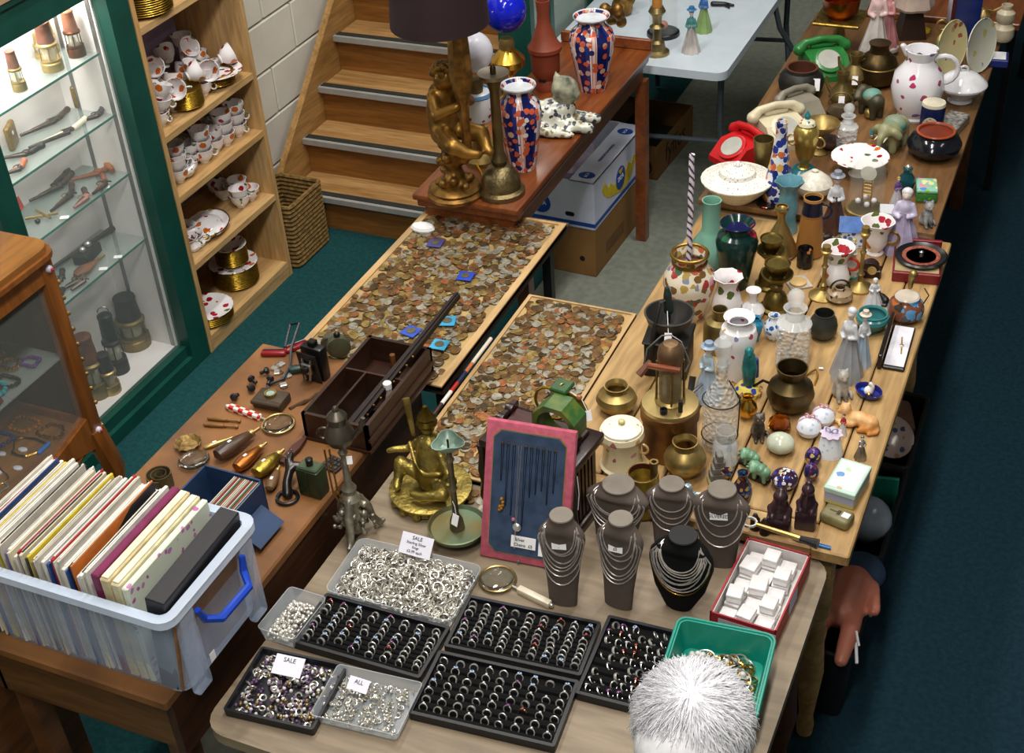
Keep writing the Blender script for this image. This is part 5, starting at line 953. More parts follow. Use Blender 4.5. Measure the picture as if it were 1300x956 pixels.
# ================================================================ PLANK TABLE: TURNED VESSELS
G1, G2 = 'vessels on the plank table', None
def V(name, label, cat, u, v, vt, w, pr, ma, z=None, **k): return pot(name, label, cat, u, v, vt, w, pr, ma, ZL if z is None else z, **k)
MOOR = floral('0f2e2c', ['a02038', 'b02840', 'e0dcc8', '1c5a3c'], 17, .4, .15, .36); SATS = floral('e8ddc8', ['7a5a30', 'c86a4a', 'd8a0b0', '4a6a4a', 'b89a50', '8a90a8', 'a83a3a'], 42, .85, .2, .55)
SPRIG = floral('f0eef2', ['b04a5a', '8a90c0', 'c8a050'], 45, .22, .12, .3); CLOI = floral('3a2430', ['2a7a9a', '8a4a30', 'b08a50', '28609a'], 90, .8, .25, .5); CELA = mat('7fb5a2', .2, 0, .06, 6)
BLUW = floral('dfe6ee', ['2a5aa8', '3a6ab8', '6a90cc'], 70, .7, .15, .45)
V('brass_pot', 'round brass pot with rolled rim behind the cream biscuit barrel', 'pot', 783, 521, 489, 53, 'lota', BRASS)
V('brass_pot', 'round brass pot with white price sticker beside large miners lamp', 'pot', 869, 600, 560, 55, 'lota', BRASS)
V('brass_spittoon', 'dull bronze spittoon with wide funnel rim in front of the square decanter', 'spittoon', 1002, 518, 466, 61, [(.45, 0), (.5, .02), (.85, .16), (1, .38), (.9, .58), (.55, .72), (.5, .76), (.62, .92), (.66, 1)], mat('6a5a3c', .42, 1, .2))
V('bronze_bowl', 'dark patinated bronze bowl beside the tall porcelain couple', 'bowl', 1044, 428, 397, 36, 'potb', mat('4a4c44', .45, .5, .2))
o, R, h = V('teal_bowl', 'teal glazed footed bowl near the watch case', 'bowl', 1106, 418, 397, 42, 'bowl', mat('3f8488', .2, 0, .08)); obj('foot', lathe([(R*.55, -.0), (R*.5, .012), (R*.4, .02)], 18), mat('3f8488', .2), o)
o, R, h = V('satsuma_vase', 'gilt-rimmed satsuma vase with a braided stick standing in it', 'vase', 874, 402, 322, 66, [(.5, 0), (.55, .03), (.8, .25), (1, .55), (.95, .7), (.7, .82), (.6, .88), (.68, 1)], SATS); obj('gilt_rim', torus(R*.68, R*.07, 28, 8, (0, 0, h)), mat('a8803c', .35, .9, .2), o); obj('gilt_collar', torus(R*.63, R*.06, 28, 8, (0, 0, h*.88)), mat('9a7434', .35, .9, .2), o)
p = Vector(o.location); q = p+Vector((0, 0, h*.1)); top = hgt(p, 196); L = top-h*.1
tt = one('braided_stick', 'red white and blue braided stick in the satsuma vase', 'stick', tube([(-.004+.0015*math.sin(i*1.3), .0015*math.cos(i*1.3), L*i/24) for i in range(25)], [.0085, .0075]*12+[.008], 8), None, q, (0, .01, 0))
t_ = NT('braid'); wv = t_.n('ShaderNodeTexWave', wave_type='BANDS', bands_direction='DIAGONAL'); wv.inputs['Scale'].default_value = 26; wv.inputs['Distortion'].default_value = 3; t_.l(t_.co(), wv.inputs['Vector']); t_.l(t_.ramp(wv.outputs['Fac'], [(0, hexc('1c2a5a')), (.25, hexc('e8dce0')), (.55, hexc('c87a80')), (.7, hexc('e8e4ea'))], 'CONSTANT'), t_.b.inputs['Base Color']); tt.data.materials.append(t_.m)
V('celadon_vase', 'pale celadon bottle vase with tall straight neck', 'vase', 901, 341, 254, 50, [(.6, 0), (.7, .02), (1, .22), (.95, .38), (.55, .54), (.46, .6), (.46, .97), (.5, 1)], CELA)
o, R, h = V('art_pottery_vase', 'dark green art pottery vase with red and white flowers', 'vase', 933, 362, 283, 54, 'shoulder', MOOR); obj('navy_rim', lathe([(R*.56, h*.93), (R*.83, h*1.0), (R*.8, h*1.01), (R*.5, h*.92), (R*.5, h*.5), (.001, h*.48)], 24), mat('161a4a', .2), o)
V('scalloped_vase', 'white rose-painted vase with scalloped mouth', 'vase', 922, 404, 350, 40, 'flare', ROSE, lobes=8, amp=.06, lz=.8); V('bud_vase', 'small white bud vase with spotted round body', 'vase', 955, 402, 368, 31, [(.5, 0), (.9, .12), (1, .28), (.8, .42), (.35, .56), (.32, .8), (.5, .95), (.62, 1)], SPRIG)
o, R, h = V('white_vase', 'tall white vase with flared mouth and faint sprigs', 'vase', 935, 478, 402, 48, 'shoulder', SPRIG)
V('brass_canister', 'narrow-necked brass canister behind white vase', 'canister', 912, 442, 392, 40, [(.95, 0), (1, .04), (1, .6), (.85, .7), (.45, .76), (.42, .9), (.5, 1)], DBRASS); V('blue_cloisonne_vase', 'small turquoise cloisonne vase behind tall white vase', 'vase', 958, 432, 403, 20, 'baluster', floral('2a8ab0', ['c0506a', 'e0d8c0', '1a5a8a'], 90, .5, .2))
V('ginger_jar', 'small blue and white porcelain jar behind square decanter', 'jar', 981, 430, 400, 26, 'bulb', BLUW)
def tiered(label, u, v, vt, w):
    p, h, R = base(u, v, vt, w, ZL); t = thing('brass_censer', label, 'candle holder', p); B = mat('85743f', .42, 1, .2, 30)
    obj('bell_base', lathe(prof([(1, 0), (1, .05), (.8, .08), (.75, .2), (.6, .33), (.3, .4)], R, h), 26, 24, .02, -1), B, t); obj('knop', lathe(prof([(.25, .38), (.4, .45), (.4, .52), (.25, .58)], R, h), 16), OLDBRASS, t); obj('drip_tray', lathe(prof([(.25, .56), (.5, .6), (1.0, .74), (1.02, .78), (.96, .78), (.5, .66)], R, h), 26), B, t); obj('top_pan', lathe(prof([(.3, .66), (.6, .8), (.8, .98), (.82, 1), (.77, 1), (.7, .975), (.001, .97)], R, h), 24), B, t)
tiered('tiered brass censer stand in front of its twin', 984, 392, 333, 40); tiered('tiered brass censer stand behind its twin, beside dark green vase', 976, 363, 302, 36)
V('brass_bottle', 'conical brass bottle with collared neck', 'bottle', 989, 322, 262, 46, 'cone', BRASS); o, R, h = V('stoneware_jug', 'tall tan stoneware jug with dark blue glazed top', 'jug', 1027, 322, 250, 36, 'jug', None)
o.data.materials.append(bands([(0, '9c6a34'), (.68, '8a5c30'), (.72, '14182e'), (.95, 'b98748')], 2, h, .25)); obj('handle', torus(h*.12, R*.09, 14, 6, (R*.8, 0, h*.78), (PI/2, 0, 0)), mat('141a30', .25), o)
V('black_beaker', 'small black beaker with gilt motif in front of stoneware jug', 'beaker', 1021, 338, 315, 20, 'cyl', floral('0e0e10', ['b8703a', 'd8d0c0'], 60, .15, .2))
o, R, h = V('frilled_vase', 'pale blue frilled pottery vase behind the brass bottle', 'vase', 998, 293, 229, 36, [(.75, 0), (.8, .05), (.6, .3), (.75, .5), (.6, .72), (.65, .85), (1, 1)], mat('6aa0b0', .25, 0, .12, 25), lobes=7, amp=.09, lz=.8)
def stick(label, u, v, vt, w, z=ZL): p, h, R = base(u, v, vt, w, z); return one('candlestick', label, 'candlestick', lathe(prof(PR['stick'], R, h), 18), BRASS, p)
stick('slim brass candlestick beside the white swan jug', 1044, 376, 312, 36); stick('tall brass candlestick beside the small dark clock', 1091, 366, 288, 34)
def cupv(name, label, u, v, vt, w, ma, z=ZL):
    o, R, h = V(name, label, 'cup', u, v, vt, w, [(.5, 0), (.55, .06), (.45, .14), (.72, .4), (.68, .6), (.85, .85), (1, 1)], ma, z, lobes=6, amp=.03, lz=.7); obj('handle', torus(R*.4, R*.08, 14, 6, (R*.95, 0, h*.55), (PI/2, 0, 0)), GRIM, o); return o
cupv('floral_jug', 'white gilt-rimmed cup with rose sprays behind small candlestick', 1110, 322, 280, 42, ROSE); o, R, h = V('swan_jug', 'bulbous white jug with wide gilt mouth beside the slim candlestick', 'jug', 1060, 360, 313, 42, [(.5, 0), (.8, .1), (.92, .28), (.7, .5), (.6, .62), (.8, .85), (1, 1)], ROSE); obj('handle', torus(R*.4, R*.1, 14, 6, (R*.9, -.003, h*.6), (PI/2, 0, 0)), mat('b83a20', .3), o)
o, R, h = V('biscuit_barrel', 'cream biscuit barrel with floral lid', 'biscuit barrel', 790, 592, 545, 58, [(.85, 0), (.95, .04), (1, .1), (.9, .15), (.82, .5), (.9, .8), (1, .88), (.95, 1)], floral('e0d5b2', ['a85a6a', 'b08a50', '7a8a5a', 'c890a0'], 40, .35, .2, .36), open_=False)
obj('lid', lathe([(R*.9, h), (R*.88, h*1.06), (R*.4, h*1.13), (.001, h*1.15)], 26), floral('ece6d4', ['a8a860', '8a90b0', 'c8a0a8'], 50, .4, .2, .36), o); obj('lid_knob', ball(R*.16, (0, 0, h*1.2), 14, 8, (1, 1, .7)), mat('d8c890', .2), o)
for s in (-1, 1): obj('side_handle', torus(R*.25, R*.06, 14, 6, (s*R*.95, 0, h*.6), (PI/2, 0, 0)), mat('c8a868', .3), o)
o, R, h = V('brass_tankard', 'yellow etched brass tankard with dark red interior', 'tankard', 816, 649, 600, 41, 'cyl', mat('b0963c', .38, .8, .2, 40, bump=.3), ZJ); obj('inner_lining', lathe([(R*.9, h*.3), (R*.92, h*1.001), (R*.85, h*1.001), (R*.84, h*.25), (.001, h*.25)], 20), mat('4a1812', .5), o)
for lab, u, v, vt in (('short dark brass telescope tube standing beside biscuit barrel', 785, 616, 574), ('dark brass telescope tube standing before the tankard', 830, 650, 586)):
    p, h, R = base(u, v, vt, 13, ZJ); t = thing('telescope', lab, 'telescope', p); obj('tube', lathe(prof([(.9, 0), (1, .02), (1, .55)], R, h), 14), mat('1c1410', .4, .3), t); obj('brass_ring', lathe(prof([(1.1, .53), (1.15, .55), (1.15, .6), (.8, .62)], R, h), 14), BRASS, t); obj('eyepiece', lathe(prof([(.75, .6), (.75, .92), (.9, .94), (.9, 1), (.5, 1), (.5, .9)], R, h), 14), OLDBRASS, t)
# ---- big brass lamp
p, h, R = base(850, 570, 434, 76, ZL); t = thing('safety_lamp', 'large brass and copper safety lamp with turned wooden carrying handle', 'lamp', p)
obj('tank', lathe(prof([(.92, 0), (.95, .04), (.92, .3), (1, .33), (1, .42), (.93, .44)], R, h), 30), mat('8c6238', .45, .8, .2), t); obj('tank_top', lathe(prof([(.98, .43), (.95, .455), (.5, .47), (.001, .47)], R, h), 30), mat('b8a06a', .38, .8, .12), t); obj('filler_cap', lathe([(.01, h*.47), (.01, h*.5), (.007, h*.5), (.006, h*.48)], 14), BLACK, t, (0, -R*.7, 0)); obj('valve', tube([(R*.5, -R*.45, h*.46), (R*.5, -R*.45, h*.56)], .006, 8), IRON, t)
obj('lamp_glass', lathe(prof([(.36, .47), (.38, .55), (.38, .85)], R, h), 20), thin('8a7a5a', .35, .1), t); obj('gauze', lathe(prof([(.33, .47), (.33, .66)], R, h), 18), mat('7a5428', .4, .8), t); obj('collar', lathe(prof([(.5, .465), (.52, .48), (.42, .5)], R, h), 20), BRASS, t); obj('hood', lathe(prof([(.4, .83), (.44, .84), (.44, .9), (.4, .95), (.25, .99), (.001, 1)], R, h), 20), mat('8c6e50', .45, .7, .2), t)
for i in range(4): a_ = i*PI/2+.4; obj('pillar', tube([(R*.46*math.cos(a_), R*.46*math.sin(a_), h*.47), (R*.44*math.cos(a_), R*.44*math.sin(a_), h*.84)], .003, 6), OLDBRASS, t)
obj('bail', tube([(-R*.75, -R*.5, h*.84), (-R*.7, -R*.3, h*.95), (-R*.3, 0, h*1.04), (0, 0, h*1.06), (R*.35, 0, h*1.02), (R*.75, -R*.3, h*.9), (R*.65, -R*.5, h*.84)], .002, 6), STEEL, t); obj('wooden_grip', tube([(-R*.6, -R*.5, h*.835), (-R*.1, -R*.51, h*.84), (R*.5, -R*.5, h*.845)], [.0075, .009, .0075], 10), mat('8a4420', .35, 0, .2), t)
# ---- iron coffee mill
p = P(842, 478, ZL); t = thing('coffee_mill', 'black cast-iron coffee mill with open bowl and crank', 'coffee mill', p+Vector((0, .05, 0)), .12); s = mpp(p); hz = hgt(p, 438)
obj('box_base', bbox(.12, .115, hz, .005, 2), mat('24201e', .5, .2, .2), t); obj('top_plate', bbox(.13, .125, .008, .003, 1, (0, 0, hz)), IRON, t); obj('bowl', lathe(hollow([(.35, 0), (.5, .15), (.85, .6), (.95, .9), (1, 1)], .07, .07, .08), 28), mat('4a4846', .5, .5, .2), t, (0, 0, hz+.006)); obj('crank_arm', tube([(0, -.01, hz+.05), (.0, -.01, hz+.13), (-.02, -.03, hz+.125), (-.03, -.075, hz+.05), (-.035, -.08, hz-.02)], .006, 8), IRON, t)
obj('crank_head', blob([[(0, -.01, hz+.09, .014), (-.004, -.01, hz+.14, .012), (-.006, -.01, hz+.16, .007)]], .004), mat('2c3a34', .5, .4), t); obj('crank_grip', tube([(-.035, -.085, hz-.035), (-.06, -.12, hz-.06)], [.008, .011], 10), mat('6a3a24', .4), t); obj('tag_string', tube([(0, -.03, hz+.1), (.012, -.075, hz+.06)], .001, 5), PAPER, t); price_tag(t, (.012, -.076, hz+.06), .1, .02)
# ---- glass
GL = thin('eef3f5', .66, .04); CUT = thin('eef3f6', .62, .05, 'thin', 85)
def decanter(label, u, v, vt, w, sq, z=ZL, name='decanter'):
    p, h, R = base(u, v, vt, w, z); t = thing(name, label, 'decanter', p, .2)
    if sq: obj('body', bbox(R*1.5, R*1.5, h*.55, R*.22, 2), CUT, t); obj('neck', lathe(prof([(.8, .53), (.45, .6), (.38, .68), (.55, .74), (.5, .75), (.3, .7), (.3, .6)], R, h), 18), GL, t); obj('stopper', ball(R*.42, (0, 0, h*.88), 10, 7), GL, t)
    else: obj('body', lathe(prof([(.85, 0), (1, .03), (1, .42), (.8, .52), (.35, .62), (.3, .72), (.42, .77), (.36, .78), (.2, .7)], R, h), 22), CUT, t); obj('stopper', lathe(prof([(.2, .72), (.28, .8), (.5, .9), (.5, .95), (.2, 1)], R, h), 14), GL, t)
    return t, R, h
decanter('square cut-glass decanter with round faceted stopper', 1005, 458, 366, 56, True); t, R, h = decanter('tall claret decanter with faceted stopper beside the brass lamp', 913, 566, 428, 46, False); obj('wire_mount', torus(R*1.02, .0018, 24, 5, (0, 0, h*.12)), IRON, t); obj('wire_mount', torus(R*1.02, .0018, 24, 5, (0, 0, h*.45)), IRON, t); obj('handle_wire', tube([(R, 0, h*.12), (R*1.05, 0, h*.45), (R*.4, 0, h*.62)], .0018, 5), IRON, t)
V('glass_jar', 'round clear glass jar in front of the claret decanter', 'jar', 920, 588, 546, 34, [(.8, 0), (1, .1), (.95, .6), (.7, .72), (.75, .9), (.75, 1)], thin('e6ecee', .72, .05)); V('amber_paperweight', 'ribbed amber glass paperweight behind the pale green egg', 'paperweight', 989, 547, 528, 28, [(.6, 0), (1, .35), (.9, .75), (.5, 1), (.001, 1)], glass('d88a20', .05), open_=False, lobes=10, amp=.05, lz=-1)
# ---- small boxes and ornaments
def figure(name, label, u, v, vt, w, dress, top, hair, z=ZL, rz=0, skin='e8d8d0', basem=None, hat=None, cat='figurine', lean=0):
    p, h, R = base(u, v, vt, w, z); t = thing(name, label, cat, p, rz); s = R
    if basem: obj('plinth', xf(lathe(prof([(1, 0), (1, .05), (.85, .07)], R, h), 18)), basem, t)
    z0 = .05 if basem else 0
    obj('skirt', lathe(prof([(.9, z0), (.85, z0+.08), (.6, .3), (.38, .48), (.3, .56), (.34, .62)], R, h), 18, 9, .08, -1), dress, t)
    obj('torso', blob([[(0, 0, .52*h, .3*s), (0, lean*s, .68*h, .34*s), (0, lean*s, .76*h, .2*s)], [(-.3*s, lean*s, .72*h, .14*s), (-.5*s, -.15*s, .58*h, .11*s), (-.2*s, -.42*s, .56*h, .1*s)], [(.3*s, lean*s, .72*h, .14*s), (.52*s, -.15*s, .58*h, .11*s), (.2*s, -.42*s, .58*h, .1*s)]], .06*s), top, t)
    obj('head', blob([[(0, lean*s, .77*h, .1*s), (0, lean*s, .86*h, .24*s)], [(0, lean*s-.22*s, .85*h, .06*s)]], .05*s), mat(skin, .25), t); obj('hair', xf(ball(.27*s, (0, 0, 0), 14, 8), (0, lean*s+.07*s, .89*h), sc=(1, .95, .9)), hair, t)
    if hat: obj('hat', lathe(prof([(.45, .92), (.5, .93), (.3, .95), (.25, 1), (.001, 1.01)], R, h), 18), hat, t, (0, lean*s, 0))
    return t
LAV = mat('b9aed0', .25, 0, .15, 30); PW = mat('d4d6dc', .15, 0, .06, 20); PB = mat('a8bcd0', .18, 0, .1)
figure('lady_figurine', 'china lady in a wide lilac crinoline on the plank table', 1143, 316, 236, 54, LAV, mat('c4bcd8', .25), mat('e0dce4', .3))
V('china_plate', 'white china plate under the lilac lady', 'plate', 1152, 303, 299, 66, [(.5, 0), (.6, .2), (1, 1)], SPRIG); figure('madonna_figurine', 'small white praying figurine before the black cat', 1108, 388, 352, 26, PW, PW, PW, ZL, .3)
figure('tall_porcelain_lady', 'tall grey-blue porcelain lady holding child behind tabby cat', 1074, 478, 384, 46, mat('a9adb4', .18, 0, .15, 12), PW, PW, ZL, -.4, lean=-.1); t = figure('porcelain_child', 'porcelain girl in flowered bonnet leaning on tall porcelain lady', 1092, 462, 394, 30, PB, PW, mat('b0a0a0', .3), ZL, .6, hat=mat('d8c8b8', .3))
figure('bonnet_girl', 'porcelain girl in pale blue with white bonnet behind the claret decanter', 898, 505, 434, 42, PB, mat('b8ccd8', .2), mat('d8dce0', .3), ZL, -.5, hat=mat('8aa0b8', .3)); figure('robed_figurine', 'white robed figurine on teal base beside the swan jug', 1080, 350, 300, 22, mat('e0ddd8', .25), mat('e0d8c8', .25), mat('c8b070', .3), ZL, 0, basem=mat('3a8a80', .3))
figure('soldier_figurine', 'tiny china soldier in blue coat with red sash', 925, 592, 556, 13, mat('e4e2e4', .25), mat('1a2a7a', .3), BLACK, ZL, 0, hat=BLACK); figure('santa_figurine', 'tiny red and green gnome figurine between egg boxes and ginger cat', 1069, 552, 524, 14, mat('d8d4d0', .3), mat('b83038', .3), mat('6a3a24', .4), ZL, 0); figure('pewter_fairy', 'silvered fairy figurine with wings near painted box', 1092, 582, 552, 18, PEWTER, SILVER, PEWTER, ZL, .5)
figure('seated_boy', 'porcelain seated boy in grey on a brown rock', 1057, 296, 217, 38, mat('5a3a30', .4, 0, .2), PW, mat('5a4a48', .4), ZL, .2, basem=mat('7a7a4a', .5), hat=mat('8a90a0', .3))
def cat_fig(name, label, u, v, w, ma, z=ZL, rz=0, pose='sit', belly=None, spec='cat figurine'):
    p = P(u, v, z); s = w*mpp(p); t = thing(name, label, 'figurine', p, rz)
    if pose == 'sit': ch = [[(0, .1*s, .22*s, .24*s), (0, 0, .5*s, .2*s), (0, -.05*s, .72*s, .12*s)], [(0, -.1*s, .86*s, .19*s), (0, -.24*s, .82*s, .08*s)], [(-.11*s, -.08*s, 1.0*s, .06*s), (-.13*s, -.08*s, 1.1*s, .02*s)], [(.11*s, -.08*s, 1.0*s, .06*s), (.13*s, -.08*s, 1.1*s, .02*s)], [(-.1*s, -.1*s, .5*s, .09*s), (-.1*s, -.22*s, .07*s, .07*s), (-.1*s, -.3*s, .05*s, .05*s)], [(.1*s, -.1*s, .5*s, .09*s), (.1*s, -.22*s, .07*s, .07*s), (.1*s, -.3*s, .05*s, .05*s)], [(.15*s, .25*s, .1*s, .08*s), (.35*s, .1*s, .07*s, .06*s), (.3*s, -.15*s, .06*s, .05*s)]]
    else: ch = [[(-.25*s, 0, .16*s, .16*s), (0, .02*s, .18*s, .19*s), (.28*s, 0, .17*s, .2*s)], [(-.36*s, -.02*s, .36*s, .15*s), (-.45*s, -.1*s, .33*s, .07*s)], [(-.3*s, .06*s, .48*s, .05*s), (-.28*s, .08*s, .55*s, .02*s)], [(-.42*s, .0, .48*s, .05*s), (-.44*s, .0, .55*s, .02*s)], [(-.2*s, -.12*s, .1*s, .08*s), (-.5*s, -.18*s, .06*s, .06*s)], [(-.1*s, -.16*s, .1*s, .08*s), (-.36*s, -.26*s, .06*s, .055*s)], [(.3*s, -.14*s, .12*s, .12*s), (.1*s, -.26*s, .06*s, .06*s)], [(.45*s, .05*s, .08*s, .06*s), (.5*s, -.15*s, .07*s, .05*s), (.35*s, -.28*s, .06*s, .045*s)]]
    obj('body', blob(ch, .035*s, 1), ma, t); hd = (0, -.1*s, .86*s) if pose == 'sit' else (-.36*s, -.02*s, .36*s)
    for q in (-1, 1): obj('eye', ball(.025*s, (hd[0]+q*.07*s-(.08*s if pose != 'sit' else 0), hd[1]-.16*s+(.06*s if pose != 'sit' else 0), hd[2]+.04*s), 8, 5), mat('c8a030', .2), t)
    return t
TAB = mat('6f6a64', .35, 0, .4, 18, h2='b8b4ac'); GING = mat('c07a34', .4, 0, .2, 18, h2='e4c08a')
cat_fig('tabby_cat', 'grey tabby china cat at the feet of the tall porcelain lady', 1066, 505, 44, TAB, ZL, .5); cat_fig('ginger_cat', 'ginger china cat lying down beside the egg boxes', 1090, 540, 54, GING, ZL, -.2, 'lie'); cat_fig('black_cat', 'glossy black china cat behind the praying figurine', 1119, 382, 28, BLACK, ZL, -.8, 'lie'); cat_fig('grey_cat', 'dark grey and white china cat beside the green tin', 1175, 286, 34, mat('3a3c40', .35, 0, .3, 20, h2='a8a8a8'), ZF, .6)
cat_fig('pewter_bear', 'pewter hedgehog-like bear holding a bowl in front of brass vase', 962, 556, 40, mat('6a625c', .4, .5, .3, 30), ZL, .4)
for lab, u, v in (('dark carved wooden stand under the rear jade elephant', 953, 590), ('dark carved wooden stand under the front jade elephant', 965, 608)): one('wooden_stand', lab, 'stand', bbox(.055, .035, .012, .003, 1), mat('1c100e', .35), P(u, v, ZL), -.3)
p, h, R = base(950, 500, 440, 38, ZL); t = thing('pottery_parrot', 'teal pottery parrot on a patterned round base', 'figurine', p, .3); obj('plinth', lathe(prof([(.9, 0), (.95, .12), (.7, .2)], R, h), 18), floral('d8c860', ['3a4aa8', '5a3a8a', 'c86a4a'], 60, .8, .2, .5), t); obj('body', blob([[(0, 0, .25*h, .4*R), (0, .05*R, .55*h, .55*R), (-.05*R, 0, .8*h, .4*R)], [(-.1*R, -.1*R, .92*h, .32*R), (-.1*R, -.45*R, .88*h, .1*R)]], .08*R), mat('1f7a7c', .25, 0, .3, 25), t); obj('wing', blob([[(.4*R, .1*R, .7*h, .2*R), (.5*R, .2*R, .35*h, .16*R)]], .07*R), mat('2a4a9a', .25), t); obj('branch', tube([(.3*R, -.2*R, .2*h), (.9*R, -.3*R, .35*h), (1.3*R, -.3*R, .3*h)], .004), BRONZE, t)
V('brass_bud_vase', 'small bright brass vase behind the pewter bear', 'vase', 948, 530, 503, 26, 'bulb', GOLD); one('marble_egg', 'pale green marble egg on the plank table', 'egg', xf(ball(1, (0, 0, 0), 24, 14), sc=(.037, .034, .027)), mat('c8cdb8', .2, 0, .1, 30), P(990, 573, ZL)+Vector((0, 0, .027)))
def eggbox(label, u, v, w, tilt=0):
    p = P(u, v, ZL); R = w*.5*mpp(p); t = thing('porcelain_egg_box', label, 'trinket box', p, 0); EW = floral('dfe4ee', ['b8c4dc', 'e8d0d8'], 80, .4, .3); obj('body', xf(lathe(prof([(.4, 0), (.8, .15), (1, .45), (.85, .75), (.4, .96), (.001, 1)], R, R*1.75), 22)), EW, t); obj('ribbon', xf(torus(R*.96, R*.06, 24, 5, (0, 0, R*.85), (PI/2, 0, .3)), sc=(1, 1, .98)), mat('dc98a4', .5), t)
    for s in (-1, 1): obj('bow', torus(R*.2, R*.06, 12, 5, (s*R*.2, 0, R*1.85), (PI/2, 0, s*.5)), mat('dc98a4', .5), t)
eggbox('white porcelain egg box with pink ribbon in front of its twin', 1026, 552, 32); eggbox('white porcelain egg box with pink bow behind its twin', 1044, 538, 30)
p, h, R = base(1053, 575, 545, 34, ZL); t = thing('porcelain_bell', 'white porcelain bell with ruffled lilac ribbon collar', 'bell', p); obj('bell', lathe(prof([(1, 0), (1, .05), (.9, .2), (.75, .6), (.5, .85), (.001, .95)], R, h), 22), floral('dfe6f0', ['b0c4dc', 'e0d0e0'], 80, .3, .25), t); obj('ruffle', lathe(prof([(.4, .72), (.75, .8), (.8, .84), (.3, .9)], R, h), 32, 8, .12, -1), mat('d4c4dc', .6), t)
for s in (-1, 1): obj('bow', torus(R*.22, R*.07, 12, 5, (s*R*.25, -.1*R, h*.98), (PI/2, 0, s*.5)), mat('b8b4dc', .5), t)
EGG = floral('2a2050', ['b88a4a', '5a3a8a', 'c8b070', '7a2a3a'], 80, .8, .2, .5)
for lab, u, v, s in (('violet and gold enamel egg standing behind another', 1031, 592, .021), ('gold and maroon enamel egg in front of violet egg', 1029, 610, .019)): one('enamel_egg', lab, 'egg', xf(ball(1, (0, 0, 0), 18, 12), sc=(s, s, s*1.45)), EGG, P(u, v, ZL)+Vector((0, 0, s*1.45)), (.1, .1, u))
one('millefiori_paperweight', 'dark millefiori glass paperweight behind carved wooden head', 'paperweight', xf(ball(1, (0, 0, 0), 22, 12), sc=(.034, .034, .026)), floral('33203a', ['2a3a9a', 'b0a080', '6a4a4a', 'd8d4d8'], 90, .8, .06, .5), P(995, 618, ZL)+Vector((0, 0, .026)))
DCV = mat('3a242c', .3, 0, .3, 40)
for lab, u, v, vt, w in (('broad dark carved wooden bust', 988, 672, 622, 32), ('slim dark carved wooden figure beside stone match holder', 1022, 668, 612, 28)):
    p, h, R = base(u, v, vt, w, ZL); t = thing('carved_figure', lab, 'carving', p, .1); obj('block', bbox(R*1.9, R*1.5, h*.42, R*.2, 2), DCV, t); obj('bust', blob([[(0, 0, .35*h, .75*R), (0, .1*R, .55*h, .8*R), (0, .05*R, .72*h, .6*R)], [(0, -.05*R, .84*h, .62*R), (0, -.62*R, .8*h, .14*R)], [(0, .1*R, .95*h, .35*R)], [(-.65*R, 0, .52*h, .38*R), (-.5*R, -.6*R, .42*h, .3*R)], [(.65*R, 0, .52*h, .38*R), (.5*R, -.6*R, .42*h, .3*R)]], .09*R, 1), DCV, t)
p, h, R = base(912, 612, 575, 28, ZL); t = thing('monument_model', 'grey model monument with steps and gilt base', 'ornament', p, .5); obj('plinth', bbox(R*2, R*1.2, h*.15, .003), mat('a8a070', .5), t)
for i in range(4): obj('step', bbox(R*(1.7-.38*i), R*1.0, h*.21, .002, 1, (0, 0, h*(.15+.21*i))), mat('77736e', .5, 0, .2, 40), t)
V('cloisonne_bud_vase', 'slender enamel bud vase with green mouth', 'vase', 922, 636, 598, 20, [(.7, 0), (1, .1), (.9, .25), (.4, .38), (.3, .7), (.75, .98), (.8, 1)], CLOI); V('cloisonne_jar', 'round enamel jar vase with blue collar', 'vase', 941, 646, 600, 26, 'bulb', CLOI)
p = P(868, 651, ZJ); t = thing('opera_glasses', 'mother-of-pearl opera glasses on a white card box', 'opera glasses', p+Vector((0, 0, .045)), .75)
one('card_box', 'white card box under the opera glasses', 'box', bbox(.085, .06, .045, .002), mat('e4dcc8', .7), p, .3)
for s in (-1, 1): obj('barrel', xf(lathe(prof([(.7, 0), (.75, .3), (1, .7), (1.1, .75), (1.1, 1)], .013, .05), 16), (-.025, s*.017, .014), (0, PI/2, 0)), mat('a8c4d8', .15, .3, .3, 60), t)
obj('bridge', bbox(.02, .04, .006, .002, 1, (0, 0, .014)), SILVER, t); obj('focus_wheel', tube([(0, -.006, .024), (0, .006, .024)], .006, 10), SILVER, t)
p = P(982, 693, ZL)+Vector((0, 0, .022)); t = thing('lorgnette', 'brass handled loupe with black knob lying across the leather cases', 'loupe', p+Vector((0, 0, .028)), -.12); t.scale = (1.25,)*3; obj('lens_ring', torus(.013, .003, 18, 6, (-.05, 0, 0)), SILVER, t); obj('shaft', tube([(-.037, 0, 0), (.05, 0, .0)], [.004, .006], 8), BRASS, t); obj('knob', tube([(.05, 0, 0), (.085, 0, 0)], [.006, .010], 10), BLACK, t)
for lab, u, v in (('brown leather bottle case standing under the brass loupe', 958, 672), ('second brown leather case beside white tag', 970, 678)): one('leather_case', lab, 'case', xf(lathe(prof([(1, 0), (1, .7), (.5, .9), (.4, 1)], .012, .05), 12), sc=(1, .7, 1)), mat('2c1e12', .5), P(u, v, ZL))
p, sx, sy, rz = quad((1065, 580, 1101, 590, 1092, 632, 1049, 618, ZL+.05)); t = thing('painted_box', 'pastel painted square gift box with flower picture on the lid', 'box', (p.x, p.y, ZL), rz); obj('box_base', bbox(sx*.96, sy*.96, .036, .002), bands([(0, 'b8b878'), (.35, 'a8b0d0')], 2, .036, .4), t); obj('lid', bbox(sx, sy, .016, .002, 1, (0, 0, .034)), mat('bcd8cc', .35, 0, .05), t); obj('lid_picture', bbox(sx*.85, sy*.85, .001, .0003, 1, (0, 0, .05)), floral('dce4e0', ['e0b080', '6a98c8', 'b8d8b0'], 40, .3, .3, .4), t)
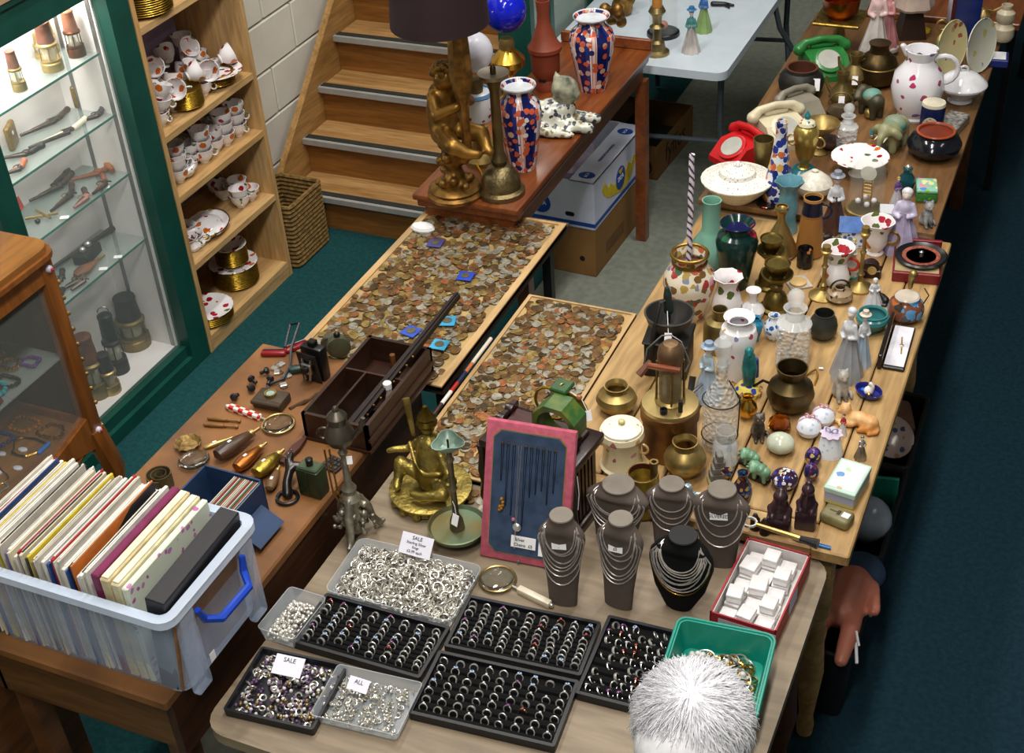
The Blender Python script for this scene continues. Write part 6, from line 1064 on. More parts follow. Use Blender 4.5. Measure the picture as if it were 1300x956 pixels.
p = P(1062, 662, ZL); t = thing('stone_match_holder', 'olive soapstone block with slot and white label', 'ornament', p, -.25); obj('block', bbox(.075, .05, .03, .01, 3), mat('827a50', .5, 0, .2, 20), t); obj('slot', box(-.02, .008, -.002, .002, .0295, .0306), mat('4a4028', .7), t); obj('recess', box(.0, .008, -.008, .008, .0295, .0308), mat('3a2418', .6), t); obj('price_label', bbox(.018, .018, .0008, .0002, 1, (.022, 0, .03)), PAPER, t)
# roulette set
p, sx, sy, rz = quad((1137, 307, 1196, 312, 1194, 350, 1132, 345, ZL+.035)); t = thing('roulette_set', 'roulette wheel set in a dark red box', 'roulette', (p.x, p.y, ZL), rz); obj('case', bbox(sx, sy, .035, .003), mat('7a1420', .35, 0, .08), t); obj('inner_tray', bbox(sx*.92, sy*.9, .002, .001, 1, (0, 0, .0345)), mat('a8946a', .6), t); obj('back_rail', bbox(sx, .012, .02, .002, 1, (0, sy/2-.006, .035)), mat('7a1420', .35), t); k = obj('wheel', lathe([(sy*.40, .036), (sy*.44, .048), (sy*.41, .052), (sy*.30, .044), (.001, .043)], 32), mat('0e1214', .3), t, (.01, 0, 0)); obj('number_ring', lathe([(sy*.32, .0445), (sy*.32, .0475), (sy*.25, .0465), (sy*.25, .0445)], 32), mat('a85a48', .4, 0, .3, 120), k); obj('spindle', lathe([(.008, .043), (.005, .055), (.008, .06), (.001, .064)], 12), STEEL, k)
p = P(1104, 350, ZL); t = thing('mantel_clock', 'small dark arched mantel clock behind brass candlestick', 'clock', p, .1); obj('case', join(bbox(.066, .035, .03, .003), xf(lathe(prof(PR['cyl'], .026, .032), 18), (0, .016, .028), (PI/2, 0, 0))), mat('2a1210', .3), t); obj('dial', xf(lathe([(.014, 0), (.014, .002)], 18), (.006, -.018, .03), (PI/2, 0, 0)), mat('c8a868', .4), t)
o, R, h = V('stoneware_teapot', 'little brown and cream teapot with dark scrolls', 'teapot', 1065, 381, 364, 34, [(.6, 0), (1, .3), (.9, .65), (.45, .85), (.42, 1)], floral('9a8468', ['2a2220', '6a5038', 'b8a080'], 60, .6, .3, .45)); obj('handle', torus(R*.7, R*.08, 16, 6, (0, 0, h*.9), (PI/2, 0, .4), 0, PI), BLACK, o)
o, R, h = V('painted_teapot', 'round orange and blue painted teapot with brass-topped lid', 'teapot', 1148, 405, 376, 46, 'potb', floral('7a4a34', ['5a90c0', 'b0683c', '3a3430', '7aa8d0'], 36, .85, .2, .55), open_=False); obj('lid', lathe([(R*.68, h), (R*.6, h*1.05), (.001, h*1.1)], 20), mat('d4c8b8', .25), o); obj('brass_finial', blob([[(.0, .04, h*1.1, .008), (.0, .045, h*1.35, .009), (.004, .045, h*1.6, .014)]], .004), BRASS, o); obj('wire_handle', tube([(R*.9, 0, h*.8), (R*1.1, .01, h*1.1), (R*.8, .02, h*1.3)], .002, 6), IRON, o)
p, sx, sy, rz = quad((1138, 411, 1165, 414, 1146, 468, 1118, 462, ZL+.015)); t = thing('watch_case', 'open black watch case with white lining', 'watch case', (p.x, p.y, ZL), rz); obj('base', bbox(sx, sy, .012, .003), BLACK, t); obj('lining', bbox(sx*.9, sy*.93, .002, .0008, 1, (0, 0, .012)), mat('e2e0ea', .7), t); obj('lid', bbox(.012, sy*1.05, .05, .003, 1, (-sx/2-.008, .0, 0)), mat('1a1216', .3), t); obj('gilt_line', box(-sx/2-.003, -sx/2-.001, -sy/2, sy/2, .045, .048), GOLD, t)
w_ = thing('wrist_watch', 'slender gold wrist watch lying in the open case', 'watch', (p.x+.006, p.y, ZL+.0145), rz+.12); obj('dial', lathe([(.006, 0), (.006, .003), (.004, .0035)], 14), SILVER, w_); obj('strap', join(*[bbox(.0045, .004, .002, .0008, 1, (0, (i-6.5)*.0062, 0)) for i in range(14) if i not in (6, 7)]), GOLD, w_)
p = P(1102, 502, ZL); t = thing('duck_dish', 'cobalt and gilt porcelain dish with white swan lid', 'dish', p, -.5); obj('dish', xf(lathe(hollow([(.6, 0), (.9, .4), (1, 1)], .036, .02, .08), 22), sc=(1.1, .85, 1)), floral('1c2474', ['3a6ad0', '2a1450', 'c8a050'], 40, .7, .15, .5), t); obj('swan', blob([[(0, 0, .016, .014), (.01, .004, .03, .006), (.004, 0, .042, .006)]], .004), WHITE, t); obj('gilt_motif', ball(.008, (.014, -.016, .016), 8, 5), GOLD, t)
t = thing('gilt_wishbone', 'gilt wishbone-shaped ornament lying by the bronze spittoon', 'ornament', P(1036, 482, ZL)+Vector((0, 0, .004)), .2); obj('prongs', tube([(-.03, .01, 0), (-.012, .028, .004), (.0, .034, .006), (.004, .01, .004), (-.004, -.03, 0)], .003, 6), GOLD, t); obj('price_ticket', bbox(.012, .009, .001, .0003, 1, (.012, .05, 0)), PAPER, t)
p, h, R = base(1098, 268, 200, 50, ZF); t = thing('dome_clock', 'anniversary clock with ball pendulum under glass dome', 'clock', p); obj('wood_base', lathe(prof([(1, 0), (1.05, .03), (1, .07), (.9, .08)], R, h), 26), BRASS, t); obj('glass_dome', xf(lathe(prof(PR['dome'], R*.9, h*.92), 26), (0, 0, h*.08)), thin('e8ece4', .9, .03), t)
for x in (-.22, .22): obj('pillar', tube([(x*R, .1*R, h*.08), (x*R, .1*R, h*.7)], .003, 6), GOLD, t)
for i in range(6): obj('rung', tube([(-.22*R, .1*R, h*(.3+.06*i)), (.22*R, .1*R, h*(.3+.06*i))], .0018, 5), GOLD, t)
for i in range(4): obj('pendulum_ball', ball(R*.15, (R*.4*math.cos(i*1.57+.3), R*.4*math.sin(i*1.57+.3), h*.2), 12, 8), mat('e4e4e8', .15), t)
obj('dial', xf(lathe([(R*.4, 0), (R*.4, .004)], 20), (0, -.02*R, h*.72), (PI/2, 0, 0)), mat('e0dccc', .3), t)
p, h, R = base(1082, 310, 275, 44, ZL); t = thing('porcelain_cottage', 'blue and white porcelain cottage money box', 'ornament', p, .2); obj('walls', bbox(R*1.4, R*.9, h*.6, .002), BLUW, t); obj('roof', ([(-R*.85, -R*.55, h*.58), (R*.85, -R*.55, h*.58), (R*.85, R*.55, h*.58), (-R*.85, R*.55, h*.58), (-R*.85, 0, h), (R*.85, 0, h)], [(0, 1, 5, 4), (2, 3, 4, 5), (0, 4, 3), (1, 2, 5), (3, 2, 1, 0)]), mat('4a7ac8', .2, 0, .2, 30), t, smooth=0)
one('onyx_coaster', 'square onyx coaster with round cream centre', 'coaster', join(bbox(.07, .07, .006, .001)), mat('b8b0a4', .4, 0, .2, 40), P(1013, 360, ZL), .6); one('cream_disc', 'round cream stone disc on the onyx coaster', 'disc', lathe([(.026, 0), (.026, .006), (.022, .008)], 24), mat('d8b478', .35), P(1013, 359, ZL+.006))
one('pink_flower', 'tiny pink china flower beside the tiered censer', 'ornament', join(*[ball(.006, (.008*math.cos(i*1.25), .008*math.sin(i*1.25), .01), 8, 5) for i in range(5)]), mat('c890a0', .3), P(1000, 330, ZL))
one('wooden_bird', 'small carved wooden bird beside stoneware jug', 'ornament', blob([[(0, 0, .014, .013), (.02, 0, .02, .01), (.03, 0, .024, .004)], [(-.016, 0, .026, .009)]], .004), mat('2c2420', .4), P(1044, 308, ZL), .5)
t = thing('mincer', 'black handled mincer arm beside the brass lamp', 'tool', P(878, 527, ZL), .4); obj('arm', tube([(0, 0, .01), (.0, .05, .03), (.01, .08, .07)], .009, 8), IRON, t); obj('clamp', bbox(.03, .03, .06, .004, 1), IRON, t); obj('chrome_rod', tube([(-.02, -.02, .07), (.03, .03, .08)], .004, 8), STEEL, t)
# ================================================================ DARK OAK TABLE
def FV(name, label, cat, u, v, vt, w, pr, ma, **k): return pot(name, label, cat, u, v, vt, w, pr, ma, ZF, **k)
def phone(label, u, v, w, ma, rz, dial=True, z=ZF):
    p = P(u, v, z); s = w*mpp(p); t = thing('telephone', label, 'telephone', p, rz)
    prf = [(-.5*s, 0), (.5*s, 0), (.5*s, .12*s), (.2*s, .42*s), (-.3*s, .46*s), (-.5*s, .3*s)]; m = prism(prf, .8*s)
    obj('body', ([(-.4*s+z_, -x, y) for x, y, z_ in m[0]], [tuple(reversed(f)) for f in m[1]]), ma, t, smooth=25)
    if dial: k = obj('dial_plate', xf(lathe([(.3*s, 0), (.3*s, .05*s), (.26*s, .06*s)], 24), (0, -.22*s, .34*s), (.55, 0, 0)), ma, t); obj('dial', xf(lathe([(.23*s, .055*s), (.23*s, .07*s), (.1*s, .075*s)], 22), (0, -.22*s, .34*s), (.55, 0, 0)), mat('b8b8b0', .3, 0, .1), k)
    obj('handset', blob([[(-.48*s, .22*s, .46*s, .13*s), (-.36*s, .24*s, .58*s, .085*s), (0, .25*s, .63*s, .075*s), (.36*s, .24*s, .58*s, .085*s), (.48*s, .22*s, .46*s, .13*s)]], .03*s), ma, t); obj('cradle', bbox(.5*s, .14*s, .1*s, .01, 2, (0, .25*s, .45*s)), ma, t)
    return t
phone('cream dial telephone with handset on the dark oak table', 990, 178, 66, mat('d8ceb0', .3, 0, .05), .7); phone('bright red telephone with black keypad side', 940, 203, 62, mat('c0141c', .3, 0, .05), -.6); phone('green dial telephone with silver dial beside the cauldron', 1046, 92, 62, mat('2c7a3a', .25, 0, .08), .55); phone('grey and mauve telephone lying behind the cream one', 1015, 147, 52, mat('8c8678', .35, 0, .08), .9, False)
o, R, h = FV('cauldron', 'black iron cauldron with rust-red inside and tie-on tag', 'cauldron', 1016, 118, 85, 58, 'potb', IRON); obj('inner_lining', lathe([(R*.72, h*.5), (R*.7, h*1.005), (R*.6, h*1.005), (R*.62, h*.4), (.001, h*.4)], 24), mat('5a2c18', .7), o); obj('bail', torus(R*.9, .003, 24, 5, (0, -R*.2, h*.75), (1.0, 0, 0), PI, 2*PI), IRON, o); price_tag(o, (R*.75, -R*.5, h*.8), .2, .03)
o, R, h = FV('pierced_dish', 'wide white pierced china dish with domed lattice cover', 'dish', 935, 250, 226, 92, [(.5, 0), (.55, .1), (.8, .5), (1, .95), (1, 1)], floral('e8e4d8', ['a8a498'], 120, 1.0, .2, .24)); obj('lattice_cover', lathe([(R*.95, h*.98), (R*.8, h*1.06), (R*.52, h*1.2), (R*.48, h*1.4), (R*.3, h*1.6), (.001, h*1.66)], 32), floral('eeebe2', ['96938a'], 110, 1.0, .2, .26), o); obj('finial', join(ball(R*.07, (0, 0, h*1.76)), *[ball(R*.05, (R*.08*math.cos(i*1.25), R*.08*math.sin(i*1.25), h*1.7), 8, 5) for i in range(5)]), WHITE, o)
FV('imari_bottle', 'tall tapering blue and orange patterned bottle vase', 'vase', 987, 252, 154, 40, [(.9, 0), (1, .03), (1, .12), (.62, .5), (.36, .78), (.32, .82), (.36, .84), (.34, .97), (.38, 1)], floral('dfe2e8', ['1c2c7a', '24348a', 'c86a3a', '2a3a90', 'd8a850'], 46, .95, .15, .62))
FV('brass_beaker', 'dull brass beaker vase behind the patterned bottle', 'vase', 967, 224, 176, 26, [(.7, 0), (.75, .05), (.8, .5), (1, .95), (1, 1)], DBRASS); o, R, h = FV('gilt_trophy_urn', 'gilt two-handled urn with jewelled finial on teal foot', 'urn', 1020, 218, 158, 32, [(.7, 0), (.75, .05), (.4, .12), (.35, .2), (.7, .35), (.95, .7), (1, .85), (.8, .95), (.5, 1)], mat('c8b060', .3, .8, .2), open_=False)
for s in (-1, 1): obj('handle', torus(R*.45, R*.08, 14, 6, (s*R*1.05, 0, h*.65), (PI/2, 0, 0)), mat('c8a868', .3, .8), o)
obj('lid', lathe([(R*.7, h), (R*.6, h*1.06), (R*.2, h*1.12), (.001, h*1.13)], 18), floral('e0d8b8', ['b03a5a', '2a6a7a'], 60, .5, .2), o); obj('finial', lathe([(R*.2, h*1.12), (R*.25, h*1.18), (.001, h*1.28)], 12), mat('1a7a80', .2), o); obj('foot', lathe([(R*1.1, -.001), (R*1.1, h*.04), (R*.8, h*.1)], 20), mat('1a6a78', .25), o)
o, R, h = FV('brass_tazza', 'shallow brass bowl on a short stem behind gilt urn', 'bowl', 1040, 195, 155, 46, [(.45, 0), (.45, .05), (.15, .15), (.12, .55), (.4, .66), (.9, .88), (1, 1)], BRASS)
decanter('clear ball-stoppered decanter behind the rose plate', 1073, 194, 130, 34, True, ZF); p = P(1090, 220, ZF); t = thing('rose_plate', 'large rose-painted gilt-rimmed plate raised on a stand', 'plate', p); obj('plate', xf(plate_mesh(.095, 28), (0, 0, .05)), ROSE, t); obj('stand', lathe([(.035, 0), (.02, .01), (.015, .04), (.03, .052)], 18), WHITE, t)
o, R, h = FV('cream_tureen', 'cream lidded tureen with embossed lid', 'tureen', 1032, 250, 232, 46, [(.5, 0), (.6, .1), (.95, .6), (1, 1)], BONE, open_=False); obj('lid', lathe([(R*1.02, h), (R*.9, h*1.25), (R*.4, h*1.7), (.001, h*1.8)], 26), mat('e6e0d2', .25, 0, .1, 60, bump=.3), o); obj('lid_knob', ball(R*.16, (0, 0, h*1.85), 12, 6, (1.3, 1, .6)), BONE, o)
one('dark_floral_dish', 'small black lacquer dish with orange flower', 'dish', lathe([(.025, 0), (.038, .008), (.036, .01), (.02, .006), (.001, .006)], 22), floral('120e0e', ['c8502c'], 30, .5, .2, .4), P(974, 260, ZF))
t = thing('shell_purse', 'brown shell-shaped purse with looped handle', 'purse', P(1066, 150, ZF), .2); obj('shell', xf(lathe(prof([(.3, 0), (.9, .2), (1, .5), (.7, .9), (.2, 1)], .05, .055), 24, 16, .04, -1), sc=(1, .6, 1)), mat('5a4a32', .5, .2, .2), t); obj('handle', torus(.045, .003, 18, 6, (0, 0, .055), (PI/2, 0, 0), 0, PI), OLDBRASS, t)
one('pin_cushion', 'brown leather pin cushion beside the decanter', 'cushion', xf(ball(1, (0, 0, 0), 18, 10), sc=(.045, .04, .024)), mat('4a2c20', .6), P(1052, 188, ZF)+Vector((0, 0, .024)))
def brassjug(label, u, v, vt, w, z=ZF):
    o, R, h = pot('brass_jug', label, 'jug', u, v, vt, w, [(.6, 0), (.65, .04), (1, .3), (.85, .5), (.4, .68), (.36, .8), (.55, 1)], DBRASS, z); obj('handle', torus(R*.6, R*.08, 14, 6, (R*.75, 0, h*.62), (PI/2, 0, 0)), OLDBRASS, o); obj('spout', tube([(-R*.8, 0, h*.4), (-R*1.2, 0, h*.6), (-R*1.3, 0, h*.85)], [R*.2, R*.13, R*.1], 8), DBRASS, o); price_tag(o, (R*.2, -R*.9, h*.45), .2, .022); return o
brassjug('narrow brass ewer beside the green telephone', 1067, 135, 92, 32); brassjug('brass coffee pot behind the pottery elephant', 1084, 108, 68, 34); o, R, h = FV('samovar', 'broad copper-brown samovar with domed shoulder', 'samovar', 1112, 106, 54, 50, [(.7, 0), (.75, .05), (1, .12), (1, .5), (.85, .65), (.5, .78), (.45, .9), (.55, 1)], mat('5c4a2e', .4, .9, .25), open_=False); obj('band', torus(R*1.0, R*.04, 26, 6, (0, 0, h*.48)), BRASS, o)
figure('porcelain_group', 'tall pale porcelain lady with pink drapery behind the samovar', 1108, 78, -30, 44, mat('d4ccc8', .25, 0, .15, 14), mat('d8b8b8', .3), mat('c8b8a0', .4), ZF+.02, .2, basem=mat('a89a90', .4)); figure('rose_figurine', 'porcelain lady in rose-pink cloak beside white jug', 1124, 62, -20, 34, mat('b87a80', .35, 0, .2), mat('c88a8c', .35), mat('5a4a40', .4), ZF+.02, -.4, basem=mat('b0a8a0', .4))
o, R, h = FV('floral_ewer', 'large white ewer with pink flower sprays', 'jug', 1160, 148, 62, 66, [(.62, 0), (.66, .03), (.62, .06), (.85, .2), (1, .45), (.92, .65), (.6, .8), (.5, .86), (.62, 1)], floral('e9e7ee', ['b83a6a', 'a84a70', '7a6aa8', '6a7a5a'], 28, .42, .12, .34)); obj('handle', torus(R*.55, R*.1, 16, 8, (R*.85, .1*R, h*.72), (PI/2, 0, .2)), mat('e9e7ee', .12), o); obj('lip', blob([[(-R*.5, 0, h*.93, R*.18), (-R*.7, -.1*R, h*1.03, R*.12)]], .05*R), mat('e9e7ee', .12), o)
def elephant(label, u, v, w, ma, rz, z=ZF, name='elephant', cloth=None):
    p = P(u, v, z); s = w*mpp(p); t = thing(name, label, 'figurine', p, rz); ch = [[(-.25*s, 0, .5*s, .24*s), (.15*s, 0, .52*s, .26*s)], [(.42*s, 0, .62*s, .18*s), (.6*s, 0, .5*s, .09*s), (.66*s, 0, .25*s, .06*s), (.74*s, 0, .15*s, .05*s)]]+[[(x*s, y*s, .4*s, .12*s), (x*s, y*s, .06*s, .1*s)] for x in (-.28, .22) for y in (-.13, .13)]+[[(.38*s, y*s, .62*s, .1*s), (.3*s, y*1.5*s, .5*s, .1*s)] for y in (-.2, .2)]
    obj('body', blob(ch, .045*s, 1), ma, t); obj('saddle_cloth', xf(ball(1, (0, 0, 0), 16, 8), (-.03*s, 0, .62*s), sc=(.26*s, .28*s, .2*s)), cloth or mat('8a8460', .5, 0, .3, 30, h2='4aa0a0'), t)
    for y in (-1, 1): obj('tusk', tube([(.5*s, y*.1*s, .5*s), (.68*s, y*.12*s, .45*s)], [.03*s, .01*s], 6), BONE, t)
elephant('turquoise and sand pottery elephant with howdah cloth', 1132, 188, 54, mat('7a8a70', .4, 0, .3, 20, h2='a09a70'), -1.9); elephant('dark bronze elephant behind the turquoise one', 1104, 146, 44, mat('54503c', .45, .4, .2), 2.4)
JADE = mat('7aa886', .3, 0, .2, 30)
elephant('pale jade elephant on dark stand behind its pair', 953, 590, 27, JADE, 2.8, ZL+.012, 'jade_elephant', JADE); elephant('pale jade elephant on dark stand in front of its pair', 965, 608, 29, JADE, 2.8, ZL+.012, 'jade_elephant', JADE)
one('brass_globe', 'small brass ball ornament beside the turquoise elephant', 'ornament', ball(.02, (0, 0, .02), 18, 10), BRASS, P(1103, 150, ZF)); t = thing('turquoise_drop', 'turquoise glass drop stopper standing before the elephant', 'ornament', P(1107, 175, ZF)); obj('drop', lathe([(.004, .012), (.011, .02), (.001, .045)], 12), mat('1a8a98', .1), t); obj('foot', ball(.008, (0, 0, .008)), SILVER, t)
o, R, h = FV('tobacco_jar', 'squat black glazed jar with orange-brown rim', 'jar', 1184, 198, 166, 68, [(.5, 0), (.6, .03), (.95, .35), (1, .55), (.85, .82), (.66, .93), (.68, 1)], mat('14161e', .12, 0, .05)); obj('orange_rim', torus(R*.67, R*.045, 28, 6, (0, 0, h)), mat('b0502a', .3), o); obj('inner_glaze', lathe([(R*.62, h*.95), (R*.63, h*1.0), (R*.6, h*.98), (R*.7, h*.5), (.001, h*.45)], 24), mat('7a2c14', .4), o)
o, R, h = FV('cobalt_jar', 'dark blue jar with white lid and portrait medallion', 'jar', 1181, 168, 133, 30, 'cyl', mat('16204e', .2), open_=False); obj('lid', lathe([(R*1.0, h), (R*.95, h*1.1), (.001, h*1.15)], 20), mat('e0d8c0', .25), o); obj('medallion', xf(lathe([(R*.65, 0), (R*.65, .003)], 18), (0, -R*1.0, h*.45), (PI/2, 0, 0)), floral('c8b8a0', ['8a7a6a', 'a89888'], 80, .7), o)
p, sx, sy, rz = quad((1203, 140, 1229, 144, 1213, 172, 1186, 165, ZF+.03)); t = thing('silver_casket', 'embossed silver casket beside the white covered dish', 'casket', (p.x, p.y, ZF), rz); obj('box', bbox(sx, sy, .022, .003), mat('b4b0a8', .35, .6, .3, 60, bump=.3), t); obj('lid', bbox(sx*1.02, sy*1.02, .01, .004, 1, (0, 0, .022)), mat('d0ccc4', .35, .6, .35, 70, bump=.4), t)
o, R, h = FV('vegetable_dish', 'white covered vegetable dish with grey-blue band', 'tureen', 1218, 128, 106, 62, [(.45, 0), (.5, .06), (.35, .2), (.7, .5), (1, .9), (1, 1)], floral('dcdde4', ['a8aec0'], 40, .4, .15), open_=False); obj('lid', lathe([(R*1.02, h), (R*.98, h*1.1), (R*.6, h*1.5), (R*.2, h*1.7), (.001, h*1.72)], 28), mat('e8e8ee', .12), o); obj('lid_handle', torus(R*.18, R*.05, 14, 6, (0, 0, h*1.75), (PI/2, 0, .3)), mat('dcdce0', .15), o)
def stood_plate(label, u, v, vt, ma, rz):
    p = P(u, v, ZF); h = hgt(p, vt); t = thing('display_plate', label, 'plate', p, rz); obj('plate', xf(plate_mesh(h*.5, 28), (0, 0, h*.52), (PI/2-.15, 0, 0)), ma, t); obj('wire_stand', join(tube([(-.03, -.02, .0), (-.03, .03, .0), (-.02, .03, h*.6)], .0018, 5), tube([(.03, -.02, .0), (.03, .03, .0), (.02, .03, h*.6)], .0018, 5)), STEEL, t)
stood_plate('yellow-rimmed plate with roses on a wire stand', 1200, 92, 28, floral('d8cfa0', ['b05a4a', '6a8a6a', 'c8a070'], 30, .4, .2), 1.15); stood_plate('white plate with yellow border on a wire stand', 1237, 90, 26, floral('d9d8c8', ['c8c070', '8a90b0'], 24, .4, .2), 1.15)
o, R, h = FV('teal_scent_bottle', 'round teal glass scent bottle with silver stopper', 'bottle', 1149, 245, 214, 22, 'bulb', mat('0e4a52', .08), open_=False); obj('stopper', ball(R*.35, (0, 0, h*1.05), 12, 8), SILVER, o)
figure('clown_figurine', 'small painted figurine in violet and white beside lilac lady', 1137, 262, 222, 18, mat('d0ccd8', .25), mat('6a4a8a', .3), mat('c8a040', .4), ZF, .4)
for i, (c, lab) in enumerate((('3a7a5a', 'green-striped white carton beside the lilac lady'), ('c8ccd0', 'pale grey carton under the striped one'))): one('small_carton', lab, 'carton', bbox(.045, .06, .03, .002), bands([(0, 'c4c8cc'), (.45, '2a6a50'), (.55, 'c8ccd0')], 2, .03, .5) if i == 0 else mat(c, .5), P(1124, 286, ZF)+Vector((0, 0, .031*(1-i))), .2)
p, sx, sy, rz = quad((1165, 226, 1191, 227, 1189, 243, 1162, 242, ZF+.045)); t = thing('painted_tin', 'green painted enamel tin with flower lid', 'tin', (p.x, p.y, ZF), rz); obj('body', bbox(sx, sy, .036, .006, 2), floral('3a7a34', ['8a90c0', 'c8c080', '5a9a50'], 60, .5, .3), t); obj('lid', bbox(sx*1.03, sy*1.03, .012, .005, 2, (0, 0, .035)), floral('8ac0a8', ['7ab84a', 'd890a8', '4a90c8', 'e0e0a0'], 50, .7, .25, .5), t)
# ---- far table things
ZR = .82
def RV(name, label, cat, u, v, vt, w, pr, ma, **k): return pot(name, label, cat, u, v, vt, w, pr, ma, ZR, **k)
RV('cream_vase', 'cream double-gourd pottery vase on the far red table', 'vase', 1272, 50, 6, 28, [(.8, 0), (1, .12), (.95, .35), (.6, .48), (.85, .62), (.8, .78), (.45, .88), (.5, 1)], mat('c8bca0', .35))
p = P(1262, 80, ZF); t = thing('blue_jewel_case', 'open dark blue presentation case with white lining', 'case', p, .1); obj('base', bbox(.1, .09, .03, .003), mat('16286a', .5), t); obj('lining', bbox(.08, .07, .003, .001, 1, (0, 0, .03)), mat('dcdce0', .7), t)
p = P(1222, 60, ZF); t = thing('blue_picture', 'upright maroon-edged blue picture frame behind the plates', 'picture', p, 1.15); obj('panel', bbox(.2, .008, .26, .002), mat('1a3a9a', .4), t); obj('edge', bbox(.012, .014, .27, .003, 1, (-.105, 0, 0)), mat('4a1218', .4), t)
o, R, h = pot('brass_bell', 'brass hand bell with looped handle behind plates', 'bell', 1191, 70, 42, 26, [(1, 0), (.9, .1), (.65, .6), (.4, .85), (.001, 1)], BRASS, ZF, open_=False); obj('handle', torus(R*.5, R*.12, 14, 6, (0, 0, h*1.35), (PI/2, 0, .3)), BRASS, o)
p = P(1155, 45, ZF); t = thing('pyramid_lamp', 'dark pyramid lamp base draped with pink lace shade', 'lamp', p, .4); obj('base', ([(-.055, -.055, 0), (.055, -.055, 0), (.055, .055, 0), (-.055, .055, 0), (-.03, -.03, .13), (.03, -.03, .13), (.03, .03, .13), (-.03, .03, .13)], [(3, 2, 1, 0), (4, 5, 6, 7), (0, 1, 5, 4), (1, 2, 6, 5), (2, 3, 7, 6), (3, 0, 4, 7)]), mat('2c1a14', .4), t, smooth=0); obj('shade', lathe([(.075, .12), (.08, .13), (.045, .26), (.04, .26)], 20, 6, .08, -1), mat('b8a498', .7), t)
one('yellow_tin', 'bright yellow round tin beside the pyramid lamp', 'tin', lathe([(.022, 0), (.022, .01), (.015, .014)], 18), mat('d8b420', .35), P(1174, 40, ZF)+Vector((0, 0, .0)))
t = thing('brass_wall_light', 'curved brass twin-arm wall light on the far table', 'wall light', P(1248, 20, ZR), .3); obj('back_plate', lathe([(.035, 0), (.03, .012), (.012, .03)], 18), BRASS, t)
for s in (-1, 1): obj('arm', tube([(0, 0, .03), (s*.04, 0, .02), (s*.08, 0, .04), (s*.09, 0, .08)], .005, 8), BRASS, t); obj('candle_cup', lathe([(.012, .08), (.016, .1), (.013, .1), (.008, .085)], 12), BRASS, t, (s*.09, 0, 0))
RV('opal_dome', 'frosted opal glass dome behind the blue frame', 'shade', 1222, 25, -12, 40, 'dome', mat('a8a4b0', .3), open_=False)
# copper compote on a black stool
p = P(1060, 92, .45); t = thing('black_stool', 'black upholstered stool behind the dark oak table', 'stool', P(1062, 40, .45)*Vector((1, 1, 0)) if False else Vector((P(1062, 60, .45).x, P(1062, 60, .45).y, 0)), 0); obj('seat', bbox(.34, .34, .06, .02, 2, (0, 0, .39)), BLACK, t)
for x in (-.14, .14):
    for y in (-.14, .14): leg(t, x, y, .39, BLACK, .03)
p, h, R = base(1063, 66, 14, 56, ZF); t = thing('copper_compote', 'polished copper bowl on a tall brass pedestal stand', 'compote', p); obj('pedestal', lathe(prof([(.75, 0), (.7, .05), (.3, .14), (.2, .25), (.3, .4), (.22, .6), (.3, .75), (.28, .8)], R, h), 20), BRASS, t); obj('square_platform', bbox(R*2.1, R*2.1, .012, .004, 1, (0, 0, h*.8)), mat('a88a40', .35, .9, .3, 40, bump=.5), t); obj('copper_bowl', lathe(hollow([(.5, 0), (.9, .4), (1, 1)], R*.85, h*.5, .05), 24), mat('a85a28', .3, 1, .15), t, (0, 0, h*.82))
# ================================================================ CHERRY SIDE TABLE
ZC = .86
p, h, R = base(579, 246, -150, 76, ZC); t = thing('cherub_lamp', 'gilt cherub table lamp with dark plum drum shade', 'lamp', p, 1.1)
hs = hgt(p, 40); s = R
G = mat('a87e3c', .4, .85, .2, 20); zs, zt = hgt(p, 184), hgt(p, 84); k = (zt-zs)/.19; oz = zs-.12*k
obj('round_plinth', lathe([(s, 0), (s*1.02, .012), (s*.9, .02), (s*.95, .03), (s*.8, .04), (s*.4, .045)], 28), GILT, t)
obj('leaf_mount', blob([[(.55*s*math.cos(i*.8), .55*s*math.sin(i*.8), .045+.014*(i % 3), s*.17)] for i in range(8)]+[[(0, 0, .04, .5*s), (0, 0, zs*.55, .3*s), (0, 0, zs*.8, .42*s)]]+[[(.42*s*math.cos(i*.9), .42*s*math.sin(i*.9), zs*(.72+.12*(i % 3)), s*.2)] for i in range(7)], .07*s, 1), GILT, t)
def ck(*q): return [(x*k, y*k, z*k+oz, r*k) for x, y, z, r in q]
obj('cherub', blob([ck((0, .02, .16, .037), (0, .025, .2, .036), (0, .02, .24, .031), (0, .012, .258, .015)), ck((0, .0, .285, .029), (0, -.024, .28, .009)), ck((-.018, .01, .152, .025), (-.04, -.06, .152, .02), (-.02, -.085, .135, .014), (0, -.1, .13, .01)), ck((.018, .01, .152, .025), (.045, -.055, .15, .02), (.03, -.09, .135, .014), (.03, -.105, .128, .01)), ck((-.03, .014, .243, .014), (-.046, -.02, .215, .013), (-.015, -.055, .235, .011)), ck((.03, .014, .243, .014), (.048, -.018, .218, .013), (.01, -.055, .25, .011))], .0055*k, 1), G, t)
obj('curls', join(*[ball(.010*k, (.026*k*math.cos(i*1.3)*math.sin(.4+.25*(i % 4)), .006+.026*k*math.sin(i*1.3)*math.sin(.4+.25*(i % 4)), oz+.289*k+.024*k*math.cos(.4+.25*(i % 4))), 8, 5) for i in range(22)]), GILT, t)
hb = hgt(p, 29); obj('torch_stem', lathe([(.012*k, zs*.9), (.009*k, zs+.06*k), (.012*k, zs+.12*k), (.024*k, zt-.0*k), (.02*k, hb), (.012*k, hb+.04)], 14, 7, .1, -1), GILT, t, (0, -.06*k, 0))
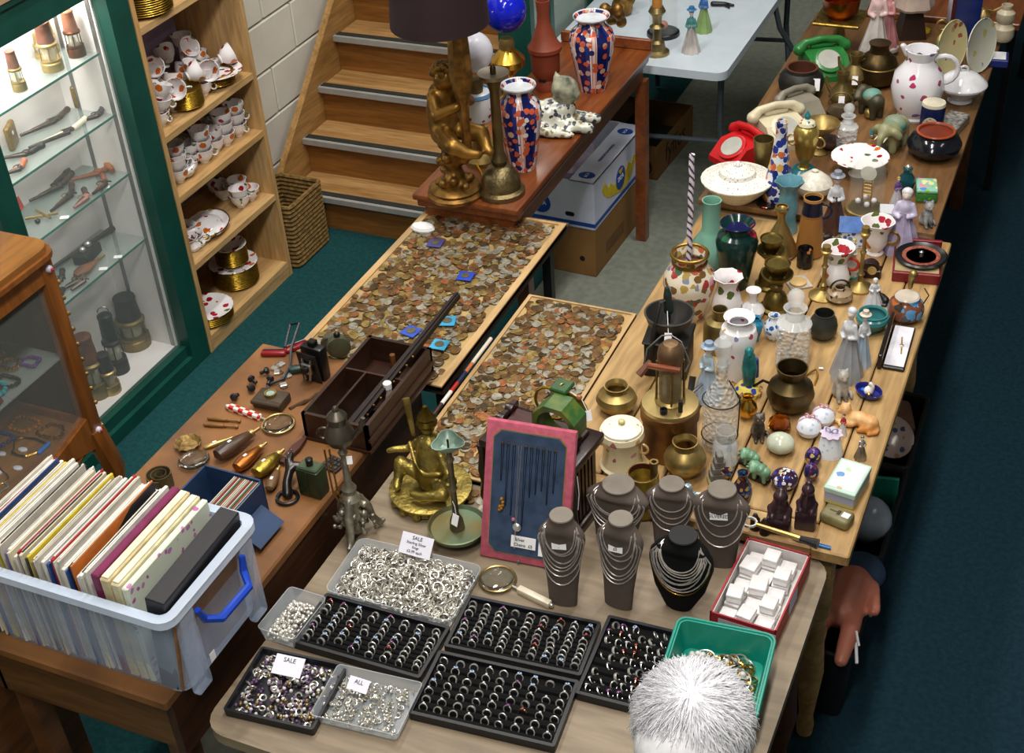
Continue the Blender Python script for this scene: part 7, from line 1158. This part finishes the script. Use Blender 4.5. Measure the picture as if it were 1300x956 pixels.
q = p+Vector((0, 0, .4)); hb, ht = hgt(p, 29), hgt(p, -70); rs = 63*mpp(p+Vector((0, 0, .5))); obj('shade', lathe([(rs, hb), (rs*.9, ht), (rs*.88, ht), (rs*.98, hb+.002)], 36), mat('2a161e', .7, 0, .05), t, (0, -.0, 0))
p, h, R = base(611, 205, 118, 52, ZC); t = thing('oil_lamp', 'oil lamp with white globe shade and cherry-painted china font', 'lamp', p); hb = hgt(p, 66); obj('brass_foot', lathe(prof([(.8, 0), (.8, .06), (.4, .15), (.3, .5), (.35, .6)], R, h), 20), BRASS, t); obj('china_font', lathe(prof([(.3, .58), (.85, .66), (.95, .85), (.9, .98), (.6, 1.02)], R, h), 22), floral('e4e4e8', ['b02c24', '3a7a3a'], 50, .3, .15), t); obj('blue_band', torus(R*.8, R*.12, 24, 6, (0, 0, h*1.0)), mat('6a98c8', .2), t); obj('burner', lathe([(R*.35, h*1.0), (R*.4, h*1.12), (R*.3, h*1.2)], 16), OLDBRASS, t); obj('globe_shade', ball(25*mpp(p), (0, 0, hb), 26, 14), mat('dcdcea', .3, 0, .03), t)
p, h, R = base(648, 130, 62, 44, ZC); t = thing('oil_lamp', 'tall brass oil lamp with cobalt blue globe shade', 'lamp', p); hb = hgt(p, 13); obj('brass_column', lathe(prof([(.9, 0), (.9, .06), (.4, .14), (.35, .5), (.5, .58), (1, .72), (1, .82), (.6, .95), (.4, 1)], R, h), 24), GOLD, t); obj('burner', lathe([(R*.4, h), (R*.45, h*1.12), (R*.35, h*1.2)], 16), BRASS, t); obj('globe_shade', ball(27*mpp(p), (0, 0, hb), 26, 14), mat('1420c0', .12, 0, .05), t); obj('price_label', bbox(.016, .001, .009, .0002, 1, (0, -R*1.02, h*.75)), PAPER, t)
p, h, R = base(637, 245, 92, 62, ZC); t = thing('brass_pricket', 'tall brass pricket candlestick with pierced domed foot', 'candlestick', p); obj('foot', lathe(prof([(1, 0), (1, .04), (.85, .06), (.8, .15), (.55, .22), (.3, .25)], R, h), 28), mat('8c7c58', .4, .9, .2, 40, bump=.4), t); obj('shaft', lathe(prof([(.28, .24), (.36, .29), (.28, .33), (.22, .36), (.2, .85), (.3, .92), (.26, .95)], R, h), 18), mat('7a6a48', .4, .9, .2), t); obj('drip_pan', lathe(prof([(.25, .94), (.62, .97), (.65, 1), (.3, .99), (.001, .99)], R, h), 24), mat('9a9080', .35, .9), t); obj('pricket', lathe(prof([(.12, .98), (.12, 1.04), (.05, 1.06)], R, h), 10), BRONZE, t)
IM = imari(1.0)
for lab, u, v, vt, w in (('blue and orange patterned vase beside the brass pricket', 664, 212, 108, 56), ('blue and orange patterned vase with white panel near the back rail', 753, 112, 20, 58)):
    o, R, h = pot('imari_vase', lab, 'vase', u, v, vt, w, [(.58, 0), (.6, .02), (.7, .15), (.95, .55), (1, .7), (.92, .8), (.62, .88), (.56, .92), (.8, 1)], IM, ZC, rz=u); obj('white_lip', lathe([(R*.72, h*.97), (R*.81, h*1.0), (R*.8, h*1.012), (R*.55, h*.93), (R*.5, h*.8), (.001, h*.75)], 28), mat('dfe4ea', .15), o)
o, R, h = pot('terracotta_lamp', 'red-brown terracotta lamp base with tall tapering neck', 'lamp base', 694, 112, 0, 44, [(.65, 0), (.7, .06), (.55, .12), (.82, .2), (.84, .26), (.86, .42), (1, .45), (1, .49), (.82, .53), (.62, .62), (.4, .74), (.36, .86), (.42, 1)], mat('823820', .6, 0, .1), ZC); obj('switch_plate', bbox(.03, .004, .012, .002, 1, (0, -R*.62, h*.12)), BLACK, o)
p = P(708, 163, ZC); s = 90*mpp(p); t = thing('ceramic_cat', 'large grey patchwork ceramic cat lying with paws stretched', 'figurine', p, .35)
CC = mat('a8a890', .2, 0, .3, 20, h2='5a5c54'); PATCH = floral('c8c8b8', ['3a3e48', '8a7a50', 'e0e0d8', '5a6068'], 60, .85, .2, .55)
obj('body', blob([[(-.35*s, 0, .2*s, .2*s), (-.1*s, .02*s, .22*s, .22*s), (.1*s, .04*s, .3*s, .18*s)], [(.05*s, -.1*s, .12*s, .12*s), (.45*s, -.2*s, .08*s, .08*s)], [(.1*s, .12*s, .14*s, .11*s), (.55*s, .1*s, .09*s, .075*s)], [(-.35*s, -.15*s, .1*s, .12*s), (-.05*s, -.3*s, .07*s, .07*s), (.2*s, -.34*s, .06*s, .05*s)]], .035*s, 1), PATCH, t)
obj('head', blob([[(.1*s, .05*s, .4*s, .15*s), (.12*s, .05*s, .56*s, .2*s), (.24*s, -.02*s, .52*s, .1*s)], [(.02*s, .12*s, .68*s, .07*s), (.0, .15*s, .78*s, .025*s)], [(.16*s, -.05*s, .7*s, .06*s), (.17*s, -.06*s, .79*s, .02*s)]], .03*s, 1), CC, t)
for a_, b_ in ((.28, .0), (.2, -.1)): obj('eye', ball(.022*s, (a_*s, b_*s, .57*s), 8, 5), mat('b89a30', .15), t)
for i, (u, v) in enumerate(((610, 205), (596, 192), (620, 190))): pot('small_glass_bottle', 'small yellow-green glass bottle behind the brass pricket', 'bottle', u, v, v-30, 16, 'bottle', thin('a8a840', .5, .05), ZC, group='little bottles', open_=False)
one('yellow_flex', 'thin yellow lamp flex trailing from the cherub lamp', 'cord', tube([P(593, 208, ZC)+Vector((0, 0, .006)), P(604, 212, ZC)+Vector((0, 0, .02)), P(612, 222, ZC)+Vector((0, 0, .006)), P(613, 235, ZC)+Vector((0, 0, .004))], .003, 6), mat('d8a020', .5), (0, 0, 0))
o = one('gilt_mount', 'carved gilt bracket behind the patterned vase', 'ornament', blob([[(.03*math.cos(i), .03*math.sin(i*1.7), .03+.02*(i % 4), .025)] for i in range(10)], .007, 1), GILT, P(780, 35, ZC)+Vector((0, 0, -.002)))
# ================================================================ FOLDING TABLE THINGS
ZW = .74
p, h, R = base(834, 68, 8, 32, ZW); t = thing('brass_lampstand', 'turned brass lamp standard on the folding table', 'lamp', p); obj('column', lathe(prof([(1, 0), (1, .06), (.7, .1), (.6, .25), (.35, .3), (.3, .5), (.6, .58), (.35, .64), (.4, .8), (.7, .9), (.5, 1)], R, h), 18), mat('a08c60', .4, .9, .2), t); obj('candle', lathe([(R*.4, h), (R*.4, h*1.6)], 14), mat('c88a40', .5), t)
p, h, R = base(842, 44, -30, 42, ZW); t = thing('glass_dome', 'dark-based glass dome with a rose inside on the folding table', 'dome', p); obj('wood_base', lathe([(R, 0), (R, .015), (R*.9, .02)], 24), BLACK, t); obj('dome', xf(lathe(prof(PR['dome'], R*.85, h*.9), 22), (0, 0, .02)), thin('dfe8e4', .85, .03), t); obj('rose', ball(R*.3, (0, 0, R*.6), 10, 6), mat('c06a60', .5), t)
figure('parrot_lady', 'porcelain lady with flowers on white folding table', 877, 66, 8, 26, mat('ccc4c0', .25, 0, .2, 16), mat('4a8a8a', .3), mat('c8a058', .4), ZW, .2, hat=mat('3a7ab0', .3)); figure('green_gown_lady', 'porcelain lady in green and blue behind the flowered one', 893, 40, -15, 24, mat('8aa86a', .3), mat('3a6ab0', .3), mat('c8a058', .4), ZW, -.2)
one('gilt_statuette', 'gilded scrolling statuette on the folding table corner', 'ornament', blob([[(.04*math.sin(i*1.3), .03*math.cos(i*1.9), .02+.018*i, .026)] for i in range(9)]+[[(0, 0, .0, .05)]], .007, 1), GILT, P(790, 18, ZW)+Vector((0, 0, .035)))
one('black_feather', 'black feathered ornament lying on the folding table', 'ornament', blob([[(0, 0, .012, .012), (.05, .01, .012, .01), (.09, .015, .008, .006)], [(.05, .01, .012, .008), (.08, -.015, .008, .005)]], .004, 1), BLACK, P(905, 8, ZW))
# ================================================================ CARTONS ON THE FLOOR
KR = mat('86602f', .75, 0, .06, 8)
def carton(label, corner, right, lx, h, z0, ma, name='carton', openb=False):
    a, b = P(*corner, z0), P(*right, z0); w, d = lx, (b-a).length; t = thing(name, label, 'carton', a, math.atan2(b.y-a.y, b.x-a.x)-PI/2)
    for nm, m in (('front_panel', box(-w, 0, 0, .005, 0, h)), ('back_panel', box(-w, 0, d-.005, d, 0, h)), ('side_panel', box(-.005, 0, .005, d-.005, 0, h)), ('side_panel', box(-w, -w+.005, .005, d-.005, 0, h)), ('bottom_panel', box(-w, 0, 0, d, 0, .004))): obj(nm, m, ma, t, smooth=0)
    return t, w, d, h
t, w, d, h = carton('plain brown banana carton standing on the floor under the cherry table', (757, 352), (818, 273), .40, .222, 0, KR); obj('hand_hole', xf(lathe([(.012, 0), (.012, .001)], 14), (-.06, -.0008, .08), (PI/2, 0, 0)), BLACK, t); obj('top_panel', box(-w, 0, 0, d, h-.004, h), KR, t, smooth=0); obj('printed_panel', box(.0002, .001, d*.2, d*.55, .05, .11), mat('6a4a22', .8), t)
WB = mat('c9d0e4', .6, 0, .04); cp = t.location.copy(); rzb = t.rotation_euler.z
t = thing('banana_carton', 'white banana carton with yellow and blue print on top of brown carton', 'carton', cp+Vector((0, 0, .2225)), rzb); w, d, h = .41, d, .215
BL = mat('1448a0', .5); YE = mat('d8c020', .5)
for nm, m in (('front_panel', box(-w, 0, 0, .005, 0, h)), ('back_panel', box(-w, 0, d-.005, d, 0, h)), ('side_panel', box(-.005, 0, .005, d-.005, 0, h)), ('side_panel', box(-w, -w+.005, .005, d-.005, 0, h)), ('top_flap', box(-.11, 0, 0, d, h-.005, h)), ('top_flap', box(-w, -w+.11, 0, d, h-.005, h)), ('bottom_panel', box(-w, 0, 0, d, 0, .004))): obj(nm, m, WB, t, smooth=0)
obj('blue_stripe', box(-w, .0008, -.0008, 0, .012, .03), BL, t); obj('blue_stripe', box(0, .0008, 0, d, .012, .03), BL, t)
def oval(cx, cy, rx, ry): return [(cx+rx*math.cos(i*PI/10), cy+ry*math.sin(i*PI/10)) for i in range(20)]
def onside(poly, dz=.001): m = prism(poly, dz); return [(.0006+z_, x, y) for x, y, z_ in m[0]], m[1]
def onfront(poly, dz=.001): m = prism(poly, dz); return [(x, -.0006-z_, y) for x, y, z_ in m[0]], m[1]
def ontop(poly, dz=.001): return prism(poly, dz, h+.0002)
for i in range(3):
    cy, cz = d*.40+.045*i, .21-.012*i; an = [math.radians(205+10*i+11*j) for j in range(11)]
    obj('banana_print', onside([(cy+.16*math.cos(q), cz+.15*math.sin(q)) for q in an]+[(cy+.12*math.cos(q)*1.02, cz+.105*math.sin(q)) for q in reversed(an)], .0008+.0002*i), YE, t, smooth=0)
k = obj('oval_logo', onside(oval(d*.5, .105, .05, .052), .002), BL, t, smooth=0); text('SICA', .03, k, (.003, d*.5, .105), (PI/2, 0, PI/2), PAPER)
k = obj('oval_logo', onfront(oval(-.24, .09, .045, .045), .002), BL, t, smooth=0); text('SICA', .026, k, (-.24, -.003, .09), (PI/2, 0, 0), PAPER)
for y in (.06, d-.08): k = obj('oval_logo', ontop(oval(-.055, y, .035, .028), .001), BL, t, smooth=0); text('SICA', .018, k, (-.055, y, h+.0016), (0, 0, PI/2), PAPER)
obj('chevron', onside([(d*.5-.02, .137), (d*.5, .122), (d*.5+.02, .137), (d*.5+.02, .145), (d*.5-.02, .145)], .003), YE, t, smooth=0); obj('chevron', onfront([(-.26, .118), (-.24, .106), (-.22, .118), (-.22, .125), (-.26, .125)], .003), YE, t, smooth=0)
text('PREMIUM BANANAS', .018, t, (-.055, d*.48, h+.0012), (0, 0, PI/2), BL)
for x in (-.24, -.11): obj('hand_hole', onfront(rrect(.07 if x < -.2 else .04, .02, .009, 3), .0008), BLACK, t, (x, 0, .165 if x < -.2 else .06), smooth=0)
one('tissue_wrap', 'crumpled lilac-white tissue bulging out of the banana carton', 'paper', xf(ball(1, (0, 0, 0), 11, 7), sc=(.13, .17, .06)), mat('b4a8c4', .7), cp+Vector((-.2, .25, .40)), .1, None, 0)
t, w, d, h = carton('open brown carton printed fyffes near the folding table legs', (834, 229), (879, 174), .36, .17, 0, mat('7a5426', .75, 0, .08), 'printed_carton'); text('fyffes', .13, t, (.0012, d*.5, h*.5), (PI/2, 0, PI/2), mat('14100c', .8)); obj('flap', xf(box(0, .1, 0, d, -.002, .002), (-w, 0, h), (0, .5, 0)), mat('6a4820', .75), t); k = obj('dark_print', onfront(oval(-.06, .06, .035, .04), .001), mat('2a1c10', .8), t); obj('leaf_print', onfront(oval(-.05, .05, .015, .015), .002), mat('9a6a20', .8), k)
one('cloth_bundle', 'dark folded cloth inside the open brown carton', 'cloth', bbox(.28, d*.8, .06, .02, 2), mat('16120e', .9), t.location+Vector((-.18, d*.5, .02)), t.rotation_euler.z)
# far green cabinet behind the lamps
t = thing('glazed_cabinet', 'dark green glazed cabinet between the stairs and the folding table', 'cabinet', (-2.245, 5.4, 0))
obj('end_panel', box(-.08, .05, -.5, -.48, 0, 2.0), GRN, t, smooth=0); obj('back_panel', box(-.08, -.07, -.48, .5, 0, 2.0), CWH, t, smooth=0); obj('plinth', box(-.08, .07, -.48, .5, 0, .5), GRN, t, smooth=0)
for y in (-.485, -.27, .2, .48): obj('post', box(.045, .075, y-.02, y+.02, .5, 2.0), GRN, t, smooth=0)
obj('glass_front', box(.055, .06, -.46, .46, .5, 2.0), thin('b8d8cc', .75, .04), t); obj('top_panel', box(-.08, .075, -.5, .5, 2.0, 2.03), GRN, t, smooth=0)
for z in (.85, 1.2, 1.55): obj('glass_shelf', box(-.06, .05, -.46, .46, z-.004, z+.004), thin('cfe6df', .8, .05), t)
# ================================================================ CRATES UNDER THE PLANK TABLE
CR = mat('0c0e12', .5, 0, .1)
def crate(label, y0, y1, x0=-.55, x1=-.295, z0=0, h=.26):
    t = thing('plastic_crate', label, 'crate', ((x0+x1)/2, (y0+y1)/2, z0)); obj('tub', tray(x1-x0, y1-y0, h, .02, .006, .012), CR, t); obj('rim', tube([(x, y, h) for x, y in rrect(x1-x0+.006, y1-y0+.006, .022, 3)], .006, 6, True), CR, t); return t
crate('black plastic crate holding a doll under the table corner', 2.52, 2.90); crate('black plastic crate of crockery under the middle of plank table', 2.92, 3.32); crate('black plastic crate under the far end of plank table', 3.34, 3.72)
DS = mat('b8705c', .45, 0, .06); t = thing('vinyl_doll', 'bare pink vinyl doll lying in the black crate', 'doll', (-.345, 2.70, .27), -.1)
obj('body', blob([[(0, .05, .03, .055), (0, -.05, .02, .05)], [(-.03, -.05, .02, .032), (-.04, -.13, .01, .026), (-.045, -.2, -.03, .02)], [(.03, -.05, .02, .032), (.045, -.12, .03, .026), (.05, -.2, .0, .02)], [(-.05, .06, .03, .022), (-.08, -.02, .02, .018)], [(.05, .06, .03, .022), (.08, -.02, .03, .018)]], .009, 1), DS, t); obj('blue_dress', xf(ball(.07, (0, .12, .02), 16, 8), sc=(1, 1, .7)), mat('1c3450', .8), t)
one('china_ball', 'pale blue china globe in the crockery crate', 'globe', ball(.07, (0, 0, 0), 20, 12), mat('98a4b8', .25), (-.36, 3.06, .27)); one('teal_folder', 'teal plastic folder standing in the crockery crate', 'folder', bbox(.12, .012, .2, .002), mat('1a8a78', .4), (-.36, 3.2, .12), .2)
one('floral_saucer', 'pinkish floral saucer tilted in the far crate', 'saucer', plate_mesh(.07), floral('b8a4a0', ['3a4a7a', 'a87a70'], 40, .5), (-.37, 3.46, .27), (.5, .4, 0)); one('folded_cloth', 'brown folded cloth in the far crate', 'cloth', bbox(.16, .16, .06, .02, 2), mat('6a4a3a', .9), (-.4, 3.6, .2), .3)
for lab, y in (('white plastic clothes peg tag clipped on the doll crate', 2.6), ('second white peg tag clipped lower on the doll crate', 2.42)):
    t = thing('peg_tag', lab, 'peg', (-.285, y+.12, .262), .3); obj('peg', bbox(.008, .06, .012, .002, 1), PAPER, t, rot=(.5, 0, 0)); obj('slip', bbox(.006, .04, .008, .001, 1, (.006, .04, .01)), PAPER, t, rot=(.9, 0, .3))
